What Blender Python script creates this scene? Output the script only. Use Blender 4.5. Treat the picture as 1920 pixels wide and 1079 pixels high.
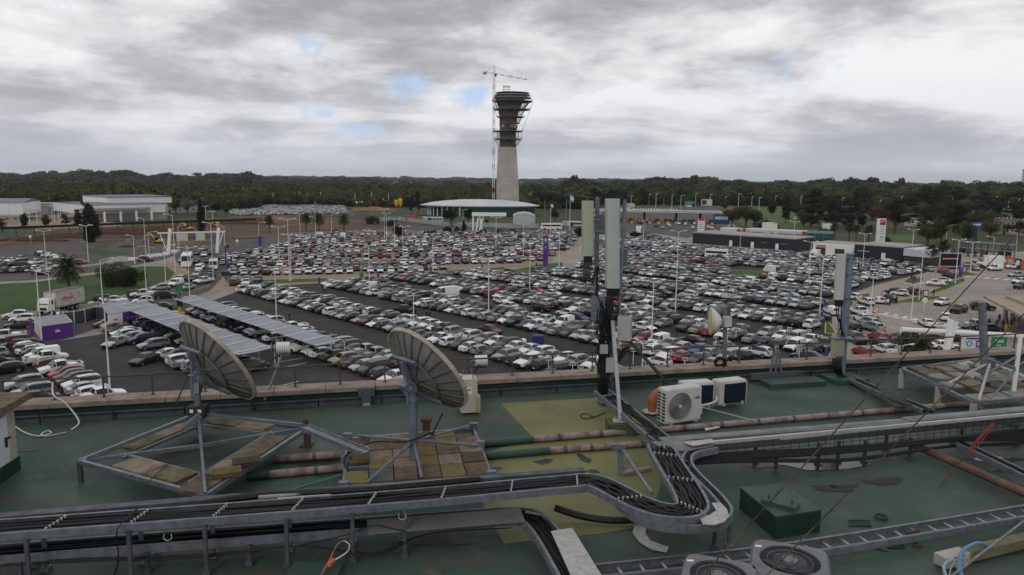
import bpy, bmesh, math, random
import numpy as np
from mathutils import Vector, Matrix
PI=math.pi; rad=math.radians
for o in list(bpy.data.objects): bpy.data.objects.remove(o)
SC=bpy.context.scene; COL=SC.collection
# ---------------------------------------------------------------- camera
F=1400.; PIT=rad(8.37); ROL=rad(0.55); H=26.0; RZ=H-4.85; K=H/22        # RZ: top of the flat roof
cam=bpy.data.objects.new('camera',bpy.data.cameras.new('camera')); COL.objects.link(cam); SC.camera=cam
cam.data.sensor_width=36; cam.data.lens=F/1920*36; cam.data.clip_start=.2; cam.data.clip_end=30000
FW=Vector((0,math.cos(PIT),-math.sin(PIT))); _r=Vector((1,0,0)); _u=_r.cross(FW)
RT=_r*math.cos(ROL)+_u*math.sin(ROL); UP=-_r*math.sin(ROL)+_u*math.cos(ROL)
m3=Matrix((RT,UP,-FW)).transposed(); cam.matrix_world=Matrix.Translation((0,0,H))@m3.to_4x4()
SC.render.resolution_x=1024; SC.render.resolution_y=575
# ---------------------------------------------------------------- exposure
SC.view_settings.view_transform='Standard'; SC.view_settings.look='None'; SC.view_settings.exposure=.12; SC.view_settings.gamma=1
SC.view_settings.use_curve_mapping=False
try: SC.cycles.max_bounces=6; SC.cycles.diffuse_bounces=3; SC.cycles.glossy_bounces=2; SC.cycles.transparent_max_bounces=8
except Exception: pass
# ---------------------------------------------------------------- sky
W=bpy.data.worlds.new("World"); SC.world=W; W.use_nodes=True; nt=W.node_tree; nt.nodes.clear()
def N(t,ty,**k):
    n=t.nodes.new(ty)
    for a,b in k.items(): setattr(n,a,b)
    return n
def math_(t,op,a,b=None,c=None,clamp=False):
    n=N(t,'ShaderNodeMath',operation=op); n.use_clamp=clamp
    for i,v in enumerate((a,b,c)):
        if v is None: continue
        if isinstance(v,(int,float)): n.inputs[i].default_value=v
        else: t.links.new(v,n.inputs[i])
    return n.outputs[0]
def ramp(t,fac,stops,interp='LINEAR'):
    n=N(t,'ShaderNodeValToRGB'); cr=n.color_ramp; cr.interpolation=interp
    while len(cr.elements)<len(stops): cr.elements.new(.5)
    for e,(p,c) in zip(cr.elements,stops):
        e.position=p; e.color=(c,c,c,1) if isinstance(c,(int,float)) else (*c,1)
    t.links.new(fac,n.inputs[0]); return n.outputs[0]
def mixc(t,f,a,b,bt='MIX'):
    n=N(t,'ShaderNodeMix',data_type='RGBA',blend_type=bt)
    for k,v in ((0,f),(6,a),(7,b)):
        if isinstance(v,(int,float)): n.inputs[k].default_value=v
        elif isinstance(v,tuple): n.inputs[k].default_value=(*v[:3],1)
        else: t.links.new(v,n.inputs[k])
    return n.outputs[2]
def noise(t,vec,scale,detail=4,rough=.55,dist=0):
    n=N(t,'ShaderNodeTexNoise'); n.inputs['Scale'].default_value=scale; n.inputs['Detail'].default_value=detail
    n.inputs['Roughness'].default_value=rough; n.inputs['Distortion'].default_value=dist
    if vec is not None: t.links.new(vec,n.inputs['Vector'])
    return n.outputs['Fac']
SUNEL,SUNAZ=38,200
tc=N(nt,'ShaderNodeTexCoord'); vec=tc.outputs['Generated']
sp=N(nt,'ShaderNodeSeparateXYZ'); nt.links.new(vec,sp.inputs[0])
X_,Y_,Z_=sp.outputs
zz=math_(nt,'ADD',math_(nt,'MAXIMUM',Z_,0.0),0.13)
cx=math_(nt,'DIVIDE',X_,zz); cy=math_(nt,'DIVIDE',Y_,zz)
cb=N(nt,'ShaderNodeCombineXYZ'); nt.links.new(cx,cb.inputs[0]); nt.links.new(cy,cb.inputs[1])
cb2=N(nt,'ShaderNodeVectorMath',operation='MULTIPLY'); nt.links.new(cb.outputs[0],cb2.inputs[0]); cb2.inputs[1].default_value=(.8,1.15,1)
rot=N(nt,'ShaderNodeVectorRotate',rotation_type='Z_AXIS'); nt.links.new(cb2.outputs[0],rot.inputs['Vector']); rot.inputs['Angle'].default_value=rad(-9)
pv=rot.outputs[0]
sv=N(nt,'ShaderNodeVectorMath',operation='MULTIPLY'); nt.links.new(vec,sv.inputs[0]); sv.inputs[1].default_value=(1,1,3.0)
n1=noise(nt,pv,.42,9,.56,.35); n2=noise(nt,sv.outputs[0],5.2,10,.58,.25); n3=noise(nt,sv.outputs[0],17,9,.62,.3)
den=math_(nt,'ADD',math_(nt,'MULTIPLY',n1,.56),math_(nt,'ADD',math_(nt,'MULTIPLY',n2,.35),math_(nt,'MULTIPLY',n3,.07)))
bright=ramp(nt,den,[(.0,(.93,.94,.95)),(.425,(.84,.845,.86)),(.475,(.66,.662,.68)),(.508,(.48,.484,.508)),(.55,(.365,.37,.392)),(.64,(.28,.285,.305)),(1,(.28,.285,.30))])
hz=ramp(nt,Z_,[(0,1.),(.015,.92),(.05,.45),(.13,0)])
bright=mixc(nt,math_(nt,'MULTIPLY',hz,.8),bright,(.53,.565,.63))
# openings of blue sky: directions where the deck is thin
holes=None
def hole(px,py,r,s):
    d=(FW+RT*((px-960)/F)+UP*((539.5-py)/F)).normalized()
    v=N(nt,'ShaderNodeVectorMath',operation='SUBTRACT'); nt.links.new(vec,v.inputs[0]); v.inputs[1].default_value=d
    v3=N(nt,'ShaderNodeVectorMath',operation='MULTIPLY'); nt.links.new(v.outputs[0],v3.inputs[0]); v3.inputs[1].default_value=(1,1,2.3)
    v2=N(nt,'ShaderNodeVectorMath',operation='LENGTH'); nt.links.new(v3.outputs[0],v2.inputs[0])
    return math_(nt,'MULTIPLY',math_(nt,'SUBTRACT',1,math_(nt,'DIVIDE',v2.outputs['Value'],r),clamp=True),s)
for a in ((770,150,.075,1.1),(885,180,.045,.9),(605,215,.045,.8),(660,238,.05,.8),(170,18,.06,.9),(1500,112,.075,.5),(1505,55,.05,.35),(600,88,.06,.4)):
    h_=hole(*a); holes=h_ if holes is None else math_(nt,'MAXIMUM',holes,h_)
thin=math_(nt,'SUBTRACT',.50,noise(nt,vec,11,8,.66)); thin=math_(nt,'ADD',math_(nt,'MULTIPLY',thin,4.2),holes)
thin=math_(nt,'ADD',thin,math_(nt,'MULTIPLY',math_(nt,'SUBTRACT',.5,den),1.5))
gap=ramp(nt,thin,[(.25,0.),(1.35,.9)],'EASE'); gap=math_(nt,'MULTIPLY',gap,math_(nt,'MINIMUM',math_(nt,'MULTIPLY',holes,6),1))
sky=N(nt,'ShaderNodeTexSky',sky_type='NISHITA'); sky.sun_disc=False; sky.sun_elevation=rad(SUNEL); sky.sun_rotation=rad(SUNAZ)
sky.air_density=1; sky.dust_density=1.2
sk2=N(nt,'ShaderNodeVectorMath',operation='SCALE'); nt.links.new(sky.outputs[0],sk2.inputs[0]); sk2.inputs['Scale'].default_value=.10
skc=mixc(nt,.72,sk2.outputs[0],(.46,.61,.90))
b1=N(nt,'ShaderNodeBackground'); nt.links.new(skc,b1.inputs[0]); b1.inputs[1].default_value=1.
b2=N(nt,'ShaderNodeBackground'); nt.links.new(bright,b2.inputs[0]); b2.inputs[1].default_value=1.0
mx=N(nt,'ShaderNodeMixShader'); nt.links.new(gap,mx.inputs[0]); nt.links.new(b2.outputs[0],mx.inputs[1]); nt.links.new(b1.outputs[0],mx.inputs[2])
wo=N(nt,'ShaderNodeOutputWorld'); nt.links.new(mx.outputs[0],wo.inputs[0])
sun=bpy.data.objects.new('sun',bpy.data.lights.new('sun','SUN')); COL.objects.link(sun)
sun.data.energy=.6; sun.data.angle=rad(16); sun.data.color=(1,.96,.9)
sd=Vector((math.sin(rad(SUNAZ))*math.cos(rad(SUNEL)),math.cos(rad(SUNAZ))*math.cos(rad(SUNEL)),math.sin(rad(SUNEL))))
sun.rotation_euler=sd.to_track_quat('Z','Y').to_euler(); sun.location=(0,0,60)
# ---------------------------------------------------------------- geometry helpers
def ray(x,y): return FW+RT*((x-960)/F)+UP*((539.5-y)/F)
def G(x,y,z=0.):                    # ground (or level z) point seen at photograph position x, y
    d=ray(x,y); t=(z-H)/d.z; return Vector((d.x*t,d.y*t,z))
def D(x,y,Y):                       # point at distance Y in front
    d=ray(x,y); t=Y/d.y; return Vector((d.x*t,Y,H+d.z*t))
def PJ(p):
    v=Vector(p)-Vector((0,0,H)); w=v.dot(FW); return (960+F*v.dot(RT)/w,539.5-F*v.dot(UP)/w)
def zat(p,py):                      # height above point p whose image row is py
    lo,hi=-5,200
    for _ in range(40):
        m=(lo+hi)/2
        if PJ((p[0],p[1],m))[1]>py: lo=m
        else: hi=m
    return lo
ORG={}
class MB:
    def __init__(s): s.v=[]; s.f=[]; s.m=[]
    def add(s,vs,fs,mi=0):
        b=len(s.v); s.v+= [tuple(v) for v in vs]; s.f+=[tuple(i+b for i in f) for f in fs]
        s.m+=[mi]*len(fs) if isinstance(mi,int) else list(mi); return s
    def box(s,c,sz,rz=0,mi=0,B=None):
        c=Vector(c); hx,hy,hz=sz[0]/2,sz[1]/2,sz[2]/2
        if B is None: B=(Vector((math.cos(rz),math.sin(rz),0)),Vector((-math.sin(rz),math.cos(rz),0)),Vector((0,0,1)))
        vs=[c+B[0]*(i*hx)+B[1]*(j*hy)+B[2]*(k*hz) for k in (-1,1) for j in (-1,1) for i in (-1,1)]
        return s.add(vs,[(0,2,3,1),(4,5,7,6),(0,1,5,4),(2,6,7,3),(0,4,6,2),(1,3,7,5)],mi)
    def bar(s,a,b,w,h=None,mi=0,up=(0,0,1)):            # rectangular bar from a to b
        a=Vector(a); b=Vector(b); h=h or w; x=(b-a); L=x.length
        if L<1e-6: return s
        x/=L; u=Vector(up)
        if abs(x.dot(u))>.98: u=Vector((0,1,0))
        y=u.cross(x).normalized(); z=x.cross(y)
        return s.box((a+b)/2,(L,w,h),mi=mi,B=(x,y,z))
    def cyl(s,a,b,r,r2=None,n=10,mi=0,cap=True):
        a=Vector(a); b=Vector(b); r2=r if r2 is None else r2; x=(b-a).normalized()
        u=Vector((0,0,1)) if abs(x.z)<.9 else Vector((1,0,0)); y=u.cross(x).normalized(); z=x.cross(y)
        vs=[]
        for i in range(n):
            t=2*PI*i/n; d=y*math.cos(t)+z*math.sin(t); vs+= [a+d*r,b+d*r2]
        fs=[(2*i,2*((i+1)%n),2*((i+1)%n)+1,2*i+1) for i in range(n)]
        if cap: fs+=[tuple(2*i for i in range(n))[::-1],tuple(2*i+1 for i in range(n))]
        return s.add(vs,fs,mi)
    def tube(s,pts,r,n=6,mi=0):
        pts=[Vector(p) for p in pts]; k=len(pts); vs=[]; y0=None
        for i,p in enumerate(pts):
            x=(pts[min(i+1,k-1)]-pts[max(i-1,0)]).normalized()
            if y0 is None:
                u=Vector((0,0,1)) if abs(x.z)<.9 else Vector((1,0,0)); y=u.cross(x).normalized()
            else: y=(y0-x*y0.dot(x)).normalized()
            y0=y; z=x.cross(y); rr=r[i] if isinstance(r,(list,tuple)) else r
            vs+=[p+(y*math.cos(2*PI*j/n)+z*math.sin(2*PI*j/n))*rr for j in range(n)]
        fs=[(i*n+j,i*n+(j+1)%n,(i+1)*n+(j+1)%n,(i+1)*n+j) for i in range(k-1) for j in range(n)]
        fs+=[tuple(range(n))[::-1],tuple((k-1)*n+j for j in range(n))]
        return s.add(vs,fs,mi)
    def prism(s,poly,z0,z1,mi=0,top=True,bot=True):
        n=len(poly)
        a=sum(poly[i][0]*poly[(i+1)%n][1]-poly[(i+1)%n][0]*poly[i][1] for i in range(n))
        if a<0: poly=poly[::-1]
        vs=[(p[0],p[1],z0) for p in poly]+[(p[0],p[1],z1) for p in poly]
        fs=[(i,(i+1)%n,(i+1)%n+n,i+n) for i in range(n)]
        if top: fs.append(tuple(range(n,2*n)))
        if bot: fs.append(tuple(range(n))[::-1])
        return s.add(vs,fs,mi)
    def lathe(s,c,prof,n=24,mi=0,axis=(0,0,1)):
        c=Vector(c); x=Vector(axis).normalized(); u=Vector((0,0,1)) if abs(x.z)<.9 else Vector((1,0,0)); y=u.cross(x).normalized(); z=x.cross(y); vs=[]
        for (r,h) in prof: vs+=[c+x*h+(y*math.cos(2*PI*j/n)+z*math.sin(2*PI*j/n))*r for j in range(n)]
        fs=[(i*n+j,i*n+(j+1)%n,(i+1)*n+(j+1)%n,(i+1)*n+j) for i in range(len(prof)-1) for j in range(n)]
        return s.add(vs,fs,mi)
    def mesh(s,name,org=(0,0,0),smooth=False,ang=.7):
        me=bpy.data.meshes.new(name); o=Vector(org); me.from_pydata([tuple(Vector(v)-o) for v in s.v],[],s.f)
        if any(s.m): me.polygons.foreach_set('material_index',s.m)
        if smooth:
            me.shade_smooth(); me.set_sharp_from_angle(angle=ang)
        me.update(); return me
    def build(s,name,mats,parent=None,smooth=False,ang=.7,loc=None):
        org=ORG.get(parent.name) if parent else (Vector(loc) if loc is not None else s.base())
        me=s.mesh(name,org,smooth,ang)
        for m in (mats if isinstance(mats,(list,tuple)) else [mats]): me.materials.append(m)
        return link(name,me,parent,org)
    def base(s):
        a=np.array(s.v); return Vector((a[:,0].mean(),a[:,1].mean(),a[:,2].min()))
def link(name,me,parent=None,org=(0,0,0)):
    o=bpy.data.objects.new(name,me); COL.objects.link(o)
    if parent: o.parent=parent
    else: o.location=org
    ORG[o.name]=Vector(org); return o
def tag(o,label=None,cat=None,group=None,kind=None):
    for k,v in (('label',label),('category',cat),('group',group),('kind',kind)):
        if v: o[k]=v
    return o
def thing(name,label,cat,loc,group=None,kind=None):
    o=bpy.data.objects.new(name,None); COL.objects.link(o); o.location=loc; o.empty_display_size=.3; ORG[o.name]=Vector(loc)
    return tag(o,label,cat,group,kind)
KIDS={}
def copy_tree(o,parent=None):
    c=o.copy(); COL.objects.link(c)
    if parent: c.parent=parent
    for ch in KIDS.get(o.name) or KIDS.setdefault(o.name,list(o.children)): copy_tree(ch,c)
    return c
def sheet(name,poly,z,mat,label=None,kind='structure',cat=None):
    b=MB(); n=len(poly); a=sum(poly[i][0]*poly[(i+1)%n][1]-poly[(i+1)%n][0]*poly[i][1] for i in range(n))
    if a<0: poly=poly[::-1]
    b.add([(p[0],p[1],z) for p in poly],[tuple(range(n))])
    o=b.build(name,mat); return tag(o,label,cat,None,kind)
def gp(pts,z=0.): return [G(x,y,z) for x,y in pts]
def inpoly(x,y,P):
    c=False; n=len(P)
    for i in range(n):
        a,b=P[i],P[(i+1)%n]
        if (a[1]>y)!=(b[1]>y) and x<(b[0]-a[0])*(y-a[1])/(b[1]-a[1])+a[0]: c=not c
    return c
def offset(path,d):
    out=[]; k=len(path)
    for i,p in enumerate(path):
        t=(path[min(i+1,k-1)]-path[max(i-1,0)]); t.z=0; t.normalize(); out.append(p+Vector((-t.y,t.x,0))*d)
    return out
def smooth_path(pts,n=6):
    pts=[Vector(p) for p in pts]; out=[]
    for i in range(len(pts)-1):
        p0=pts[max(i-1,0)];p1=pts[i];p2=pts[i+1];p3=pts[min(i+2,len(pts)-1)]
        for j in range(n):
            t=j/n; out.append(.5*((2*p1)+(p2-p0)*t+(2*p0-5*p1+4*p2-p3)*t*t+(3*p1-p0-3*p2+p3)*t**3))
    out.append(pts[-1]); return out
# ---------------------------------------------------------------- materials
MATS={}
def M(name,col,rough=.6,metal=0.,var=.25,scale=4.,col2=None,bump=0.,detail=5,spec=.3,coat=0.,rnd=0.,thr=(.35,.7),obj=True):
    if name in MATS: return MATS[name]
    m=bpy.data.materials.new(name); m.use_nodes=True; t=m.node_tree; b=t.nodes['Principled BSDF']
    b.inputs['Roughness'].default_value=rough; b.inputs['Metallic'].default_value=metal
    b.inputs['Specular IOR Level'].default_value=spec; b.inputs['Coat Weight'].default_value=coat
    if coat: b.inputs['Coat Roughness'].default_value=.08
    b.inputs['Base Color'].default_value=(*col,1)
    if var or col2 or bump:
        c=N(t,'ShaderNodeTexCoord'); v=c.outputs['Object']
        nz=noise(t,v,scale,detail,.6)
        c2=col2 or tuple(x*(1-var) for x in col); c1=col if col2 else tuple(min(1,x*(1+var*.4)) for x in col)
        out=mixc(t,ramp(t,nz,[(thr[0],0.),(thr[1],1.)]),c1,c2)
        if rnd:
            oi=N(t,'ShaderNodeObjectInfo'); k=math_(t,'ADD',math_(t,'MULTIPLY',oi.outputs['Random'],rnd*2),1-rnd)
            cc=N(t,'ShaderNodeCombineColor'); [t.links.new(k,cc.inputs[i]) for i in range(3)]
            out=mixc(t,1.,out,cc.outputs[0],'MULTIPLY')
        t.links.new(out,b.inputs['Base Color'])
        rr=math_(t,'ADD',math_(t,'MULTIPLY',nz,.25),rough-.12,clamp=True); t.links.new(rr,b.inputs['Roughness'])
        if bump:
            bp=N(t,'ShaderNodeBump'); bp.inputs['Strength'].default_value=bump; bp.inputs['Distance'].default_value=.02
            t.links.new(noise(t,v,scale*4,6,.65),bp.inputs['Height']); t.links.new(bp.outputs[0],b.inputs['Normal'])
    MATS[name]=m; return m
galv=M('galvanised_steel',(.17,.188,.21),.5,.35,.35,9,bump=.1)
galv_d=M('weathered_steel',(.09,.098,.11),.6,.3,.4,7,bump=.1)
galv_l=M('light_plate',(.42,.42,.41),.6,.1,.3,12,col2=(.30,.29,.27),bump=.15)
rust=M('rusty_steel',(.10,.045,.028),.85,.1,.3,9,col2=(.06,.035,.025),bump=.3)
rustw=M('rusty_wire',(.13,.06,.032),.8,.1,.3,5,col2=(.04,.022,.018),thr=(.38,.56))
black=M('black_rubber',(.007,.007,.008),.5,0,.2,8)
dark=M('dark_plastic',(.03,.03,.032),.6)
white=M('white_paint',(.74,.74,.72),.5,0,.1,2)
whited=M('dirty_white',(.6,.6,.57),.6,0,.3,5,col2=(.40,.38,.34))
lampw=M('lamp_post_paint',(.66,.67,.67),.45,0,.12,1.5)
yellow=M('yellow_paint',(.62,.40,.03),.6,0,.3,3)
kerby=M('kerb_yellow',(.50,.34,.06),.8,0,.3,2,col2=(.36,.27,.12))
concrete=M('concrete',(.33,.31,.28),.85,0,.3,1.5,bump=.3)
orange=M('orange_plastic',(.50,.14,.05),.5,0,.25,6)
red=M('red_paint',(.45,.03,.03),.5,0,.15,3)
purple=M('purple_panel',(.10,.03,.22),.5,0,.12,2)
blue=M('blue_panel',(.03,.08,.30),.5,0,.1,2)
navy=M('navy_wall',(.020,.026,.036),.7,0,.2,.8)
green=M('green_sign',(.02,.20,.08),.5,0,.1,2)
grass=M('lawn',(.042,.078,.018),.95,0,.3,.06,col2=(.028,.055,.012),detail=8)
grassn=M('island_grass',(.035,.10,.03),.95,0,.25,.6,col2=(.03,.07,.02))
# ================================================================ GROUND
def ground_mat(name,c1,c2,sc,c3=None,sc3=.8,rough=.95,f3=.45):
    m=bpy.data.materials.new(name); m.use_nodes=True; t=m.node_tree; b=t.nodes['Principled BSDF']; b.inputs['Roughness'].default_value=rough; b.inputs['Specular IOR Level'].default_value=.25
    c=N(t,'ShaderNodeTexCoord'); v=c.outputs['Object']
    o=mixc(t,ramp(t,noise(t,v,sc,8,.6),[(.38,0.),(.62,1.)]),c1,c2)
    if c3: o=mixc(t,math_(t,'MULTIPLY',ramp(t,noise(t,v,sc3,6,.65),[(.45,0.),(.68,1.)]),f3),o,c3)
    t.links.new(o,b.inputs['Base Color'])
    r=math_(t,'SUBTRACT',rough,math_(t,'MULTIPLY',ramp(t,noise(t,v,sc*2.3+.03,6,.6),[(.5,0.),(.75,1.)]),.35)); t.links.new(r,b.inputs['Roughness'])
    bp=N(t,'ShaderNodeBump'); bp.inputs['Strength'].default_value=.3; bp.inputs['Distance'].default_value=.02; t.links.new(noise(t,v,14,4,.7),bp.inputs['Height']); t.links.new(bp.outputs[0],b.inputs['Normal'])
    return m
far_grass=ground_mat('far_grass',(.045,.058,.022),(.030,.040,.016),.012,(.09,.075,.05),.05)
asphalt=ground_mat('asphalt',(.043,.0405,.0385),(.028,.027,.0265),.05,(.058,.053,.048),.4)
asphalt_o=ground_mat('old_asphalt',(.088,.083,.079),(.062,.060,.058),.06,(.13,.112,.095),.3)
concr=ground_mat('concrete_paving',(.32,.28,.25),(.26,.23,.205),.05,(.13,.12,.11),.5)
beige=ground_mat('beige_paving',(.29,.22,.165),(.23,.18,.14),.07,(.14,.12,.10),.6)
dirt=ground_mat('bare_soil',(.10,.055,.035),(.055,.038,.030),.06,(.15,.12,.09),.25)
sidew=ground_mat('pavement',(.30,.23,.18),(.24,.19,.155),.12,(.18,.15,.13),1.)
b=MB(); S_=14000; b.add([(-S_,-60,0),(S_,-60,0),(S_,S_,0),(-S_,S_,0)],[(0,1,2,3)]); tag(b.build('ground',far_grass,loc=(0,0,0)),kind='structure')
def world_rect(x0,x1,y0,y1): return [Vector((x0,y0,0)),Vector((x1,y0,0)),Vector((x1,y1,0)),Vector((x0,y1,0))]
# hierarchy of sheets, each a few mm above the one below
sheet('airport_apron',[*gp([(-60,560),(-60,470),(160,452),(330,448)]),*gp([(520,412),(800,425),(1090,428),(1120,396),(1345,398),(1400,440),(1700,480),(1980,470)]),Vector((140,60,0)),Vector((120,21,0)),Vector((-90,10,0))],.02,concr)
sheet('parking_lot',[*gp([(395,566),(445,547),(500,537),(640,529),(690,521),(900,508),(1080,506),(1100,485),(1110,462),(1140,444),(1215,436),(1298,461),(1520,479),(1690,492),(1745,500),(1735,512),(1640,535),(1560,565),(1560,640),(1545,700)]),*[Vector((34,60,0)),Vector((-52,48,0))],*gp([(10,760),(-30,690),(0,660),(60,650),(110,640),(235,620),(300,565)])],.024,asphalt)
sheet('long_stay_lot',gp([(436,548),(412,515),(408,480),(455,472),(505,461),(535,453),(560,447),(620,438),(900,431),(1090,436),(1085,462),(1042,482),(1030,497),(905,507),(740,522),(490,533)]),.028,beige)
sheet('access_road',gp([(-60,668),(-60,600),(60,588),(150,575),(230,557),(300,530),(328,505),(300,478),(330,462),(420,455),(520,446),(800,432),(760,426),(560,434),(450,448),(330,520)][:0] or [(-60,668),(-60,590),(70,583),(185,568),(265,545),(320,520),(338,500),(322,478),(345,462),(440,446),(560,432),(800,424),(1095,427),(1095,434),(800,433),(560,446),(500,466),(455,505),(420,540),(330,575),(250,595),(110,640),(60,652)]),.032,asphalt_o)
sheet('concrete_median',gp([(412,512),(438,546),(420,545),(385,560),(360,572),(345,566),(395,545),(418,520)]),.036,sidew)
sheet('north_road',gp([(-60,535),(-60,520),(100,512),(200,506),(260,500),(330,478),(300,474),(200,494),(0,508),(-60,512)][:0] or [(-60,532),(-60,515),(100,508),(240,490),(300,474),(330,477),(310,487),(200,508),(60,526)]),.034,asphalt_o)
sheet('old_parking_asphalt',gp([(-60,512),(-60,460),(60,450),(160,455),(230,462),(225,480),(180,495),(60,506)]),.030,asphalt_o)
sheet('lawn',gp([(-80,600),(-80,537),(60,530),(200,512),(262,500),(312,500),(328,512),(318,525),(262,545),(180,568),(70,583),(0,590)]),.040,grass)
sheet('lawn_pavement',gp([(-80,606),(-80,600),(0,590),(70,583),(180,568),(262,545),(318,525),(328,512),(312,500),(300,494),(322,492),(343,505),(338,522),(272,551),(186,575),(72,590),(0,597)]),.044,sidew)
sheet('excavation',gp([(-60,470),(-60,452),(60,446),(200,440),(330,430),(480,412),(640,408),(800,420),(760,428),(560,436),(470,449),(420,455),(330,468),(255,470),(160,453)]),.038,dirt)
sheet('demolished_slab',gp([(185,470),(235,452),(300,452),(330,462),(300,475),(250,483),(200,478)]),.042,asphalt_o)
sheet('verge_grass',gp([(150,470),(200,458),(205,470),(245,476),(190,480)]),.046,grass)
sheet('verge_lawn',gp([(880,432),(900,420),(1040,420),(1060,428),(1000,433)]),.046,grass)
sheet('yard_paving',gp([(-60,424),(-60,412),(70,404),(160,396),(230,424),(90,430)]),.024,beige)
sheet('storage_yard',gp([(428,408),(432,378),(640,376),(668,404)]),.026,asphalt_o)
sheet('toll_plaza_paving',gp([(1080,432),(1130,398),(1190,388),(1345,389),(1372,420),(1290,447),(1210,436),(1150,441)]),.048,asphalt_o)
sheet('highway',gp([(1120,384),(1500,388),(1920,394),(1980,398),(1980,390),(1500,383),(1120,381)]),.026,asphalt_o)
sheet('terminal_road',gp([(1560,570),(1640,536),(1740,512),(1760,492),(1800,478),(1990,470),(1990,560),(1850,690),(1700,700),(1600,640)]),.028,concr)
sheet('green_field',gp([(1640,446),(1660,438),(1720,440),(1705,470),(1640,462)]),.030,M('bright_field',(.065,.105,.024),.95,0,.3,.03))
sheet('roadside_field',gp([(1100,394),(1160,386),(1350,385),(1480,384),(1560,400),(1560,430),(1400,426),(1350,390)]),.022,M('bright_field',(.1,.16,.03)))
# kerbed islands
def island(px,kerb=True,mat=None,name='traffic_island'):
    P=gp(px); c=sum(P,Vector())/len(P); r=thing(name,None,None,c,kind='structure')
    k=MB(); n=len(P)
    for i in range(n):
        a,b_=P[i],P[(i+1)%n]; k.bar((a.x,a.y,.085),(b_.x,b_.y,.085),.22,.13)
    k.build('kerb',kerby,r)
    g=MB(); g.prism([((p-c)*.985+c)[:2] for p in P],0.02,.10); g.build('planting',mat or grassn,r); return r
island([(453,541),(480,527),(560,524),(612,523),(640,528),(560,531),(500,534),(465,545)])
island([(832,509),(900,506),(946,501),(950,506),(880,512),(838,514)])
island([(962,507),(1010,497),(1056,493),(1058,504),(1000,509),(968,510)])
island([(1365,515),(1372,507),(1440,511),(1438,520),(1400,519)])
island([(1090,505),(1110,498),(1140,500),(1130,508)])
island([(1545,570),(1572,560),(1600,565),(1600,575),(1560,573)])
island([(1547,626),(1548,606),(1556,607),(1568,627)])
island([(1598,554),(1630,551),(1632,559),(1600,562)])
island([(1545,600),(1525,590),(1545,584)])
island([(1680,566),(1720,558),(1762,556),(1764,561),(1720,568),(1685,569)])
island([(1740,550),(1790,526),(1808,523),(1811,528),(1775,544),(1745,553)])
island([(1690,533),(1705,521),(1733,522),(1725,531)])
island([(1640,590),(1650,596),(1672,640),(1682,660),(1670,662),(1655,620)])
island([(1788,513),(1810,510),(1836,516),(1812,518)])
island([(328,528),(345,512),(338,500),(345,498),(352,512),(340,530)],mat=sidew)
# painted markings
mk=M('road_marking',(.72,.72,.70),.8,0,.35,1.2,col2=(.48,.47,.46))
mkb=MB()
def line_px(a,b_,w=.12,z=.05):
    A,B_=G(*a),G(*b_); d=(B_-A).normalized(); n=Vector((-d.y,d.x,0))*w/2
    mkb.add([(p.x,p.y,z) for p in (A-n,B_-n,B_+n,A+n)],[(0,1,2,3)])
# chevron band on the terminal road
A0,A1=G(1648,588),G(1825,622); dv=(A1-A0); L=dv.length; dv/=L; nv=Vector((-dv.y,dv.x,0))
k=0.
while k<L:
    for sgn in (-1,1):
        p=A0+dv*(k+.9); q=A0+dv*k+nv*sgn*1.9; w=dv*.95
        mkb.add([(v.x,v.y,.05) for v in ((p,q,q+w,p+w) if sgn<0 else (p+w,q+w,q,p))],[(0,1,2,3)])
    k+=2.1
A0,A1=G(1808,519),G(1915,527); dv=(A1-A0); L=dv.length; dv/=L; nv=Vector((-dv.y,dv.x,0)); k=0.
while k<L:
    p=A0+dv*k; mkb.add([(v.x,v.y,.05) for v in (p-nv*1.8,p+dv*.9-nv*1.8,p+dv*1.9+nv*1.8,p+dv*1.0+nv*1.8)],[(0,1,2,3)]); k+=2.2
for a in (((1640,598),(1800,628)),((1655,585),(1850,617)),((1640,608),(1760,634)),((1800,533),(1915,537)),((1755,603),(1825,598)),((1780,565),(1810,562)),((1820,575),(1850,569)),((280,490),(312,495)),((360,545),(395,535)),((150,590),(190,583)),((1360,470),(1360,471)),((30,523),(48,522)),((68,520),(86,519)),
          ((520,680),(570,672)),((530,690),(575,681)),((480,735),(560,716)),((1600,660),(1640,672))): line_px(*a,w=.16)
tag(mkb.build('road_markings',mk,loc=(0,0,0)),kind='structure')
# ================================================================ CARS
def lin(h): return tuple((x/255)**2.2 for x in h)
PAINTS={'white':(.72,.73,.73),'silver':(.36,.37,.38),'light grey':(.25,.26,.27),'dark grey':(.055,.058,.062),'charcoal':(.028,.03,.033),'black':(.010,.010,.012),'red':(.30,.018,.018),'dark red':(.11,.015,.018),'blue':(.02,.06,.20),'dark blue':(.012,.022,.06),'beige':(.32,.27,.18),'orange':(.42,.10,.02),'yellow':(.60,.36,.02)}
PM={k:M('paint_'+k.replace(' ','_'),c,.30,.0 if k in('white','red','orange','yellow','beige') else .25,.10,1.2,coat=.6 if k in('white','silver','light grey') else .3,rnd=.06,spec=.4) for k,c in PAINTS.items()}
glass=M('car_glass',(.010,.012,.014),.12,0,0,spec=.5); glass.node_tree.nodes['Principled BSDF'].inputs['Roughness'].default_value=.1
tyre=M('tyre',(.012,.012,.012),.9,0,.1); rim=M('alloy_rim',(.32,.33,.34),.4,.7,.1,6)
hl=M('headlight',(.55,.57,.6),.15,0,0,spec=.9); tl=M('taillight',(.30,.012,.012),.25,0,0); trim=M('black_trim',(.015,.015,.016),.6,0,.1)
platem=M('number_plate',(.55,.55,.52),.5,0,.1)
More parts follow.
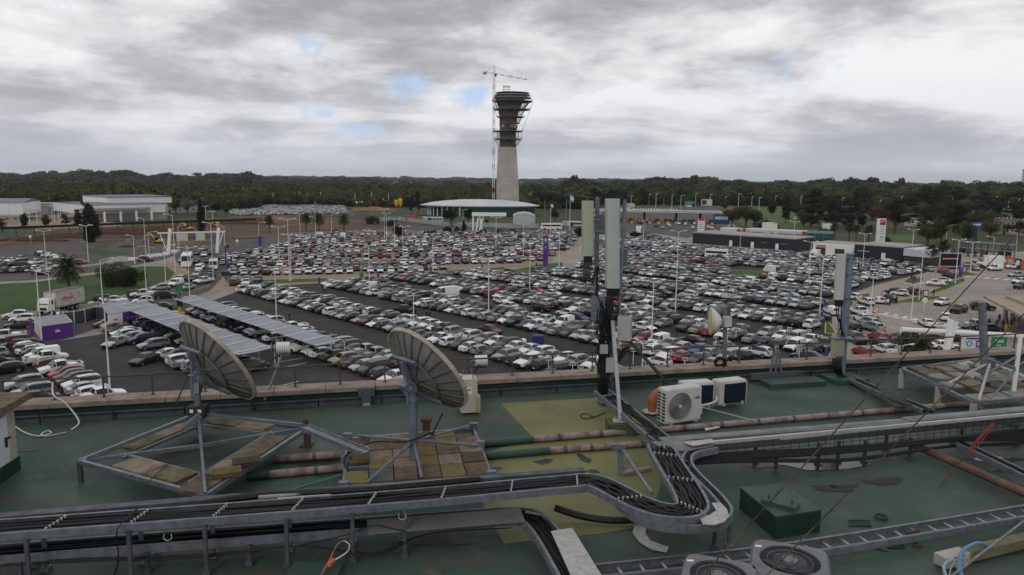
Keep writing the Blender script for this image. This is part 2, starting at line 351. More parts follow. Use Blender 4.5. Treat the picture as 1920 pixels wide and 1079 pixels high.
# stations: x, z_bottom, z_belt, z_top, half width belt, half width top ; cabin flag
CARS={
'sedan':dict(L=4.5,st=[(2.25,.38,.55,.60,.66,.5,0),(2.17,.24,.62,.70,.80,.62,0),(1.6,.2,.74,.84,.87,.7,0),(.98,.18,.86,.95,.88,.74,0),(.28,.18,.90,1.41,.88,.60,1),(-.35,.18,.91,1.46,.88,.61,1),(-1.05,.18,.93,1.40,.88,.59,1),(-1.72,.2,.95,1.06,.87,.68,0),(-2.17,.26,.92,1.02,.82,.66,0),(-2.25,.42,.72,.80,.72,.58,0)],wx=(1.42,-1.35)),
'hatchback':dict(L=4.0,st=[(2.0,.38,.58,.64,.66,.5,0),(1.92,.24,.66,.76,.80,.62,0),(1.4,.2,.80,.92,.85,.7,0),(.88,.18,.90,1.02,.86,.73,0),(.2,.18,.94,1.46,.86,.60,1),(-.4,.18,.95,1.51,.86,.61,1),(-1.15,.18,.97,1.47,.86,.60,1),(-1.62,.2,.98,1.36,.85,.58,1),(-1.95,.24,.95,1.05,.82,.66,0),(-2.0,.40,.75,.85,.76,.6,0)],wx=(1.25,-1.25)),
'suv':dict(L=4.4,st=[(2.2,.42,.70,.76,.7,.55,0),(2.12,.3,.82,.92,.85,.68,0),(1.6,.25,.94,1.05,.90,.74,0),(1.05,.25,1.02,1.14,.91,.77,0),(.45,.25,1.06,1.62,.91,.64,1),(-.3,.25,1.07,1.67,.91,.66,1),(-1.2,.25,1.09,1.65,.91,.65,1),(-1.85,.25,1.10,1.56,.90,.63,1),(-2.14,.3,1.05,1.16,.87,.70,0),(-2.2,.45,.85,.95,.8,.66,0)],wx=(1.38,-1.38)),
'pickup':dict(L=5.2,st=[(2.6,.5,.80,.86,.75,.6,0),(2.5,.36,.92,1.0,.9,.72,0),(1.9,.32,1.02,1.12,.92,.78,0),(1.3,.32,1.08,1.2,.92,.8,0),(.65,.32,1.12,1.72,.92,.66,1),(0,.32,1.12,1.77,.92,.68,1),(-.55,.32,1.12,1.72,.92,.66,1),(-.72,.32,1.12,1.20,.92,.84,0),(-2.55,.34,1.12,1.14,.92,.84,0),(-2.6,.5,1.0,1.02,.88,.8,0)],wx=(1.65,-1.55)),
'estate':dict(L=4.6,st=[(2.3,.38,.55,.62,.66,.5,0),(2.2,.24,.65,.74,.82,.64,0),(1.65,.2,.78,.88,.88,.7,0),(1.05,.18,.90,.99,.89,.74,0),(.4,.18,.94,1.44,.89,.62,1),(-.3,.18,.95,1.5,.89,.63,1),(-1.2,.18,.97,1.49,.89,.62,1),(-2.0,.2,.99,1.38,.88,.60,1),(-2.26,.26,.95,1.05,.84,.66,0),(-2.3,.42,.75,.85,.76,.6,0)],wx=(1.45,-1.4)),
'van':dict(L=4.3,st=[(2.15,.4,.65,.72,.7,.55,0),(2.05,.25,.78,.9,.84,.66,0),(1.6,.22,.95,1.08,.88,.74,0),(1.2,.2,1.05,1.2,.89,.76,0),(.65,.2,1.1,1.75,.89,.68,1),(.0,.2,1.1,1.84,.89,.72,1),(-.6,.2,1.1,1.86,.89,.74,2),(-2.05,.22,1.1,1.84,.89,.74,2),(-2.12,.3,1.0,1.75,.87,.72,2),(-2.15,.4,.9,1.5,.85,.70,2)],wx=(1.35,-1.35)),
'large van':dict(L=5.9,st=[(2.95,.45,.85,.95,.8,.65,0),(2.85,.3,1.1,1.2,.95,.8,0),(2.4,.3,1.25,1.4,.98,.84,0),(2.15,.3,1.3,1.5,.98,.85,0),(1.5,.3,1.4,2.35,.98,.74,1),(.6,.3,1.4,2.5,.98,.8,1),(-.3,.3,1.4,2.52,.98,.82,2),(-2.85,.3,1.4,2.5,.98,.82,2),(-2.93,.35,1.3,2.4,.96,.8,2),(-2.95,.45,1.1,2.2,.94,.78,2)],wx=(2.0,-1.75)),
}
def section(s):
    x,zb,zm,zt,w,wt,c=s
    cr=.035
    h=[(w-.05,zb),(w,zb+.30*(zm-zb)),(w+.005,zb+.62*(zm-zb)),(w-.03,zm),(wt,zt-cr),(wt*.6,zt-.008),(0,zt)]
    return [(x,-a,z) for a,z in h]+[(x,a,z) for a,z in h[-2::-1]]
def car_parts(kind):
    c=CARS[kind]; st=c['st']; body=MB(); win=MB(); ns=len(st); P=[section(s) for s in st]; k=len(P[0])
    for i in range(ns-1):
        a,b_=st[i],st[i+1]; ca,cb_=a[6],b_[6]; cab=ca or cb_
        for j in range(k-1):
            q=[P[i][j],P[i+1][j],P[i+1][j+1],P[i][j+1]]; top=3<j<k-5; side=j in(3,k-5)
            roofseg=ca and cb_
            g=False
            if cab and side: g= not (ca==2 or cb_==2) or (kind!='van' and kind!='large van')
            if ca==2 and cb_==2: g=False
            if cab and not roofseg and top: g=True
            if kind in('van','large van') and ca==1 and cb_==2: g=False
            (win if g else body).add(q,[(0,1,2,3)],0 if g or j not in(0,k-2) else 1)
    body.add(P[0],[tuple(range(k))],1); body.add(P[-1],[tuple(range(k))[::-1]],0)
    body.add([P[i][j] for i in range(ns) for j in(0,k-1)],[(2*i,2*i+1,2*i+3,2*i+2) for i in range(ns-1)],1)
    # pillars
    for sg in (-1,1):
        for i in range(ns-1):
            a,b_=st[i],st[i+1]
            if bool(a[6])!=bool(b_[6]) and (a[6]!=2 and b_[6]!=2):
                body.tube([(a[0],sg*(a[5]+.005),a[3]-.03),(b_[0],sg*(b_[5]+.005),b_[3]-.03)],.024,4)
        for i in range(1,ns-1):
            s=st[i]
            if s[6]==1: body.tube([(s[0],sg*(s[4]-.02),s[2]),(s[0],sg*(s[5]+.01),s[3]-.04)],.018 if st[i-1][6] and st[i+1][6] else .035,4,1 if st[i-1][6] and st[i+1][6] else 0)
        cabs=[s for s in st if s[6]]
        body.tube([(s[0],sg*(s[5]+.0),s[3]-.035) for s in cabs],.018,4)
        mzx=[s for s in st if s[6]][0]; body.box((mzx[0]+.42,sg*(mzx[4]+.07),mzx[2]+.08),(.12,.16,.13),0)
        for wx in c['wx']:
            body.cyl((wx,sg*(st[4][4]-.25),.33),(wx,sg*(st[4][4]+.012),.33),.385 if kind not in('suv','pickup','large van') else .43,n=12,mi=1)
    # grille, lower bumper and plate recess
    f=st[1]; body.box((st[0][0]-.02,0,.42 if kind!='large van' else .6),(.1,.95,.14),0,1); body.box((st[0][0]-.01,0,(st[0][2]+st[0][1])/2+.05),(.05,.8,.07),0,1)
    if kind=='pickup': body.box((-1.62,0,1.13),(1.65,1.5,.05),0,1); [body.bar((-.72,s_*.86,1.17),(-2.55,s_*.86,1.17),.09,.08) for s_ in(-1,1)]; body.bar((-2.55,-.86,1.17),(-2.55,.86,1.17),.08,.08)
    if kind in('suv',): [body.bar((.2,s_*.6,st[5][3]+.02),(-1.6,s_*.6,st[5][3]+.01),.04,.04,mi=1) for s_ in(-1,1)]
    if kind in ('van','large van'): win.box((c['st'][-1][0]-.005,0,1.35 if kind=='van' else 1.75),(.02,1.0,.4),0,0)
    L=c['L']/2; big=kind in('suv','pickup','large van')
    hz=st[1][2]-.03; rz_=st[-2][2]-.08
    parts={'body':(body,True),'windows':(win,True)}
    li=[]
    for sg in(-1,1):
        b1=MB(); b1.add([(st[1][0]+.03,sg*.50,hz-.12),(st[1][0]+.045,sg*.50,hz),(st[1][0]-.22,sg*(st[1][4]+.0),hz+.04),(st[1][0]-.16,sg*(st[1][4]+.012),hz-.10),(st[1][0]+.0,sg*(st[1][4]-.03),hz-.12)],[(0,1,2,3,4) if sg<0 else (4,3,2,1,0)]); li.append(('headlight',b1))
        b1=MB(); b1.box((st[-2][0]-.03,sg*(st[-2][4]-.10),rz_),(.12,.24,.15 if not big else .26),0); li.append(('taillight',b1))
    wr=.36 if big else .315
    return body,win,li,c['wx'],st[4][4],wr
def wheel_mb(r):
    w=MB(); w.cyl((0,-.10,0),(0,.10,0),r,n=14,mi=0); w.cyl((0,.101,0),(0,.108,0),r*.66,n=12,mi=1); w.cyl((0,-.108,0),(0,-.101,0),r*.66,n=12,mi=1)
    w.cyl((0,.109,0),(0,.115,0),r*.2,n=6,mi=0); w.cyl((0,-.115,0),(0,-.109,0),r*.2,n=6,mi=0)
    return w
PROTO={}; LOW={}
for kind in CARS:
    body,win,li,wx,hw,wr=car_parts(kind)
    bm_=body.mesh(kind.replace(' ','_')+'_body',smooth=True,ang=.5); [bm_.materials.append(m) for m in(PM['white'],trim)]
    wm=win.mesh(kind.replace(' ','_')+'_windows',smooth=True,ang=.5); wm.materials.append(glass)
    whl=wheel_mb(wr).mesh('wheel'); [whl.materials.append(m) for m in(tyre,rim)]
    lms=[]
    for nm,b1 in li:
        me=b1.mesh(nm); me.materials.append(hl if nm=='headlight' else tl); lms.append((nm,me))
    pl=MB(); pl.box((-CARS[kind]['L']/2-.012,0,.62),(.02,.42,.12)); plm=pl.mesh('number_plate'); plm.materials.append(platem)
    PROTO[kind]=(bm_,wm,whl,lms,wx,hw,wr,plm)
    # merged low version for the masses: verts, faces, material ids 0 paint 1 trim 2 glass 3 tyre 4 head 5 tail
    V=[];Fc=[];Mi=[]
    def ap(vs,fs,ms):
        b0=len(V); V.extend(vs); Fc.extend([tuple(i+b0 for i in f) for f in fs]); Mi.extend(ms)
    ap(body.v,body.f,body.m); ap(win.v,win.f,[2]*len(win.f))
    for nm,b1 in li: ap(b1.v,b1.f,[4 if nm=='headlight' else 5]*len(b1.f))
    for x in wx:
        for sg in(-1,1):
            c_=MB(); c_.cyl((x,sg*(hw-.12),wr),(x,sg*(hw+.03),wr),wr,n=8); ap(c_.v,c_.f,[3]*len(c_.f))
    LOW[kind]=(np.array(V,dtype=np.float32),Fc,Mi)
NAME={'sedan':'sedan','hatchback':'hatchback','suv':'suv','pickup':'pickup_truck','estate':'estate_car','van':'small_van','large van':'large_van'}
def put_car(kind,col,x,y,ang,label,group,z=.03,cat=None,roof=None):
    bm_,wm,whl,lms,wx,hw,wr,plm=PROTO[kind]
    r=bpy.data.objects.new(NAME[kind],None); COL.objects.link(r); r.location=(x,y,z); r.rotation_euler=(0,0,ang); r.scale=(rng.uniform(.95,1.05),rng.uniform(.97,1.03),rng.uniform(.95,1.05))
    tag(r,label,cat or {'pickup':'pickup truck','van':'van','large van':'van','suv':'suv'}.get(kind,'car'),group)
    o=bpy.data.objects.new('body',bm_); COL.objects.link(o); o.parent=r; o.material_slots[0].link='OBJECT'; o.material_slots[0].material=PM[col]
    for nm,me in (('windows',wm),('number_plate',plm),*lms):
        o=bpy.data.objects.new(nm,me); COL.objects.link(o); o.parent=r
    for x_ in wx:
        for sg in(-1,1):
            o=bpy.data.objects.new('wheel',whl); COL.objects.link(o); o.parent=r; o.location=(x_,sg*(hw-.085),wr)
    if roof:
        s=CARS[kind]['st']; q=MB(); cb_=[t for t in s if t[6]]; q.add([(t[0]-.0,sg*t[5]*.96,t[3]-.018+.012) for t in cb_ for sg in(-1,1)],[(2*i,2*i+2,2*i+3,2*i+1) for i in range(len(cb_)-1)])
        q.add([(t[0],0,t[3]+.012) for t in cb_],[]) ; me=q.mesh('roof_panel'); me.materials.append(PM[roof]); o=bpy.data.objects.new('roof_panel',me); COL.objects.link(o); o.parent=r
    return r
GA=rad(-46); gd=Vector((math.cos(GA),math.sin(GA),0)); gn=Vector((-gd.y,gd.x,0))
rng=random.Random(7)
KW=[('sedan',.27),('hatchback',.27),('suv',.22),('pickup',.09),('estate',.09),('van',.035),('large van',.004)]
CW=[('white',.35),('silver',.15),('light grey',.09),('dark grey',.13),('charcoal',.10),('black',.12),('red',.022),('dark red',.014),('dark blue',.015),('blue',.01),('beige',.01),('orange',.003)]
def pick(W):
    r=rng.random()*sum(w for _,w in W)
    for k,w in W:
        r-=w
        if r<=0: return k
    return W[0][0]
lots=[]   # kind,col,x,y,ang,rowname
def fill(rows,t0,t1,dirv,nv,polys,skip,occ,rowname,gap=2.46,org=Vector()):
    for ri,(s,occ_) in enumerate(rows):
        t=t0+rng.random()
        while t<t1:
            p=dirv*t+nv*s+org; t+=gap+rng.uniform(-.07,.1)
            if rng.random()>occ_: continue
            if polys and not any(inpoly(p.x,p.y,P) for P in polys): continue
            if any(inpoly(p.x,p.y,P) for P in skip): continue
            q=PJ((p.x,p.y,1.2))
            if q[1]>748-.0557*q[0] or q[0]<-40 or q[0]>1960: continue
            k=pick(KW); c=pick(CW); fl=rng.random()<.55
            if k=='large van' and occ_>1: k='sedan'
            a=math.atan2(nv.y,nv.x)+(PI if fl else 0)+rng.gauss(0,.02)
            lots.append((k,c,p.x+rng.gauss(0,.05),p.y,a,rowname(ri,s)))
PA=gp([(380,572),(445,549),(500,540),(640,534),(690,524),(820,516),(905,512),(1000,512),(1080,509),(1100,488),(1112,465),(1145,447),(1215,440),(1298,464),(1520,482),(1690,496),(1738,504),(1728,512),(1690,522),(1625,536),(1602,545),(1570,556),(1548,572),(1548,590),(1540,640),(1530,700),(1500,760),(300,760),(200,690)])
PB=gp([(440,544),(418,514),(413,484),(458,476),(505,465),(540,455),(566,449),(620,441),(900,434),(1084,439),(1078,462),(1040,478),(1028,488),(900,500),(740,515),(620,517),(500,524),(480,532)])
SK=[gp([(1360,522),(1360,500),(1445,503),(1450,522)]),gp([(1535,585),(1570,553),(1605,560),(1600,590)])]
names=['first','second','third','fourth','fifth','sixth','seventh','eighth','ninth','tenth','eleventh','twelfth','thirteenth','fourteenth','fifteenth','sixteenth','seventeenth','eighteenth','nineteenth','twentieth','twenty-first','twenty-second','twenty-third','twenty-fourth']
R=[]
for k in range(0,11):
    R+=[((63.5+16*k)*K-2.8,.97),((63.5+16*k)*K+2.8,.97)]
fill(R,-210,-20,gd,gn,[PA],SK,1,lambda i,s:names[i]+' open row of the near lot')
for k in range(3,11): fill([((55.5+16*k)*K+(1.3 if k%2 else -1.3),.42+.04*k)],-210,-20,-gn,gd,[PA],SK,1,lambda i,s:'lane between the rows',gap=5.6) if 0 else None
LN=[]
for k in range(1,11):
    t=-205.
    while t<-30:
        t+=rng.uniform(4.8,7.5) if k>1 else rng.uniform(7,16); p=gd*t+gn*((55.5+16*k)*K+rng.choice((-1.6,1.5)))
        if rng.random()<.42+.045*k and inpoly(p.x,p.y,PA) and not any(inpoly(p.x,p.y,q) for q in SK): LN.append((pick(KW[:4]),pick(CW),p.x,p.y,GA+(PI if rng.random()<.5 else 0)+rng.gauss(0,.06),'lane between the rows'))
lots+=LN
fill([(47.7*K+2.5,.95)],-120*K,-20,gd,gn,None,[],1,lambda i,s:'row just behind the far carport')
fill([(47.7*K-2.6,.93)],-120*K,-77*K,gd,gn,None,[],1,lambda i,s:'row under the far carport')
fill([(47.7*K-2.6,.9)],-76*K,-40,gd,gn,None,[],1,lambda i,s:'row past the end of the far carport')
fill([(33.8*K+2.8,.93)],-118*K,-78*K,gd,gn,None,[],1,lambda i,s:'row under the near carport')
fill([(33.8*K-2.4,.9)],-118*K,-79*K,gd,gn,None,[],1,lambda i,s:'row in front of the near carport')
fill([(17.8*K+2.6,.9),(17.8*K-2.6,.55)],-112*K,-70*K,gd,gn,None,[],1,lambda i,s:['row at the left nearest the purple panel','leftmost row of the near lot'][i])
bd=Vector((math.cos(rad(12)),math.sin(rad(12)),0)); bn=Vector((-bd.y,bd.x,0))
fill([((160+16*(k//2))*K+(k%2-.5)*5.3,.93) for k in range(18)],-130,140,bd,bn,[PB],[],1,lambda i,s:names[i]+' row of the back lot',gap=2.7)
for px,py,a_ in []: pass
# one driving lane exception and manual road traffic: kind,colour,px,py,heading(deg),label
TR=[('sedan','silver',217,650,-100,'silver sedan driving alone in the near lot aisle'),('sedan','charcoal',272,682,-105,'dark sedan driving in the aisle in front of the near carport'),
('hatchback','white',30,598,200,'white hatchback on the road at far left beside the lawn kerb'),('hatchback','white',43,604,200,'white hatchback close behind another white one at the left edge road'),
('sedan','black',38,616,198,'black and yellow taxi on the left road with yellow roof'),('pickup','white',12,640,205,'white pickup at the left edge below the taxi'),('sedan','black',30,655,202,'black sedan at the left edge behind the purple totem'),('hatchback','dark grey',58,664,5,'dark blue grey hatchback beside the small grass island at left'),
('sedan','charcoal',112,598,192,'dark grey sedan beside the cab of the box truck'),('sedan','silver',108,612,198,'pale silver sedan on the road in front of the truck'),('sedan','silver',152,596,195,'silver sedan on the road behind the truck cab'),
('suv','charcoal',200,567,20,'dark suv by the kerb behind the box truck'),('sedan','white',218,568,20,'white sedan by the kerb next to dark suv'),('hatchback','white',226,576,18,'white hatchback second in line behind the truck'),('hatchback','white',222,586,20,'white hatchback beside the small purple totem on the road'),('hatchback','dark grey',258,557,25,'dark hatchback by the kerb of the lawn'),('pickup','white',270,558,205,'white pickup by the lawn kerb'),('hatchback','white',268,570,205,'white hatchback in the middle of the exit road'),('sedan','dark grey',262,582,200,'grey sedan beside the near carport end'),('sedan','charcoal',302,582,198,'dark sedan crossing above the near carport'),('suv','charcoal',310,560,30,'dark suv in the middle of the exit road'),
('hatchback','silver',300,545,215,'silver hatchback by the kerb under the pavement bend'),('van','white',330,537,230,'white small van under the pavement bend'),('estate','silver',338,528,235,'silver estate behind the white small van'),('sedan','silver',350,544,215,'silver sedan beside the kiosk sign on the exit road'),('sedan','black',363,527,240,'black taxi with yellow roof on the exit road'),('hatchback','silver',370,519,245,'silver hatchback ahead of the taxi'),('pickup','white',382,532,215,'white pickup on the right lane of the exit road'),('sedan','charcoal',392,523,230,'dark sedan behind the white pickup on the exit road'),
('van','white',373,509,260,'white van with a blue roof sign among the traffic'),('hatchback','white',378,504,255,'white hatchback beside the coach'),('sedan','dark grey',368,494,250,'grey sedan right of the coach'),('suv','dark grey',386,494,255,'grey suv in the middle lane by the coach'),('suv','charcoal',395,513,262,'dark suv behind the white minibus'),('hatchback','white',383,482,255,'white hatchback ahead of the grey suv under the gantry'),('sedan','charcoal',372,478,240,'dark sedan under the left part of the gantry'),('sedan','silver',381,470,235,'silver sedan passing under the gantry'),('sedan','black',394,478,262,'black sedan with headlights on under the gantry'),('sedan','silver',340,492,265,'silver sedan with blue roof left of the coach'),
('suv','charcoal',274,491,20,'dark suv on the crossing by the white barriers'),
('suv','dark grey',80,480,8,'dark grey suv at the far left lot edge'),('sedan','white',93,483,8,'white sedan in front of the dark suv in left lot'),('suv','silver',110,490,6,'silver suv behind the palm in left lot'),
('sedan','silver',5,492,-95,'silver sedan in back row of left lot, first'),('sedan','white',21,492,-95,'white sedan in back row of left lot, second'),('suv','silver',38,490,-95,'silver suv in back row of left lot, third'),('suv','white',66,497,-100,'white suv standing apart in left lot'),('sedan','dark grey',8,501,85,'grey sedan in middle row of left lot, first'),('sedan','dark blue',25,500,85,'dark blue sedan in middle row of left lot'),('estate','black',47,501,20,'black estate between the left lot rows'),('hatchback','dark grey',13,512,85,'dark hatchback in kerb row of left lot, first'),('hatchback','silver',32,511,85,'silver hatchback in kerb row of left lot, second'),('suv','black',51,510,85,'black suv in kerb row of left lot, third'),('suv','charcoal',-3,507,85,'cut off dark car at the left edge of left lot'),('hatchback','white',70,507,80,'white hatchback in kerb row of left lot, fourth'),('pickup','silver',92,506,10,'silver pickup beside the lamp post in left lot'),
('sedan','black',78,516,10,'black sedan driving on the road behind the lawn'),('hatchback','red',150,496,20,'red and white car half hidden by the palm crown'),
('sedan','white',690,436,5,'white sedan alone on the road behind the back lot'),('suv','black',632,437,5,'black suv on the road behind the back lot'),('sedan','black',718,440,5,'black and yellow taxi on the road behind the back lot'),('sedan','white',566,446,5,'white sedan at the far end of the access road'),('sedan','silver',592,446,5,'silver sedan next to the road lamp at the back lot end'),
('hatchback','white',1088,502,60,'white hatchback on the beige aisle by the big antenna'),
('suv','white',1766,573,215,'white suv alone on the wide terminal road'),('suv','black',1797,587,215,'black and yellow taxi van on the terminal road'),('suv','black',1842,582,-15,'black suv with rear light near the porch'),('sedan','white',1737,612,80,'white sedan on the road seen from behind'),('hatchback','white',1772,601,60,'white hatchback beside the chevron markings'),('pickup','silver',1828,617,5,'silver pickup in front of the porch crowd'),('sedan','black',1855,622,0,'black sedan behind the silver pickup near the porch'),
('hatchback','white',1686,555,150,'white hatchback under the double lamp by island'),('sedan','silver',1865,497,10,'silver sedan crossing at the C sign'),('pickup','silver',1840,494,170,'silver pickup before the white box van'),('van','white',1865,508,190,'white small van with rear doors towards the camera'),('van','white',1900,505,170,'white passenger van at the right edge'),('sedan','silver',1905,520,185,'silver sedan at the right edge road'),('suv','white',1912,533,200,'white suv at the right edge near crossing'),('suv','charcoal',1916,542,200,'dark suv at the right edge near crossing'),('sedan','black',1838,503,190,'black car near the kerb tip'),('sedan','silver',1827,507,80,'silver sedan right of the double street lamp'),('sedan','silver',1785,505,10,'silver sedan below the advertising screen'),('hatchback','red',1768,513,90,'red hatchback below the advertising screen'),('sedan','silver',1810,500,160,'silver sedan behind the purple B totem'),('suv','charcoal',1780,522,100,'dark suv beside the green island'),('sedan','white',1765,530,150,'white sedan in line by the green island'),('suv','white',1754,537,150,'white suv in line by the green island'),('hatchback','silver',1742,509,80,'silver hatchback near the pedestrians'),('sedan','white',1748,498,170,'white sedan at the corner of the white glass building'),('suv','dark red',1712,552,90,'dark red suv near the advertising stand'),
('pickup','white',1613,592,100,'white pickup in the exit queue with open bed'),('sedan','white',1617,603,100,'white sedan in the exit queue behind the pickup'),('suv','silver',1627,611,105,'silver suv in the exit queue third in line'),('suv','silver',1634,621,105,'silver suv in the exit queue fourth in line'),('hatchback','red',1647,638,100,'red hatchback at the end of the exit queue'),('sedan','dark grey',1652,650,100,'grey sedan by the near kerb of the exit queue'),('sedan','white',1657,662,100,'white sedan nearest the parapet in the exit queue'),('van','white',1558,590,90,'white van leaving the lot seen from behind'),('suv','black',1597,620,92,'black suv facing the exit lane'),('suv','dark grey',1605,643,270,'dark grey suv entering by the parapet'),('suv','black',1545,655,250,'black suv with headlights beside the purple totems'),('hatchback','red',1619,668,95,'red hatchback nearest the parapet beside the exit lane'),
('suv','black',1662,567,150,'black suv at the exit gate booth'),('suv','black',1675,553,150,'second black suv at the exit gate booth'),('sedan','white',1646,570,160,'white sedan at the exit gate with people beside it'),('suv','white',1623,572,95,'white suv in the exit queue near no left sign'),('hatchback','white',1598,562,120,'white hatchback on the lane behind the right antenna'),
('suv','charcoal',1750,645,0,'dark suv under the white sign beam'),('sedan','black',1785,640,0,'black sedan right of the white sign post'),('sedan','white',1770,655,0,'white sedan behind the white sign post'),
]
for k,c,px,py,a,lab in TR:
    a=a+32 if 325<px<402 and py<545 and 200<a<270 else a
    p=G(px,py); put_car(k,c,p.x,p.y,rad(a),lab,'vehicles on the roads',z=.05,roof='yellow' if 'taxi' in lab else ('blue' if 'with blue roof' in lab else None))
# coach, box truck, minibus
lots.sort(key=lambda c:c[2]**2+c[3]**2)
near=lots[:300]; rest=lots[300:]
seen={}
near_s=sorted(near,key=lambda c:(c[5],PJ((c[2],c[3],.5))[0]))
rowc={}
for i,(k,c,x,y,a,rn) in enumerate(near_s):
    idx=rowc.get(rn,0); rowc[rn]=idx+1
    prev=near_s[i-1] if i and near_s[i-1][5]==rn else None
    kn={'large van':'tall van','van':'small van'}.get(k,k)
    if prev: lab=f"{c} {kn} right of the {prev[1]} {prev[0]}, {rn}"
    else: lab=f"{c} {kn}, leftmost in the {rn}"
    ordn=names[idx] if idx<len(names) else 'far'
    if idx and lab in seen: lab=f"{ordn} vehicle from left, {c} {kn}, {rn}"
    w=lab.split()
    if len(w)>16: lab=f"{c} {kn}, {ordn} from left, {rn}"
    while lab in seen: lab=f"{ordn} {c} {kn}, {rn}"; break
    seen[lab]=1
    put_car(k,c,x,y,a,lab,'cars parked in the near lot')
# the remaining hundreds: one mass
def mass(cars,name,label):
    VV=[];FL=[];FI=[];MI=[];CC=[];off=0
    for (k,c,x,y,a,rn) in cars:
        V,Fc,Mi=LOW[k]; ca,sa=math.cos(a),math.sin(a)
        V=V*np.array([rng.uniform(.95,1.05),1,rng.uniform(.95,1.05)],dtype=np.float32); W_=np.empty_like(V); W_[:,0]=V[:,0]*ca-V[:,1]*sa+x; W_[:,1]=V[:,0]*sa+V[:,1]*ca+y; W_[:,2]=V[:,2]+.03
        VV.append(W_)
        j=rng.uniform(.85,1.1); col=[min(1,q*j) for q in PAINTS[c]]
        for f,m in zip(Fc,Mi): FI.append(len(f)); FL.extend([i+off for i in f]); MI.append(m)
        CC.extend([(*col,1)]*len(V)); off+=len(V)
    V=np.concatenate(VV); me=bpy.data.meshes.new(name)
    me.vertices.add(len(V)); me.vertices.foreach_set('co',V.ravel())
    me.loops.add(len(FL)); me.loops.foreach_set('vertex_index',FL)
    me.polygons.add(len(FI)); st=np.concatenate([[0],np.cumsum(FI)[:-1]]).astype(np.int32); me.polygons.foreach_set('loop_start',st); me.polygons.foreach_set('material_index',MI)
    me.update(calc_edges=True)
    at=me.color_attributes.new('paint','FLOAT_COLOR','POINT'); at.data.foreach_set('color',np.array(CC,dtype=np.float32).ravel())
    m=bpy.data.materials.new('mixed_car_paint'); m.use_nodes=True; t=m.node_tree; an=N(t,'ShaderNodeAttribute',attribute_name='paint'); b=t.nodes['Principled BSDF']
    t.links.new(an.outputs['Color'],b.inputs['Base Color']); b.inputs['Roughness'].default_value=.28; b.inputs['Coat Weight'].default_value=.5; b.inputs['Metallic'].default_value=.1
    for q in (m,trim,glass,tyre,hl,tl): me.materials.append(q)
    return tag(link(name,me,None,(0,0,0)),label,'cars',None,'stuff')
store=[]
Ps=gp([(430,405),(436,380),(560,378),(640,381),(655,402)])
xs=[p.x for p in Ps]; ys=[p.y for p in Ps]
y=min(ys)
while y<max(ys):
    x=min(xs)
    while x<max(xs):
        if inpoly(x,y,Ps) and rng.random()<.93: store.append((pick([('sedan',1),('hatchback',1),('suv',1)]),pick([('white',.4),('silver',.35),('dark grey',.2),('light grey',.2)]),x,y,rad(100)+rng.gauss(0,.03),''))
        x+=2.6
    y+=7.5 if (int((y-min(ys))/7.5)%2) else 5.6
mass(rest+store,'distant_parked_cars','hundreds of distant cars packed in the far rows and storage yard')
# ================================================================ LETTERING
def text(name,s,c,right,upv,height,mat,parent,width=None,bold=.0):
    cu=bpy.data.curves.new('t','FONT'); cu.body=s; cu.align_x='CENTER'; cu.align_y='CENTER'; cu.size=1; cu.offset=bold; cu.resolution_u=2
    o=bpy.data.objects.new('t',cu); COL.objects.link(o); dg=bpy.context.evaluated_depsgraph_get(); me=bpy.data.meshes.new_from_object(o.evaluated_get(dg))
    bpy.data.objects.remove(o); bpy.data.curves.remove(cu)
    a=np.array([v.co[:] for v in me.vertices]); h=np.ptp(a[:,1]); w=np.ptp(a[:,0]); cx_=(a[:,0].max()+a[:,0].min())/2; cy_=(a[:,1].max()+a[:,1].min())/2
    sy=height/h; sx=(width/w) if width else sy
    r=Vector(right).normalized(); u=Vector(upv).normalized(); og=ORG[parent.name] if parent else Vector(c)
    for v in me.vertices: p=Vector(c)+r*((v.co.x-cx_)*sx)+u*((v.co.y-cy_)*sy)-og; v.co=p
    me.materials.clear(); me.materials.append(mat); return link(name,me,parent,og)
wtxt=M('white_lettering',(.7,.7,.7),.5,0,0)
# ================================================================ STREET LAMPS
LK=1.0
def lamp(tx,ty,bx,by,kind,label,rot=0,ang=0):
    p=G(bx,by); h=zat(p,ty); L=thing('street_lamp',label,'street lamp',p,'street lamps over the parking lots and roads')
    sc=1.0
    b=MB(); top=h-.0
    head=MB(); arms=MB(); hs=[]
    b.cyl(p,p+Vector((0,0,h)),.12,.06,8); b.cyl(p,p+Vector((0,0,.35)),.2,.17,8); b.build('post',lampw,L,smooth=True)
    n={'single':1,'double':2,'triple':3,'quad':4}[kind]
    for i in range(n):
        a=rad(ang)+(2*PI*i/n if n!=2 else PI*i); d=Vector((math.cos(a),math.sin(a),0)); ln=1.25 if n>1 else 1.9
        q=p+Vector((0,0,h-.05)); e=q+d*ln+Vector((0,0,.28)); arms.tube([q-Vector((0,0,.15)),q+d*ln*.5+Vector((0,0,.2)),e],.05,5)
        e2=e+d*.85+Vector((0,0,.05))
        head.lathe(e-d*.05,[(.02,0),(.10,.12),(.13,.45),(.12,.75),(.04,.92),(.0,.94)],8,0,axis=(e2-e))
        hs.append(0)
        head.build('lamp_head',lampw,L,smooth=True); head=MB()
    arms.build('arm',lampw,L)
    return L
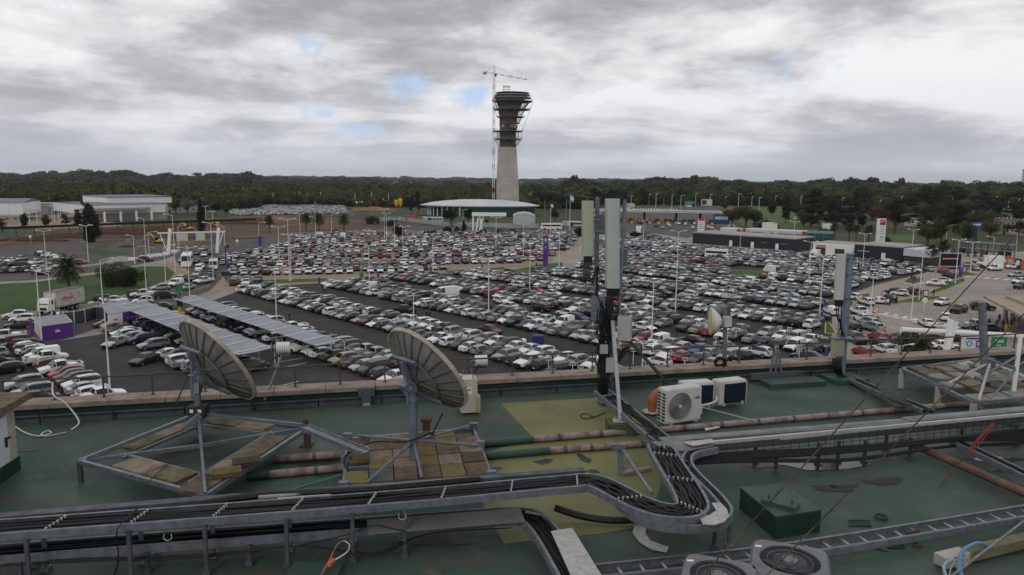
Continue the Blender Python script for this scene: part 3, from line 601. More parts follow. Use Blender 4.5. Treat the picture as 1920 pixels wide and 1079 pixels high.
LP=[(69,508,79,646,'triple',20,'three headed street lamp, leftmost, before the lawn'),(89,513,98,600,'single',170,'single arm street lamp next to the leftmost triple lamp'),(84,434,88,510,'double',10,'double street lamp left of the palm on the lawn'),(163,424,166,493,'quad',0,'street lamp standing before the tall dark cypress shrub tree'),(191,487,193,572,'single',20,'single arm street lamp on the lawn left of the bush'),(271,411,274,484,'single',160,'thin tall lamp beside the excavator'),(278,436,280,480,'single',20,'single arm lamp right of the excavator'),(251,443,253,495,'single',160,'bent lamp by the rubble heap'),(326,404,329,510,'single',170,'tall lamp before the left gantry pillar'),(334,424,336,473,'single',20,'lamp rising behind the gantry sign'),(353,466,356,556,'quad',30,'four headed lamp over the coach lane'),(398,419,400,525,'double',5,'double lamp at the right gantry pillar'),(421,426,423,492,'single',165,'lamp with long arm right of the gantry'),(309,462,311,532,'single',20,'bent lamp at the lawn corner by the gantry'),(272,488,276,571,'single',165,'single arm lamp by the kerb before the bush'),(196,568,207,742,'triple',10,'three headed lamp in the near lot close to the parapet'),
(484,419,486,461,'single',15,'single arm lamp beside the tall purple totem'),(522,427,524,496,'double',5,'double lamp at left end of the back lot'),(541,412,543,528,'double',20,'tall thin double lamp behind the green island'),(545,442,546,527,'quad',0,'quad lamp standing on the long green island'),(516,502,519,612,'double',10,'double lamp behind the far carport'),(562,402,563,450,'double',0,'double lamp by the palms at back lot'),(590,408,592,448,'single',170,'single arm lamp by the palms'),(621,402,622,440,'single',20,'lamp between two palms'),(720,393,721,450,'double',0,'taller of the close lamp pair behind the back lot'),(724,401,725,451,'double',10,'shorter of the close lamp pair behind the back lot'),(739,412,740,472,'quad',0,'quad lamp in the far part of the back lot'),(755,426,756,494,'triple',0,'triple lamp in the middle of the back lot'),(691,460,693,555,'double',15,'double lamp at the front of the back lot'),(811,440,812,512,'quad',0,'lamp at the front edge of the back lot, centre'),(774,550,776,628,'double',10,'double lamp above the second dish'),(915,487,916,600,'double',12,'double lamp in the centre of the near lot'),(930,409,930,466,'quad',0,'lamp in front of the white canopy frame'),(867,394,868,430,'double',0,'small lamp left of the white canopy frame'),(980,422,981,482,'quad',0,'lamp left of the purple B totem'),(992,455,993,550,'double',15,'double lamp before the purple B totem'),(1047,438,1048,510,'double',10,'double lamp right of the purple B totem'),(1087,462,1088,470,'single',0,'lamp base behind the antenna'),(1205,414,1206,459,'double',0,'small lamp in front of the toll lanes'),(1267,435,1268,545,'double',10,'tall double lamp in the dense lot, rear one'),(1270,457,1266,592,'double',60,'tall double lamp in the dense lot, front one'),(1223,529,1221,655,'double',15,'double lamp in front of the large antenna'),(1204,644,1204,700,'quad',25,'four headed lamp just beyond the parapet'),(1313,437,1314,459,'double',0,'lamp by the price pylon'),(1387,438,1387,472,'double',0,'lamp before the dark wall, left'),(1486,417,1487,470,'triple',5,'lamp before the dark wall, right'),(1519,455,1516,534,'triple',15,'lamp before the white service building'),(1540,480,1536,600,'double',10,'tall lamp left of the right antenna'),(1619,440,1617,506,'triple',0,'lamp before the second dark building'),(1595,402,1595,424,'triple',0,'lamp behind the palms'),(1711,432,1708,492,'triple',5,'lamp before the white glass building'),(1728,471,1723,563,'double',5,'double lamp on the island by the gate'),(1796,451,1791,532,'double',8,'double lamp beside the small purple B totem'),(1825,456,1819,512,'double',0,'double lamp with long arms by the YPF mast'),(1862,445,1861,484,'single',170,'single lamp near the orange banner'),(1775,433,1774,454,'single',170,'single lamp among the trees at right'),(1710,534,1708,600,'double',5,'double lamp on the curved island'),(1637,520,1632,592,'double',5,'lamp in the exit queue island'),(1683,649,1685,690,'double',0,'double lamp beyond the parapet at right'),(1906,437,1904,478,'single',170,'single lamp at the right edge')]
for tx,ty,bx,by,k,a,lab in LP: lamp(tx,ty,bx,by,k,lab,ang=a)
# slim masts far away along the highway and the yards
frng=random.Random(3)
def ordl(i): n2=names+['twenty-fifth','twenty-sixth','twenty-seventh','twenty-eighth','twenty-ninth','thirtieth','thirty-first','thirty-second','thirty-third','thirty-fourth']; return n2[i]
for i in range(34):
    px=1115+i*24+frng.uniform(-8,8); py=388+(px-1115)*.012+frng.uniform(-1,5); p=G(px,py); h=frng.uniform(10,13.5); t=MB(); t.cyl(p,p+Vector((0,0,h)),.22,.14,5); t.tube([p+Vector((0,0,h)),p+Vector((1.8,0,h+.3))],.18,4)
    tag(t.build('street_lamp',lampw),ordl(i)+' slim highway lamp from the left behind the toll plaza','street lamp','slim lamps along the highway')
for i,px in enumerate((513,549,562,576,602,640,666,697,729)):
    p=G(px,386); t=MB(); t.cyl(p,p+Vector((0,0,zat(p,(362,365,359,362,361,368,362,361,363)[i]))),.3,.2,5); tag(t.build('light_mast',lampw),ordl(i)+' tall thin mast from the left behind the white storage sheds','light mast','light masts by the storage yard')
for i,(tx,ty,by) in enumerate(((56,389,420),(70,392,420),(98,381,412),(103,381,416),(115,383,417),(111,393,420),(312,383,401),(315,385,402),(361,380,398),(386,387,410),(399,397,412))):
    p=G(tx,by); t=MB(); h=zat(p,ty); t.cyl(p,p+Vector((0,0,h)),.18,.12,6); t.tube([p+Vector((-2.2,0,h)),p+Vector((2.2,0,h))],.14,4); tag(t.build('street_lamp',lampw),ordl(i)+' slim lamp in the yards between the left hall and warehouse','street lamp','slim lamps at the left yards')
# ================================================================ SIGNS AND PORTALS
def totem(px,y0,y1,w,name='totem_sign',label='',txt=None,mat=None):
    p=G(px,y1); h=zat(p,y0); T=thing(name,label,'sign',p); b=MB(); b.box(p+Vector((0,0,h/2)),(w,w*.3,h)); b.box(p+Vector((0,0,.1)),(w*1.4,w*.6,.2),mi=1); b.build('panel',[mat or purple,concrete],T)
    f=p+Vector((0,-w*.15-.02,0))
    if txt:
        text('lettering',txt,f+Vector((0,0,h*.86)),(1,0,0),(0,0,1),w*.62,wtxt,T,bold=.03); text('caption','Parking',f+Vector((0,0,h*.75)),(1,0,0),(0,0,1),w*.14,wtxt,T)
        c=MB(); c.cyl(f+Vector((0,0,h*.63)),f+Vector((0,-.03,h*.63)),w*.26,n=16); c.build('roundel',M('light_blue',(.03,.22,.50),.5,0,0),T); text('lettering','E',f+Vector((0,-.05,h*.63)),(1,0,0),(0,0,1),w*.3,wtxt,T)
    return T
totem(1022.5,442,501,1.45,label='tall purple pylon with white letter B on a green island',txt='B')
totem(1800.5,495,521,.95,label='purple pylon with letter B beside the advertising screen',txt='B')
totem(488,443,463,1.2,label='plain purple pylon beside the access road')
for px,y0,y1,lab in ((61,601,638,'purple post totem at left by the taxi'),(222,566,583,'small purple totem before the white hatchbacks'),(599,520,538,'small purple totem right of the long green island'),(709,509,524,'small purple totem in front row centre-left'),(809,502,515,'small purple totem before the centre lamp'),(904,496,507,'small purple totem beside the red car'),(482,527,547,'small purple totem left of the green island'),(1006,493,506,'small purple totem left of the B pylon'),(1545,562,585,'purple post totem by the red booth'),(1540,585,602,'purple post totem nearest the small grass triangle'),(1549,653,672,'purple post totem at the parapet'),(1220,462,475,'small blue totem in the dense lot'),(1609,492,510,'dark post totem behind the right antenna'),(1709,501,526,'dark post totem at the kerb by the gate'),(424,462,500,'slim purple pole totem left of the back lot'),(434,480,500,'black information panel post by the queue')):
    totem(px,y0,y1,.45 if y1>480 else .6,label=lab,mat=purple if 'dark' not in lab and 'black' not in lab else dark)
for px,y0,y1,w,m,lab in ((337,536,556,1.5,green,'small green sign over black panel on the pavement'),(678,511,529,1.0,green,'small green sign beside the white pickup'),(424,510,524,2.3,dark,'black advertising stand on the beige median'),(1734,544,566,1.2,dark,'black framed advertising stand on the curved island'),(426,460,470,1.4,dark,'black panel beside the excavation fence'),(600,435,443,3.0,white,'blank white sign board by the soil'),(1803,466,480,2.2,dark,'dark narrow kiosk board by the advertising screen'),(1712,518,540,1.1,galv_d,'grey kiosk on the island by the gate')):
    p=G(px,y1); h=zat(p,y0); T=thing('sign_board',lab,'sign',p); b=MB(); b.box(p+Vector((0,0,h*.35)),(.12,.12,h*.7)); b.build('post',dark,T); b=MB(); b.box(p+Vector((0,0,h*.72)),(w,.15,h*.55)); b.build('panel',m,T)
    if 'framed' in lab: b=MB(); b.box(p+Vector((0,-.09,h*.72)),(w*.75,.03,h*.42)); b.build('poster',whited,T)
# sign gantry at the left
a,b_=G(316,478),G(407,475); T=thing('sign_gantry','white sign gantry with two slanted pillars over the exit road','gantry',(a+b_)/2)
dirg=(b_-a).normalized(); hg=zat(a,437); ht=zat(a,429)
for p,s in((a,1),(b_,-1)):
    m=MB(); m.bar(p,p+Vector((0,0,ht))+dirg*(1.1*-s if s<0 else 1.1)*.8,.9,.7); m.build('pillar',white,T)
    m=MB(); m.bar(p,p-dirg*s*2.2+Vector((0,0,hg-.2)),.3,.3); m.build('strut',white,T)
m=MB(); m.bar(a-dirg*3+Vector((0,0,hg)),b_+dirg*3+Vector((0,0,hg)),.45,.45); m.build('beam',white,T)
for q0,q1 in((333,354),(369,386)):
    e0=a+dirg*((q0-316)/91*(b_-a).length); e1=a+dirg*((q1-316)/91*(b_-a).length); m=MB(); m.bar(e0+Vector((0,-.3,hg-1.55)),e1+Vector((0,-.3,hg-1.55)),.12,2.4); m.build('sign_panel',whited,T)
# white portal beyond the parapet on the right
a=G(1748,700); base=G(1745,690); T=thing('sign_portal','large white sign beam on slanted pillar beyond the parapet at right','gantry',base)
Yp=base.y; e0=D(1690,618,Yp); e1=D(1990,634,Yp+3); pt=D(1783,602,Yp); pb=D(1768,700,Yp)
m=MB(); m.cyl(e0,e1,.34,n=12); m.build('beam',white,T,smooth=True); m=MB(); m.bar(D(1783,600,Yp),Vector((pb.x,Yp,0)),.6,.6,up=(0,1,0)); m.bar(D(1794,603,Yp+.4),Vector((pb.x+.3,Yp+.4,0)),.3,.3,up=(0,1,0)); m.build('pillar',white,T)
for (x0,y0,x1,y1,lab,mm,tx_) in ((1803,630,1845,655,'white entrance sign with blue E roundel','w','E'),(1860,632,1886,650,'green exit sign reading Salida','g','Salida')):
    q0=D(x0,y0,Yp-.6); q1=D(x1,y1+6,Yp-.6); S=thing('hanging_sign',lab,'sign',(q0+q1)/2); m=MB(); m.box((q0+q1)/2,(abs(q1.x-q0.x),.15,abs(q0.z-q1.z))); m.build('panel',[green if mm=='g' else whited],S)
    cc=(q0+q1)/2+Vector((0,-.1,0))
    if mm=='g': text('lettering',tx_,cc+Vector((0,0,.35)),(1,0,0),(0,0,1),.4,wtxt,S,bold=.02); text('caption','Exit',cc+Vector((0,0,-.25)),(1,0,0),(0,0,1),.28,wtxt,S)
    else:
        m=MB(); m.cyl(cc+Vector((-.55,0,.1)),cc+Vector((-.55,-.03,.1)),.42,n=20); m.build('roundel',M('sign_blue',(.03,.25,.55),.5,0,0),S); text('lettering','E',cc+Vector((-.55,-.05,.1)),(1,0,0),(0,0,1),.5,wtxt,S,bold=.03)
        m=MB(); m.box(cc+Vector((.75,0,.05)),(.7,.03,1.0)); m.build('emblem',purple,S); text('lettering','B',cc+Vector((.75,-.03,.05)),(1,0,0),(0,0,1),.5,wtxt,S)
        m=MB(); m.box(cc+Vector((0,0,.8)),(2.0,.03,.22)); m.build('header_strip',purple,S)
# advertising screen, YPF mast, price pylons, MEDICUS board and billboards
def board(x0,y0,x1,y1,yb,mat,name,label,legs=2,depth=.5,rz=0,cat='billboard',legm=None):
    pb=G((x0+x1)/2,yb); Y=pb.y; q0,q1=D(x0,y0,Y),D(x1,y1,Y); T=thing(name,label,cat,Vector((pb.x,Y,0))); c=(q0+q1)/2; w=abs(q1.x-q0.x); h=abs(q0.z-q1.z)
    m=MB(); m.box(c,(w,depth,h)); m.build('panel',mat,T)
    for i in range(legs):
        lx=c.x+(0 if legs==1 else (i/(legs-1)-.5)*w*.7); m=MB(); m.box((lx,Y+.05,(c.z-h/2)/2+.1),(.35 if legs>1 else w*.3,.35,c.z-h/2+.2)); m.build('leg',legm or galv_d,T)
    return T,c+Vector((0,-depth/2-.03,0)),w,h
T,c,w,h=board(1764,476,1800,499,506,black,'advertising_screen','black advertising screen reading PUMAMIA in pale pink',cat='screen'); text('lettering','pumamia',c+Vector((-.1,0,.35)),(1,0,0),(0,0,1),h*.19,M('pink_lettering',(.75,.35,.40),.5,0,0),T,bold=.04,width=w*.75)
m=MB(); m.box(c+Vector((0,.15,0)),(w+.6,.2,h+.6)); m.build('frame',galv_l,T)
T,c,w,h=board(1821,417,1841,427,456,blue,'fuel_station_mast','blue YPF sign on a dark slate mast among trees',legs=1,cat='sign',legm=M('slate_mast',(.03,.045,.065),.6)); text('lettering','YPF',c,(1,0,0),(0,0,1),h*.45,wtxt,T,width=w*.75,bold=.03)
T,c,w,h=board(1338,402,1367,421,427,M('board_blue',(.015,.05,.14),.5,0,.1,.5),'billboard','dark blue billboard reading MEDICUS by the gas station'); text('lettering','MEDICUS',c+Vector((0,0,h*.12)),(1,0,0),(0,0,1),h*.28,wtxt,T,width=w*.8,bold=.03)
T,c,w,h=board(1315,374,1335,386,394,whited,'billboard','white billboard with a dark red and blue picture'); m=MB(); m.box(c+Vector((-w*.22,0,0)),(w*.42,.05,h*.7)); m.build('picture',M('poster_dark',(.10,.02,.06),.5,0,.8,.3,col2=(.02,.03,.12)),T)
T,c,w,h=board(1284,378,1304,389,395,M('teal_board',(.10,.22,.25),.5,0,.3,.2),'billboard','teal billboard left of the white one'); m=MB(); m.box(c+Vector((-w*.1,0,-h*.32)),(w*.5,.05,h*.2)); m.build('caption_strip',wtxt,T); m=MB(); m.box(c+Vector((w*.3,0,-h*.1)),(w*.3,.05,h*.5)); m.build('picture',navy,T)
# white pylon with red emblem
T,c,w,h=board(1645,410,1658,458,459,white,'price_pylon','tall white pylon with red emblem and list of services',legs=0,cat='sign')
m=MB(); m.box(c+Vector((w*.12,0,h*.37)),(w*.62,.05,h*.17)); m.build('emblem',red,T)
m=MB(); m.box(c+Vector((w*.12,0,h*.27)),(w*.62,.05,h*.04)); m.build('emblem_band',dark,T)
e=MB(); e.tube([c+Vector((w*.12-.9,-.06,h*.36)),c+Vector((w*.12-.2,-.06,h*.395)),c+Vector((w*.12+.9,-.06,h*.385))],.13,4); e.build('emblem_mark',wtxt,T)
for i,s in enumerate(('LUBRAX','PLAZA','SPACIO 1','CAJERO','BOXES','WIFI')[:0] or ('------','------','-----','------','------')): m=MB(); m.box(c+Vector((w*.1,0,h*(.19-.07*i))),(w*.5,.04,h*.012)); m.build('text_line',dark,T)
for i in range(3): m=MB(); m.box(c+Vector((w*(-.1+.2*i),0,-h*.33)),(w*.1,.04,h*.025)); m.build('pictogram',dark,T)
m=MB(); m.box(c+Vector((w*.1,0,-h*.23)),(w*.35,.04,h*.04)); m.build('pictogram',galv,T)
T,c,w,h=board(1309,410,1320,437,439,white,'price_pylon','smaller white fuel price pylon with red top left of MEDICUS',legs=0,cat='sign'); m=MB(); m.box(c+Vector((0,0,h*.42)),(w*.9,.05,h*.17)); m.build('emblem',red,T)
for i in range(4): m=MB(); m.box(c+Vector((0,0,h*(.2-.13*i))),(w*.8,.05,h*.03)); m.build('text_line',dark,T)
for (x0,y0,x1,y1,yb,mm,lab,tx_) in ((1814,466,1833,473,481,whited,'white sign with blue roundel and B at the toll','B'),(1841,467,1852,475,484,orange,'orange lane sign with white letter C','C'),(1872,468,1882,476,486,green,'green overhead lane sign at right',None),(1886,468,1896,477,487,navy,'navy overhead lane sign at right',None)):
    T,c,w,h=board(x0,y0,x1,y1,yb,mm,'lane_sign',lab,legs=2,depth=.3,cat='sign')
    m=MB(); m.box(c+Vector((0,.1,-h*.62)),(w,.2,h*.3)); m.build('signal_box',dark,T)
    if tx_=='B': m=MB(); m.cyl(c+Vector((-w*.24,0,0)),c+Vector((-w*.24,-.05,0)),h*.33,n=16); m.build('roundel',M('sign_blue',(.1,.3,.6)),T); m=MB(); m.box(c+Vector((w*.25,0,0)),(w*.25,.04,h*.7)); m.build('emblem',navy,T); text('lettering',tx_,c+Vector((w*.25,-.05,0)),(1,0,0),(0,0,1),h*.4,wtxt,T)
    elif tx_: text('lettering',tx_,c,(1,0,0),(0,0,1),h*.6,wtxt,T,bold=.05)
m=MB(); a,b_=G(1805,481),G(1905,490); 
T=thing('toll_roof','low grey canopy beam over the entrance lanes at right','canopy',(a+b_)/2)
for z0,hh in ((5.2,.35),(3.0,.2)): m=MB(); m.bar(a+Vector((0,1,z0)),b_+Vector((0,1,z0)),2.5,hh); m.build('beam',galv,T)
for i in range(9): q=a.lerp(b_,i/8); m=MB(); m.box((q.x,q.y+1,2.6),(.25,.25,5.2)); m.build('post',galv_d,T)
for i,(x0,x1,y0,y1,mm,lab,gs) in enumerate(((1870,1878,478,500,whited,'pale blue white end panel of the banner wall',None),(1878,1902,480,500,orange,'orange banner with white emblem and lettering','x'),(1902,1914,484,506,M('banner_green',(.03,.06,.02),.6),'dark green banner with white emblem','o'),(1914,1932,487,510,orange,'orange banner at the right edge',None))):
    A,B_=G(x0,500+(x0-1870)*.16),G(x1,500+(x1-1870)*.16); h0=zat(A,y0); T=thing('banner_panel',lab,'banner',(A+B_)/2); m=MB(); m.bar(A+Vector((0,0,h0*.55)),B_+Vector((0,0,h0*.55)),.15,h0*.85); m.build('panel',mm,T)
    m=MB(); [m.box((q.x,q.y+.1,h0*.3),(.15,.15,h0*.6)) for q in (A.lerp(B_,.1),A.lerp(B_,.9))]; m.build('posts',galv_d,T); d=(B_-A).normalized(); f=Vector((d.y,-d.x,0))*.1
    if gs=='x': m=MB(); q=A.lerp(B_,.25)+f+Vector((0,0,h0*.6)); m.cyl(q,q+f*.3,.6,n=14); m.build('emblem',wtxt,T); [text('lettering','RUTA '[:4],A.lerp(B_,.62)+f+Vector((0,0,h0*(.7-.16*k_))),d,(0,0,1),.4,wtxt,T,width=2.2) for k_ in range(0)]; mm_=MB(); [mm_.bar(A.lerp(B_,.48)+f+Vector((0,0,h0*(.72-.14*k_))),A.lerp(B_,.8)+f+Vector((0,0,h0*(.72-.14*k_))),.02,.28) for k_ in range(3)]; mm_.build('text_line',wtxt,T)
    if gs=='o': m=MB(); q=A.lerp(B_,.5)+f+Vector((0,0,h0*.6)); m.cyl(q,q+f*.3,.8,n=14); m.build('emblem',wtxt,T)
# no left turn round signs
for px,y0,y1 in ((1655,551,566),(1640,582,600),(58,444,458),(445,452,463),(1732,583-20,585)):
    p=G(px,y1); h=zat(p,y0); T=thing('road_sign',{1655:'round red ringed no turn sign at the gate booth',1640:'round red ringed no turn sign beside the white pickup',58:'round white sign in the old car park',445:'round white sign by the access road',1732:'round sign on the island near the advertising stand'}[px],'road sign',p)
    m=MB(); m.cyl(p,p+Vector((0,0,h)),.05,n=6); m.build('post',lampw,T); q=p+Vector((0,-.08,h)); m=MB(); m.cyl(q,q-Vector((0,.04,0)),.55,n=18); m.cyl(q-Vector((0,.045,0)),q-Vector((0,.05,0)),.42,n=18,mi=1)
    if px in(1655,1640): m.bar(q+Vector((-.35,-.06,.35)),q+Vector((.35,-.06,-.35)),.02,.1,mi=0,up=(0,1,0)); m.bar(q+Vector((.05,-.06,-.25)),q+Vector((.05,-.06,.15)),.02,.09,mi=2,up=(0,1,0)); m.bar(q+Vector((.05,-.06,.15)),q+Vector((-.2,-.06,.15)),.02,.09,mi=2)
    m.build('disc',[red if px in(1655,1640) else wtxt,wtxt,dark],T)
# ================================================================ BUILDINGS
def shed(name,label,P,hgt,wallm,roofm,ridge=0,cat='building',lower=None):
    """P: four ground corners (front-left, front-right, back-right, back-left)"""
    c=sum(P,Vector())/4; T=thing(name,label,cat,Vector((c.x,c.y,0)))
    z0=lower or 0
    for i in range(4):
        a,b_=P[i],P[(i+1)%4]; m=MB(); m.bar(Vector((a.x,a.y,(z0+hgt)/2)),Vector((b_.x,b_.y,(z0+hgt)/2)),.3,hgt-z0); m.build('wall',wallm,T)
    jt=MB(); a,b_=P[0],P[1]; dj=(b_-a).normalized(); nj=Vector((dj.y,-dj.x,0))*.17; Lj=(b_-a).length; kj=max(2,int(Lj/3))
    for j in range(1,kj): q=a+dj*Lj*j/kj+nj; jt.bar((q.x,q.y,z0+.1),(q.x,q.y,hgt-.1),.06,.04)
    jt.bar((a+nj).xy.to_3d()+Vector((0,0,hgt-.1)),(b_+nj).xy.to_3d()+Vector((0,0,hgt-.1)),.14,.18); tag(jt.build('cladding_joints',M('seam_grey',(.38,.39,.40),.6,0,.1),T),kind='stuff')  # plain grey strips for the panel joints and the eaves gutter
    if not lower:
        dr=MB(); q=a+dj*Lj*.3+nj*.9; dr.bar(q+Vector((0,0,1.1)),q+dj*1.6+Vector((0,0,1.1)),.1,2.2); dr.build('door',dark,T)
        for j in range(2,6): wn=MB(); q=a+dj*Lj*(.1+.15*j)+nj*.9+Vector((0,0,min(hgt*.6,2.0))); wn.bar(q,q+dj*1.3,.1,.9); wn.build('window',dark,T)
    m=MB(); f,g=(P[0]+P[3])/2,(P[1]+P[2])/2; o=.35
    def e(p,z): q=p+(p-c)*(.02); return (q.x,q.y,z)
    vs=[e(P[0],hgt+.05),e(P[1],hgt+.05),e(P[2],hgt+.05),e(P[3],hgt+.05)]
    ra,rb=(P[0]+P[1])/2,(P[2]+P[3])/2
    vs+=[e((P[0]+P[3])/2,hgt+ridge+.05),e((P[1]+P[2])/2,hgt+ridge+.05)]
    m.add(vs,[(0,1,5,4),(4,5,2,3),(0,4,3),(1,2,5)]); m.build('roof',roofm,T); return T
def quad(fl,fr,depth):
    a,b_=fl,fr; d=(b_-a).normalized(); n=Vector((-d.y,d.x,0)); return [a,b_,b_+n*depth,a+n*depth]
corr=M('corrugated_white',(.74,.75,.77),.55,.0,.12,.06); corrd=M('grey_roof_sheet',(.16,.17,.19),.6,.2,.25,.1); corrl=M('light_roof',(.42,.44,.46),.5,.2,.15,.08)
# white warehouse: tall hall with shallow gable and low canopy
A,B_=G(163,417),G(311,412)
P=quad(A,B_,55); T=shed('warehouse','long white corrugated warehouse with a lower canopy in front',P,zat(A,385),corr,corrd,.6,lower=zat(A,402)); hA=zat(A,385)
P2=quad(A+Vector((0,22,0)),A.lerp(B_,.86)+Vector((0,22,0)),40); c2=sum(P2,Vector())/4; m=MB(); m.prism([p[:2] for p in P2],hA,hA+3.6); m.build('upper_hall',[corr],T); m=MB(); m.prism([((p-c2)*1.02+c2)[:2] for p in P2],hA+3.6,hA+4.0); m.build('upper_roof',[corrd],T)
Q=quad(A.lerp(B_,.12)+Vector((0,-9,0)),B_+Vector((-4,-9,0)),8.8); m=MB(); m.prism([p[:2] for p in Q],6.1,7.4); m.build('canopy',concrete,T)
for k_ in range(5): q=Q[0].lerp(Q[1],k_/4); m=MB(); m.box((q.x,q.y+.6,2.6),(.9,.9,6.1)); m.build('column',white,T)
m=MB(); m.bar(A.lerp(B_,.02)+Vector((0,1.5,2.2)),B_+Vector((0,1.5,2.2)),.3,4.4); m.build('rear_wall',concrete,T)
shed('white_hall','windowless white hall at the left edge over a low grey base',quad(G(-60,416),G(45,415),40),zat(G(45,415),381),corr,corrd,2,lower=3.5)
shed('grey_base_building','low grey wall with dark openings below the white hall',quad(G(-60,418),G(42,417),8),3.4,concrete,concrete,0)
shed('brick_yard_building','long low tan wall building behind the cypress',quad(G(290,401),G(372,398),18),5,concrete,corrl,1)
shed('small_yard_office','small grey office with orange side among the left yards',quad(G(92,404),G(118,403),12),5.5,M('grey_block',(.22,.21,.2),.8,0,.2,.3),corrd,.5)
shed('orange_canopy','small orange fronted canopy among the left yards',quad(G(72,400),G(97,400),10),6.5,orange,corrl,.3,lower=4.5)
for x0,x1,yb,yt,dp,lab in ((520,576,383,379,15,'low white shed left behind the storage yard'),(577,667,385,377,18,'long white shed in the middle behind the storage yard'),(645,692,388,381,14,'grey low shed with ribbed front'),(691,727,386,376.5,20,'taller white shed right of the storage yard'),(726,740,386,380,20,'low white shed end beside the yellow silos')):
    A=G(x0,yb); shed('storage_shed',lab,quad(A,G(x1,yb),dp),zat(A,yt),corr if 'grey' not in lab else corrd,corrl,1.0)
for i,px in enumerate((743.5,751)):
    p=G(px,393); h=zat(p,372 if i else 375); m=MB(); r_=1400/ p.y; rr=3.6/r_; m.lathe(p,[(rr*.3,2),(rr,4.5),(rr,h-.6),(rr*.8,h)],16); o=m.build('silo',yellow,smooth=True); tag(o,'yellow cement silo, '+('taller right one' if i else 'shorter left one'),'silo')
# round glass building and its shell roof
cb_=G(905,404); Tb=thing('round_terminal','round green glass building under a curved white shell roof','building',cb_)
rx=abs(G(1000,396).x-G(812,396).x)/2; ry=rx*.5
n=48; zt=zat(Vector((cb_.x,cb_.y-ry,0)),386); zc=zat(cb_,374)
m=MB(); ring=[(cb_.x+rx*math.cos(2*PI*i/n),cb_.y+ry*math.sin(2*PI*i/n)) for i in range(n)]
prof=[(1.06,-.9),(1.07,-.2),(1.0,.25),(.85,(zc-zt)*.42),(.62,(zc-zt)*.72),(.35,(zc-zt)*.93),(.0,(zc-zt))]
vs=[];k_=len(prof)
for r_,z_ in prof: vs+=[(cb_.x-2+(x-cb_.x)*r_,cb_.y+(y-cb_.y)*r_,zt+z_) for x,y in ring]
m.add(vs,[(i*n+j,i*n+(j+1)%n,(i+1)*n+(j+1)%n,(i+1)*n+j) for i in range(k_-1) for j in range(n)]); m.build('shell_roof',M('shell_roof_metal',(.55,.56,.58),.45,.1,.12,.1),Tb,smooth=True,ang=.9)
gm=M('green_glass',(.012,.05,.045),.15,.1,.5,.35,col2=(.004,.016,.015)); wl=MB()
def wall_ring(k,z0,z1,j0,j1,mat,nm):
    w_=MB(); w_.add([(cb_.x+(ring[j%n][0]-cb_.x)*k,cb_.y+(ring[j%n][1]-cb_.y)*k,z) for z in(z0,z1) for j in range(j0,j1+1)],[(i,i+1,i+1+(j1-j0+1),i+(j1-j0+1)) for i in range(j1-j0)]); w_.build(nm,mat,Tb)
wall_ring(.93,0,zt,0,48,gm,'glass_wall')
for i in range(6): wall_ring(.94,1+i*(zt-1)/6,1+i*(zt-1)/6+.35,30,47,M('green_glass_pale',(.06,.17,.14),.3,.1,.2,.4),'glazing_band')  # paler green bands across the front of the glass wall
for i in range(9):
    j=25+i*1; x,y=ring[j%n]; q=MB(); q.cyl((cb_.x+(x-cb_.x)*.98,cb_.y+(y-cb_.y)*.98,0),(cb_.x+(x-cb_.x)*.98,cb_.y+(y-cb_.y)*.98,zt),.35,n=8); q.build('column',white,Tb)
wall_ring(.80,0,zt*.6,22,30,concrete,'inner_wall')
# white portal frame, tent, site fence
A=G(905,433); T=thing('white_canopy_frame','white slanted frame portal with flat canopy in front of the round building','canopy',A)
hh=zat(A,400); xr=G(949,433).x; xl=G(885,433).x
m=MB(); m.box(((xl+xr)/2,A.y,hh-.6),(xr-xl,4,1.6)); m.build('canopy',white,T)
for px,lean in((887,0),(893,1.2),(899,2),(904,-1.2)): q=G(px,433); m=MB(); m.bar(q+Vector((0,0,0)),q+Vector((lean,0,hh-1)),.8,.8,up=(0,1,0)); m.build('pillar',white,T)
A=G(962,427); T=thing('storage_tent','grey arched storage tent right of the glass building','tent',A); m=MB(); xl,xr=G(962,426).x,G(1003,426).x; h1=zat(A,405); h2=zat(A,399.5)
pr=[(xl,0),(xl,h1),(xl+(xr-xl)*.2,h1+(h2-h1)*.7),((xl+xr)/2,h2),(xl+(xr-xl)*.8,h1+(h2-h1)*.7),(xr,h1),(xr,0)]; yb=A.y
m.add([(x,yb,z) for x,z in pr]+[(x,yb+18,z) for x,z in pr],[tuple(range(7))]+[(i,i+7,i+8,i+1) for i in range(6)]); m.build('cover',M('tent_fabric',(.42,.43,.44),.6,0,.15,.3),T)
def fence(pts,h,mat,label,name='fence',post=4.,pm=None,panel=True,rails=False):
    P=[G(*p) for p in pts]; T=thing(name,label,'fence',P[0])
    for i in range(len(P)-1):
        a,b_=P[i],P[i+1]; L=(b_-a).length; k_=max(1,int(L/post))
        if panel: m=MB(); m.bar(a+Vector((0,0,h*.5)),b_+Vector((0,0,h*.5)),.06,h); m.build('panel',mat,T)
        if rails:
            for z in(h,h*.5): m=MB(); m.bar(a+Vector((0,0,z)),b_+Vector((0,0,z)),.07,.07); m.build('rail',mat,T)
        m=MB()
        for j in range(k_+1): q=a.lerp(b_,j/k_); m.box((q.x,q.y,h/2),(.12,.12,h))
        tag(m.build('posts',pm or mat,T),kind='stuff')
fence([(700,408),(690,418),(745,414),(830,424),(960,428),(1010,428)],2.4,M('site_panel',(.34,.36,.38),.5,.1,.2,.2),'grey site hoarding curving before the round building')
fence([(330,462),(400,452),(520,443),(600,440),(720,436)],1.1,yellow,'yellow pedestrian barriers along the excavation',panel=False,rails=True,post=2.5)
fence([(-30,470),(60,445),(200,437)],1.1,orange,'orange netting along the soil at left',rails=True,panel=False)
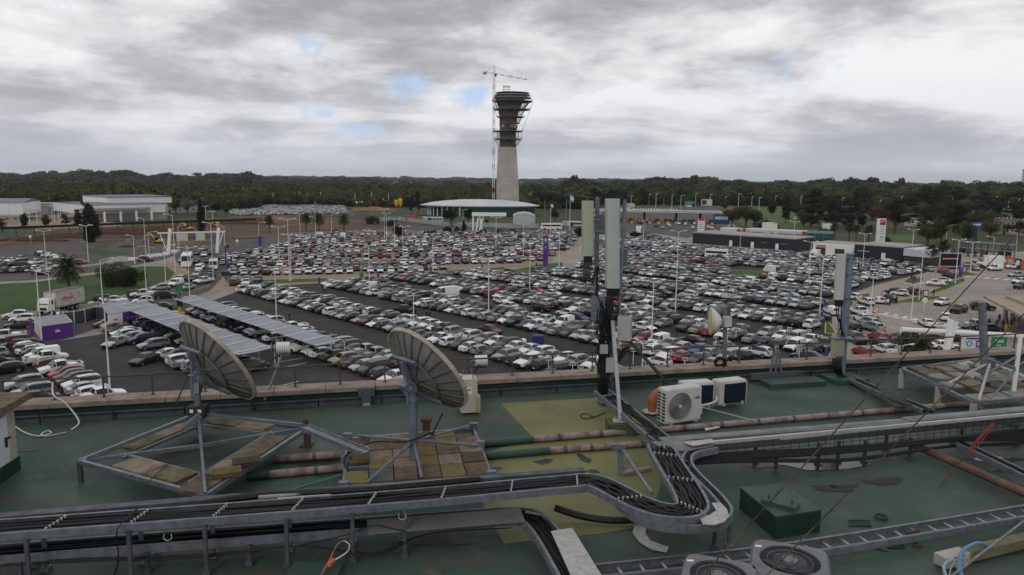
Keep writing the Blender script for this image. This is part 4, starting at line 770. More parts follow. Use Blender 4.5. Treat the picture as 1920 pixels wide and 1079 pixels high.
fence([(180,437),(330,428),(470,416),(500,414)],1.6,M('faded_orange_net',(.30,.10,.05),.8,0,.3,.3),'faded orange netting behind the soil heaps')
fence([(500,428),(600,420),(680,416)],1.0,yellow,'yellow barrier line behind the excavation',panel=False,rails=True)
fence([(1120,432),(1120,431),(1175,414),(1190,410)],1.1,red,'red and white barrier at the toll approach',panel=False,rails=True,post=2.)
# long black shade netting carried on posts
P=[G(x,y) for x,y in((-40,448),(250,436),(480,424))]; T=thing('overhead_netting','long black raised netting strip running across the construction site','netting',P[0]); zz_=[zat(P[0],430),zat(P[1],419),zat(P[2],411.5)]
for i in range(2):
    a,b_=P[i]+Vector((0,0,zz_[i])),P[i+1]+Vector((0,0,zz_[i+1])); m=MB(); m.bar(a,b_,.5,1.0); m.build('netting',black,T)
    for j in range(9): q=P[i].lerp(P[i+1],j/9); zq=zz_[i]+(zz_[i+1]-zz_[i])*j/9; m=MB(); m.box((q.x,q.y,zq/2),(.22,.22,zq)); m.build('post',dark,T)
# toll plaza
A,B_=G(1093,414),G(1352,419); T=thing('toll_canopy','long flat white toll plaza canopy on dark columns','canopy',(A+B_)/2); h=zat(A,394); 
m=MB(); m.bar(A+Vector((0,0,h)),B_+Vector((0,0,h)),9,1.3); m.build('roof',M('canopy_white',(.42,.42,.42),.5,0,.15,.2),T)
for t_ in(.05,.3,.45,.68,.85,.97): q=A.lerp(B_,t_); m=MB(); m.box((q.x,q.y,h/2),(1.3,1.3,h)); m.build('column',dark,T)
for i in range(26): q=A.lerp(B_,.18+i*.02); m=MB(); m.box((q.x,q.y,h+1.1),(.5,.5,1.0)); m.build('roof_vent',white,T)
frs=random.Random(11)
for i in range(14):
    q=A.lerp(B_,.08+i*.062)+Vector((0,-14+frs.uniform(-1,1),0)); T2=thing('toll_booth',f'{names[i]} dark toll booth with yellow bollard, counted from left',  'toll booth',q,'toll booths under the canopy'); m=MB(); m.box(q+Vector((0,0,1.4)),(1.8,2.6,2.8)); m.build('booth',dark,T2); m=MB(); m.box(q+Vector((0,-3.5,.6)),(1.4,2.5,1.2)); m.build('bollard',yellow,T2)
for i in range(26):
    q=G(frs.uniform(1195,1335),frs.uniform(415,430)); put_car(frs.choice(['sedan','hatchback','suv']),frs.choice(['white','silver','charcoal','dark red','dark grey','white']),q.x,q.y,rad(80)+frs.gauss(0,.1),ordl(i)+' small car waiting in the lanes before the toll booths','cars queueing at the toll',z=.06)
# dark retail wall, white service building, second dark building, white glass building, gas station canopy
A,B_,C_=G(1298,459),G(1490,474),G(1521,474)
hh=zat(A,437); T=thing('dark_retail_building','long dark navy flat building with white doors behind the dense lot','building',(A+B_)/2)
d=(B_-A).normalized(); nn=Vector((-d.y,d.x,0)); P=[A,B_,B_+nn*16,A+nn*16]; m=MB(); m.prism([p[:2] for p in P],0,hh); m.build('wall',navy,T); m=MB(); cc=sum(P,Vector())/4; m.prism([((p-cc)*1.01+cc)[:2] for p in P],hh,hh+.4); m.build('roof',M('roof_gravel',(.32,.31,.29),.9,0,.25,.2),T)
for t_ in (.40,.61,.84): q=A.lerp(B_,t_)-nn*.08; m=MB(); m.bar(q+Vector((-.6,0,1.4)),q+d*1.2+Vector((-.6,0,1.4)),.08,2.8); m.build('door',white,T)
for t_ in(.72,.9): text('lettering','~~A~~',A.lerp(B_,t_)-nn*.1+Vector((0,0,hh*.6)),d,(0,0,1),.5,whited,T,width=3)
m=MB(); m.bar(A-nn*.6+Vector((0,0,.3)),B_-nn*.6+Vector((0,0,.3)),.5,.6); m.build('plinth',M('sand_kerb',(.34,.24,.15),.8),T)
A,B_=G(1523,478),G(1600,484); hh=zat(A,455); d=(B_-A).normalized(); nn=Vector((-d.y,d.x,0)); P=[A,B_,B_+nn*14,A+nn*14]; T=thing('white_service_building','white service building with red sign and two open bays','building',(A+B_)/2)
m=MB(); m.prism([p[:2] for p in P],0,hh); m.build('wall',white,T); m=MB(); cc=sum(P,Vector())/4; m.prism([((p-cc)*.94+cc)[:2] for p in P],hh,hh+.06); m.build('roof',concrete,T)
for t0_,t1_,top_ in((.08,.32,.62),(.55,.78,.62)): q,q2=A.lerp(B_,t0_)-nn*.05,A.lerp(B_,t1_)-nn*.05; m=MB(); m.bar(q+Vector((0,0,hh*top_/2)),q2+Vector((0,0,hh*top_/2)),.06,hh*top_); m.build('bay_opening',M('bay_dark',(.05,.045,.04),.8,0,.2,.5),T)
q,q2=A.lerp(B_,.08)-nn*.12,A.lerp(B_,.32)-nn*.12; m=MB(); m.bar(q+Vector((0,0,hh*.74)),q2+Vector((0,0,hh*.74)),.15,hh*.2); m.build('sign_band',red,T); text('lettering','Boxes',(q+q2)/2+Vector((0,0,hh*.74))-nn*.12,d,(0,0,1),.6,wtxt,T,width=3.2)
A,B_=G(1601,486),G(1690,494); hh=zat(A,459); d=(B_-A).normalized(); nn=Vector((-d.y,d.x,0)); P=[A,B_,B_+nn*16,A+nn*16]; T=thing('dark_shop_building','dark navy box building right of the white service building','building',(A+B_)/2)
m=MB(); m.prism([p[:2] for p in P],0,hh); m.build('wall',navy,T); m=MB(); cc=sum(P,Vector())/4; m.prism([((p-cc)*1.01+cc)[:2] for p in P],hh,hh+.35); m.build('roof',M('roof_gravel',(.3,.3,.3)),T)
m=MB(); q=A.lerp(B_,.58)-nn*.06; m.bar(q+Vector((0,0,1.4)),q+d*1.3+Vector((0,0,1.4)),.08,2.8); m.build('door',white,T); text('lettering','~~~~~',A.lerp(B_,.2)-nn*.1+Vector((0,0,hh*.6)),d,(0,0,1),.4,whited,T,width=4)
A,B_=G(1692,496),G(1742,501); hh=zat(A,466); d=(B_-A).normalized(); nn=Vector((-d.y,d.x,0)); T=thing('glass_showroom','showroom with white fascia over dark glass front','building',(A+B_)/2)
m=MB(); m.prism([p[:2] for p in [A+nn*.4,B_+nn*.4,B_+nn*12,A+nn*12]],0,hh*.55); m.build('glass_front',M('shop_glass',(.03,.035,.04),.2,0,.5,.6,col2=(.10,.10,.10)),T); m=MB(); m.prism([p[:2] for p in [A,B_,B_+nn*12.5,A+nn*12.5]],hh*.55,hh); m.build('fascia',M('fascia_grey',(.50,.51,.53),.5),T)
for i in range(9): q=A.lerp(B_,i/8)+nn*.35; m=MB(); m.box((q.x,q.y,hh*.27),(.14,.14,hh*.54)); m.build('mullion',dark,T)
A,B_=G(1345,440),G(1500,449); hh=7.5; d=(B_-A).normalized(); nn=Vector((-d.y,d.x,0)); T=thing('fuel_station_canopy','long white fuel station canopy with red corner blocks','canopy',(A+B_)/2); z0=zat(A,433)
for (t0_,t1_,o0,o1) in((0.02,.28,-1,9),(.28,1,5,15)):
    P=[A.lerp(B_,t0_)+nn*o0,A.lerp(B_,t1_)+nn*o0,A.lerp(B_,t1_)+nn*o1,A.lerp(B_,t0_)+nn*o1]; m=MB(); m.prism([p[:2] for p in P],z0,z0+1.3); m.build('canopy',[M('canopy_panel',(.5,.5,.51),.5,0,.12,.3)],T)
    for p in P[:2]: m=MB(); m.cyl((p.x,p.y,z0-.15),(p.x,p.y,z0+1.45),.9,n=12); m.build('corner_block',red,T)
for t_ in(.1,.35,.5,.75,.92): q=A.lerp(B_,t_)+nn*7; m=MB(); m.box((q.x,q.y,z0/2),(.6,.6,z0)); m.build('column',white,T)
shed('fuel_shop','small white kiosk behind the fuel station canopy',quad(G(1439,440),G(1456,440),6),zat(G(1439,440),419),white,white,0)
shed('dark_kiosk','dark kiosk with orange panel behind the canopy',quad(G(1421,434),G(1438,434),6),zat(G(1421,434),418),dark,dark,0)
shed('green_roof_shop','low shop with green roof behind the white service building',quad(G(1512,459),G(1560,461),10),5,M('teal_wall',(.02,.07,.07),.6),M('teal_roof',(.06,.14,.13),.6),.5)
shed('stone_office','beige three storey office with small windows at right edge',quad(G(1862,438),G(1925,444),14),zat(G(1862,438),408),M('beige_render',(.30,.26,.21),.8,0,.15,.3),corrl,0)
T=bpy.data.objects['stone_office']; A,B_=G(1862,438),G(1925,444)
for r_ in range(3):
    for k_ in range(8): q=A.lerp(B_,(k_+.7)/8.4)+Vector((0,-.22,2.2+r_*3.1)); m=MB(); m.box(q,(1.2,.08,1.2)); m.build('window',dark,T)
for x0,x1,yb,yt,lab in ((1650,1675,398,391,'pale shed roof among far trees'),(1680,1698,400,392,'white gable far right of centre trees'),(1808,1850,404,396,'long low flyover like canopy at far right'),(1850,1862,402,398,'small white cabin by yellow tree'),(1870,1895,398,393,'row of white vans under a far shelter'),(1500,1530,412,408,'far low wall between the pines'),(1700,1728,418,403,'white cluster of parked vehicles seen between pines'),(1712,1735,425,421,'pale flat roofs beneath the pines'),(1745,1815,420,416,'pale low roofs glimpsed through pines'),(1100,1128,412,404,'white cabin beside toll plaza'),(1178,1190,395,383,'white office block above the toll canopy'),(1060,1090,424,417,'low white wall kiosk left of the antenna'),(790,830,415,409,'light site cabin with arches near the orange truck')):
    A=G(x0,yb); shed('far_building',lab,quad(A,G(x1,yb),8),zat(A,yt),whited,corrl,.4)
# porch of the terminal at lower right: sloping slab roof on columns
PY=[G(1845,590,6.8),G(1990,655,6.8),G(2100,590,6.8),G(1905,589,6.8)]; T=thing('entrance_porch','tan stone slab roof of the terminal entrance porch at the right edge','porch',G(1890,630))
m=MB(); m.prism([G(1844,555,4.6)[:2],G(1990,630,4.6)[:2],G(2200,625,4.6)[:2],G(2150,553,4.6)[:2],G(1880,554,4.6)[:2]],4.2,4.6); m.build('roof_slab',M('porch_stone',(.34,.27,.20),.8,0,.2,.6),T)
m=MB(); m.bar(G(1886,556,4.85),G(1990,598,4.85),.3,.5); m.build('parapet',concrete,T)
for px,py in((1884,600),(1897,607),(1908,613),(1918,600)): q=G(px,py); m=MB(); m.box((q.x,q.y,2.1),(.6,.6,4.2)); m.build('column',concrete,T)
for i in range(8): q=G(1886+i*7,552+i*.6,3.9); m=MB(); m.cyl(q,q+Vector((0,0,1.0)),.03,n=5); m.build('railing_post',galv_d,T)
m=MB(); m.bar(G(1886,552,3.9)+Vector((0,0,1)),G(1942,556.8,3.9)+Vector((0,0,1)),.05,.05); m.build('railing',galv_d,T)
# distant water/communications tower cut by the right edge
p=G(1921,400); T=thing('radio_tower','grey radar tower with white red banded drum cut by the right edge','tower',p); m=MB(); h=zat(p,346); m.cyl(p,p+Vector((0,0,h)),2.0,1.4,n=12); m.build('shaft',galv,T); m=MB(); m.lathe(p,[(1.2,h-2),(4.2,h+2),(4.6,h+4),(4.6,zat(p,321)),(4.4,zat(p,318)),(0,zat(p,317))],20); m.build('drum',whited,T); m=MB(); m.cyl(p+Vector((0,0,zat(p,320))),p+Vector((0,0,zat(p,318))),4.7,n=20); m.build('band',red,T)
# ================================================================ CARPORTS AND KIOSKS
shade=M('shade_fabric',(.26,.28,.31),.7,0,.15,.6,rnd=.08)
def carport(label,a0,a1,s0,s1,t0,t1,h0,h1):
    c=gd*((t0+t1)/2)+gn*((s0+s1)/2); T=thing('carport',label,'carport',c); step=4.9; t=t0
    while t<t1-.5:
        e=min(t+step,t1)
        n_=6; m=MB(); vs=[]
        for j in range(n_+1):
            f=j/n_; z=h0+(h1-h0)*f; 
            for tt in(t+.03,e-.03): p=gd*tt+gn*(s0+(s1-s0)*f); vs.append((p.x,p.y,z-.10*math.sin(PI*((tt-t)/step))-.12*math.sin(PI*f)))
        m.add(vs,[(2*j,2*j+1,2*j+3,2*j+2) for j in range(n_)]); m.build('shade_panel',shade,T)
        # curved post and rafter
        b0=gd*(t+.0)+gn*(s1+.5 if 0 else s0-.2)
        m=MB(); p0=gd*t+gn*(s1+.7); p1=gd*t+gn*(s0); m.tube([p0,p0+Vector((0,0,h1-.5)),p0-gn*.25+Vector((0,0,h1-.1)),gd*t+gn*(s1)+Vector((0,0,h1+.03)),p1+Vector((0,0,h0+.0))],.06,6); m.build('frame',lampw,T)
        t+=step
    m=MB(); p0=gd*t1+gn*(s1+.7); m.tube([p0,p0+Vector((0,0,h1-.5)),p0-gn*.25+Vector((0,0,h1-.1)),gd*t1+gn*s1+Vector((0,0,h1+.03)),gd*t1+gn*s0+Vector((0,0,h0))],.06,6); m.build('frame',lampw,T)
carport('nearer grey fabric carport over a car row at left',0,0,34.0*K,38.2*K,-121*K,-78.6*K,2.45*K,2.65*K)
carport('farther grey fabric carport over a car row behind the first',0,0,42.6*K,45.9*K,-121.5*K,-77*K,2.45*K,2.65*K)
# purple cabin and fence, kiosk with purple fascia
A,B_,C_=G(79,640),G(138,633),G(116,612)
T=thing('parking_cabin','grey roofed cabin with a purple side wall at left','cabin',A); Z=2.4
P=[G(79,641),G(138,632),G(124,616),G(66,622)]; 
for i in range(4): m=MB(); a,b_=P[i],P[(i+1)%4]; m.bar(Vector((a.x,a.y,Z/2)),Vector((b_.x,b_.y,Z/2)),.1,Z); m.build('wall',purple if i==0 else whited,T)
m=MB(); m.prism([p[:2] for p in P],Z-.35,Z-.25); m.build('roof',shade,T)
d=(P[1]-P[0]).normalized(); fN=Vector((d.y,-d.x,0))*.08; q=P[0].lerp(P[1],.5)+fN+Vector((0,0,1.35)); m=MB(); m.bar(q-d*.35,q+d*.35,.03,.16); m.bar(q-d*.25+Vector((0,0,.22)),q+d*.1+Vector((0,0,.22)),.03,.1); m.tube([q-d*.45-Vector((0,0,.2)),q-Vector((0,0,.12)),q+d*.45-Vector((0,0,.2))],.03,4); m.build('emblem',wtxt,T)
T=thing('screen_fence','dark grey mesh fence on white posts beside the purple cabin','fence',G(160,612)); pts=[G(120,612),G(140,610),G(160,606),G(182,600),G(205,602)]
for i in range(4):
    a,b_=pts[i],pts[i+1]; m=MB(); m.bar(a+Vector((0,0,1.25)),b_+Vector((0,0,1.25)),.05,2.2); m.build('mesh_panel',M('mesh_grey',(.06,.065,.075),.6,0,.1),T); 
    for q in ((a,b_) if i==3 else (a,)): m=MB(); m.box((q.x,q.y,1.3),(.12,.12,2.6)); m.build('post',white,T)
    m=MB(); m.bar(a+Vector((0,0,2.4)),b_+Vector((0,0,2.4)),.06,.06); m.build('rail',white,T)
P=[G(205,623),G(262,611),G(243,592),G(190,600)]; T=thing('kiosk_shelter','grey roofed shelter with white and purple fascia panels','shelter',P[0]); Z=2.8
m=MB(); m.prism([p[:2] for p in P],Z,Z+.12); m.build('roof',shade,T)
for f0,f1,mm in((0,.45,white),(.45,1,purple)): a,b_=P[0].lerp(P[1],f0),P[0].lerp(P[1],f1); m=MB(); z0_=.2 if mm is white else 1.1; m.bar(a+Vector((0,0,(Z+z0_)/2)),b_+Vector((0,0,(Z+z0_)/2)),.08,Z-z0_); m.build('fascia_panel',mm,T)
d=(P[1]-P[0]).normalized(); fN=Vector((d.y,-d.x,0))*.07
for i in range(3): q=P[0].lerp(P[1],.56+.15*i)+fN+Vector((0,0,1.8)); m=MB(); m.bar(q,q+d*.5,.02,.1); m.build('text_line',wtxt,T)
q=P[0].lerp(P[1],.22)+fN+Vector((0,0,1.9)); m=MB(); m.tube([q-d*.4,q+Vector((0,0,.15)),q+d*.4],.04,4); m.tube([q-d*.4,q-Vector((0,0,.12)),q+d*.4],.04,4); m.build('emblem',dark,T)
for p in P: m=MB(); m.box((p.x,p.y,Z/2),(.12,.12,Z)); m.build('post',white,T)
T=thing('yellow_gate_machine','yellow ticket island with black machine beside the far carport','machine',G(340,585)); m=MB(); q=G(338,588); m.box(q+Vector((0,0,.15)),(4.2,1,.3),rz=rad(-35)); m.build('plinth',yellow,T); m=MB(); m.box(q+Vector((0,0,.9)),(.5,.5,1.2)); m.build('column',yellow,T); m=MB(); m.box(q+Vector((0,0,2.2)),(.9,.5,1.7)); m.build('machine',dark,T)
for i,(px,py) in enumerate(((1187,672),(1214,700),(1229,675),(1283,630+60),(1341,645),(1363,640),(1379,630),(1461,625),(1479,628),(1515,632),(1453,664),(1497,672),(1073,700),(1028,690),(1088,706))):
    p=G(px,py+12); T=thing('bay_sign',ordl(i)+' small white double number plate sign over the near cars','sign',p,'number signs on posts in the near rows'); m=MB(); m.cyl(p,p+Vector((0,0,1.9)),.05,n=6); m.build('post',white,T); m=MB(); m.box(p+Vector((0,0,2.1)),(.75,.06,.42)); m.build('plate',wtxt,T); m=MB(); [m.box(p+Vector((s_*.17,-.04,2.1)),(.26,.02,.24)) for s_ in(-1,1)]; m.build('symbols',navy,T)
for px,py in((273,620),(291,632),(308,643),(326,652)):
    pass
# ================================================================ LORRY, COACH, MINIBUS, BUS
def lorry():
    p0=G(93,592); p1=G(164,575); d=(p1-p0).normalized(); n=Vector((-d.y,d.x,0)); T=thing('box_truck','white box truck with red Potigian lettering beside the lawn','truck',p0)
    B=(d,n,Vector((0,0,1))); o=p0+n*1.2
    m=MB(); m.box(o+d*5.6+Vector((0,0,2.55)),(7.6,2.45,2.9),B=B); m.build('cargo_box',M('curtain_side',(.56,.54,.50),.6,0,.25,1.2,col2=(.36,.34,.31)),T)
    m=MB(); m.box(o+d*5.6+Vector((0,0,4.04)),(7.7,2.55,.08),B=B); m.build('box_roof',M('tarpaulin_grey',(.15,.16,.18),.6,0,.2,1),T)
    m=MB(); pr=[(0,.75),(0,1.9),(.3,2.95),(1.6,3.0),(1.6,.75)]; m.add([o+d*(x-.1)+n*(s_*1.15)+Vector((0,0,z)) for s_ in(-1,1) for x,z in pr],[(0,1,2,3,4),(9,8,7,6,5)]+[(i,i+5,(i+1)%5+5,(i+1)%5) for i in range(5)]); m.build('cab',white,T)
    m=MB(); m.add([o+d*x+n*s_+Vector((0,0,z)) for x,z,s_ in((-.09,1.95,-1.02),(-.09,1.95,1.02),(.17,2.8,1.02),(.17,2.8,-1.02))],[(0,1,2,3)]); m.build('windscreen',glass,T)
    m=MB(); m.box(o+d*.75-n*1.16+Vector((0,0,2.3)),(.8,.02,.75),B=B); m.build('side_window',glass,T)
    m=MB(); m.box(o-d*.13+Vector((0,0,1.15)),(.06,1.5,.5),B=B); m.build('grille',dark,T)
    m=MB(); m.box(o+d*4.6+Vector((0,0,.85)),(8.5,.9,.3),B=B); m.build('chassis',dark,T)
    for x in(.6,5.9,7.1):
        for s_ in(-1,1): m=MB(); q=o+d*x+n*(s_*1.05)+Vector((0,0,.5)); m.cyl(q-n*.16,q+n*.16,.5,n=16); m.cyl(q+n*s_*.165,q+n*s_*.17,.28,n=12,mi=1); m.build('wheel',[tyre,rim],T)
    f=o-n*1.25; text('lettering','POTIGIAN',f+d*4.7+Vector((0,0,2.55)),d,(0,0,1),.55,M('truck_red',(.55,.03,.02),.5,0,0),T,width=2.9,bold=.03)
    m=MB(); m.tube([f+d*(5.0+1.1*math.sin(a_))+Vector((0,0,2.75+.75*math.cos(a_))) for a_ in [i*.2-.1 for i in range(9)]],.07,4); m.build('swoosh',yellow,T)
    m=MB(); m.tube([f+d*7.9+Vector((0,0,3.5)),f+d*8.05+Vector((0,0,2.7)),f+d*8.1+Vector((0,0,2.3))],[.16,.1,.04],4); m.build('exclamation_mark',yellow,T)
    m=MB(); m.bar(f+d*4+Vector((0,0,2.1)),f+d*6+Vector((0,0,2.1)),.02,.06); m.build('text_line',M('truck_red',(1,0,0)),T)
    q=o+d*1.9-n*0; m=MB(); m.box(o+d*1.75-n*.3+Vector((0,0,4.2)),(.3,.5,.3),B=B); m.build('beacon',red,T)
    for i in range(11): m=MB(); m.box(f+d*(2.2+i*.7)+Vector((0,0,1.25)),(.06,.02,.35),B=B); m.build('strap',dark,T)
lorry()
def coach(px,py,hd,L,Wd,Hh,label,name='coach'):
    p=G(px,py); d=Vector((math.cos(rad(hd)),math.sin(rad(hd)),0)); n=Vector((-d.y,d.x,0)); B=(d,n,Vector((0,0,1))); T=thing(name,label,'bus',p); c=p+Vector((0,0,0))
    pr=[(-L/2,.4),(-L/2,Hh-.2),(-L/2+.3,Hh),(L/2-.6,Hh),(L/2-.15,Hh*.62),(L/2,1.2),(L/2,.4)]; k=len(pr); m=MB(); m.add([c+d*x+n*(s_*Wd/2)+Vector((0,0,z)) for s_ in(-1,1) for x,z in pr],[tuple(range(k)),tuple(range(k,2*k))[::-1]]+[(i,(i+1)%k,(i+1)%k+k,i+k) for i in range(k)]); m.build('body',white,T)
    for s_ in(-1,1): m=MB(); m.box(c+n*(s_*(Wd/2+.02))+d*(-.2)+Vector((0,0,Hh*.66)),(L*.86,.04,Hh*.24),B=B); m.build('side_windows',glass,T)
    m=MB(); m.add([c+d*(L/2-.12)+n*(s_*Wd*.44)+Vector((0,0,Hh*.55)) for s_ in(-1,1)]+[c+d*(L/2-.5)+n*(s_*Wd*.42)+Vector((0,0,Hh*.93)) for s_ in(1,-1)],[(0,1,2,3)]); m.v=[(Vector(v)+d*.1)[:] for v in m.v]; m.build('windscreen',glass,T)
    for x in(-L*.3,L*.32):
        for s_ in(-1,1): m=MB(); q=c+d*x+n*(s_*(Wd/2-.1))+Vector((0,0,.48)); m.cyl(q-n*.14,q+n*.14,.48,n=14); m.build('wheel',tyre,T)
    m=MB(); m.box(c-d*L*.15+Vector((0,0,Hh+.12)),(1.6,1.2,.2),B=B); m.build('roof_unit',whited,T)
coach(351,499,290,11,2.5,3.6,'white coach coming down the exit road under the gantry')
coach(1033,431,190,11,2.5,3.3,'white coach on the road right of the glass building')
coach(401,505,290,6,2.1,2.7,'white minibus in the right lane of the exit road','minibus')
coach(1345,484,-30,8,2.2,3.0,'white minibus with large side windows in the dense lot','minibus')
coach(1197,437,80,8,2.4,3.2,'white bus before the toll lanes','minibus')
def boxtruck(px,py,hd,lab,col=white,s=1,bl=3.6):
    p=G(px,py); d=Vector((math.cos(rad(hd)),math.sin(rad(hd)),0)); n=Vector((-d.y,d.x,0)); B=(d,n,Vector((0,0,1))); T=thing('delivery_truck',lab,'truck',p)
    m=MB(); m.box(p-d*(2.7-bl/2)*s+Vector((0,0,1.9*s)),(bl*s,2.1*s,2.2*s),B=B); m.build('cargo_box',col,T); m=MB(); pr=[(1.0,.5),(1.0,2.2),(1.7,2.2),(2.2,1.5),(2.7,1.3),(2.7,.5)]; m.add([p+d*x*s+n*(q*.95*s)+Vector((0,0,z*s)) for q in(-1,1) for x,z in pr],[tuple(range(6)),tuple(range(6,12))[::-1]]+[(i,(i+1)%6,(i+1)%6+6,i+6) for i in range(6)]); m.build('cab',white,T)
    m=MB(); m.add([p+d*x*s+n*(q*.8*s)+Vector((0,0,z*s)) for x,z,q in((1.72,2.17,-1),(1.72,2.17,1),(2.22,1.53,1),(2.22,1.53,-1))],[(0,1,2,3)]); m.v=[(Vector(v)+d*.03+Vector((0,0,.03)))[:] for v in m.v]; m.build('windscreen',glass,T)
    for x in(-1.7,1.9):
        for q_ in(-1,1): m=MB(); q=p+d*x*s+n*q_*.95*s+Vector((0,0,.38*s)); m.cyl(q-n*.12,q+n*.12,.38*s,n=12); m.build('wheel',tyre,T)
    return T
boxtruck(1855,503,175,'white box van crossing in front of the banner wall',s=1.25)
boxtruck(1527,488,235,'white cab truck in the dense lot by the service building',s=1.1)
boxtruck(994,655,190,'white pickup with dark blue cargo box in the near lot',M('cargo_blue',(.015,.03,.16),.5,0,.15,2),s=.72,bl=2.2)
boxtruck(1442,513,100,'white panel truck beside the grass island',s=.8)
boxtruck(1555,448-14,10,'white articulated lorry body behind the palms',s=1.3)
p=G(835,560)
put_car('large van','white',p.x,p.y,rad(215),'tall white van rising above the cars in the middle of the lot','vans standing in the lot')
p=G(1000,545)
# ================================================================ EXCAVATORS, HEAPS, BARRIERS
def digger(px,py,s,hd,lab):
    p=G(px,py); d=Vector((math.cos(rad(hd)),math.sin(rad(hd)),0)); n=Vector((-d.y,d.x,0)); B=(d,n,Vector((0,0,1))); T=thing('excavator',lab,'excavator',p)
    for q in(-1,1): m=MB(); m.box(p+n*q*1.1*s+Vector((0,0,.45*s)),(3.6*s,.6*s,.9*s),B=B); m.build('track',dark,T)
    m=MB(); m.box(p-d*.6*s+Vector((0,0,1.5*s)),(3.0*s,2.4*s,1.1*s),B=B); m.build('body',yellow,T); m=MB(); m.box(p+d*.5*s+n*.7*s+Vector((0,0,2.3*s)),(1.3*s,1.0*s,1.5*s),B=B); m.build('cab',glass,T)
    a=p+d*1.0*s+Vector((0,0,1.7*s)); b1=a+d*2.6*s+Vector((0,0,2.6*s)); c1=b1+d*2.6*s-Vector((0,0,.8*s)); e1=c1+d*.3*s-Vector((0,0,2.6*s)); m=MB(); m.bar(a,b1,.5*s); m.bar(b1,c1,.45*s); m.build('boom',yellow,T); m=MB(); m.bar(c1,e1,.35*s); m.build('stick',yellow,T); m=MB(); m.box(e1-d*.3*s,(1.0*s,1.1*s,.9*s),B=B); m.build('bucket',dark,T)
digger(298,457,.85,180,'yellow excavator by the rubble on the demolished slab'); digger(405,426,.9,190,'yellow excavator at the trench behind the gantry'); digger(355,432,.8,170,'yellow loader in the trench left of the cypress')
T=thing('orange_truck','orange red site truck before the round building','truck',G(775,416)); q=G(775,416); m=MB(); m.box(q+Vector((-1.5,0,2.2)),(6,3,2.6)); m.build('body',M('site_orange',(.40,.07,.03),.6,0,.3,.5),T); m=MB(); m.box(q+Vector((4,0,1.6)),(3,2.6,2.2)); m.build('cab',M('site_orange',(1,0,0)),T); m=MB(); [m.cyl(q+Vector((x,-1.6,.6)),q+Vector((x,1.6,.6)),.6,n=10) for x in(-3,0,4)]; m.build('wheels',tyre,T)
def heap(px,py,rx_,ry_,h_,mat,lab,seed=1,name='soil_heap',cat='heap'):
    p=G(px,py); r_=random.Random(seed); n_=18; m=MB(); vs=[]
    for j in range(6):
        f=j/5
        for i in range(n_): a_=2*PI*i/n_; k_=(1-f)*(1+r_.uniform(-.18,.18)); vs.append((p.x+math.cos(a_)*rx_*k_,p.y+math.sin(a_)*ry_*k_,h_*(1-(1-f)**1.6)*(1+r_.uniform(-.15,.1)) if j else .0))
    m.add(vs,[(j*n_+i,j*n_+(i+1)%n_,(j+1)*n_+(i+1)%n_,(j+1)*n_+i) for j in range(5) for i in range(n_)]); tag(m.build(name,mat),lab,cat)
soil=M('soil',(.07,.035,.022),.95,0,.4,.5,col2=(.04,.028,.022),bump=.6); sand=M('sand',(.24,.13,.07),.95,0,.3,.4,bump=.4); rub=M('rubble',(.14,.125,.11),.95,0,.4,.6,col2=(.06,.045,.035),bump=.8)
for a_ in ((60,452,14,4,1.6,soil,'low brown soil bank at far left',1),(130,446,16,4,1.8,soil,'brown soil bank left of the dark tree',2),(230,440,22,4,2.0,soil,'long soil bank right of the dark tree',3),(300,436,18,5,2.0,soil,'soil bank behind the excavator',4),(265,461,6,3.0,1.3,rub,'grey brown rubble heap on the slab',5),(240,464,3.5,2.2,.8,soil,'small dark soil heap on the slab',6),(285,455,5,3,1.6,rub,'rubble heap beside the excavator',7),(430,420,30,6,1.8,soil,'long red soil bank under the netting',8),(520,413,14,6,2.2,sand,'sand heap at the right of the trench',9),(700,395,18,8,3,sand,'orange sand heap before the white sheds',10),(640,392,14,5,2,sand,'low sand bank near the storage yard',11),(350,446,34,7,.8,M('dark_fill',(.035,.032,.03),.9,0,.3,.3),'dark trench fill behind the sign gantry',12),(900,424,20,3,.6,sand,'strip of orange soil behind the taxis',13)): heap(*a_[:7],seed=a_[7])
for i in range(16):
    p=G(262+frs.uniform(-24,34),460+frs.uniform(-9,8)); m=MB(); m.box(p+Vector((0,0,.25)),(frs.uniform(.5,1.6),frs.uniform(.4,1.1),frs.uniform(.3,.7)),rz=frs.uniform(0,3)); tag(m.build('concrete_chunk',concrete),ordl(i)+' broken concrete chunk lying on the demolished slab','rubble','broken concrete chunks on the slab')
for i,(px,py) in enumerate(((247,489),(268,485),(281,483),(291,482),(299,481),(311,479),(328,474))):
    p=G(px,py); m=MB(); m.prism([(p.x-.9,p.y-.3),(p.x+.9,p.y-.3),(p.x+.9,p.y+.3),(p.x-.9,p.y+.3)],0,.5); m.box(p+Vector((0,0,.75)),(1.8,.25,.5)); tag(m.build('road_barrier',white),['first','second','third','fourth','fifth','sixth','seventh'][i]+' white road barrier from the left by the crossing','barrier','white barriers by the crossing')
# blue totem board / white parking board
T,c,w,h=board(638,436,648,448,449,white,'parking_board','white notice board reading P LL at the edge of the back lot',legs=2,cat='sign'); text('lettering','PLL',c-Vector((0,0,h*.2)),(1,0,0),(0,0,1),h*.35,dark,T)
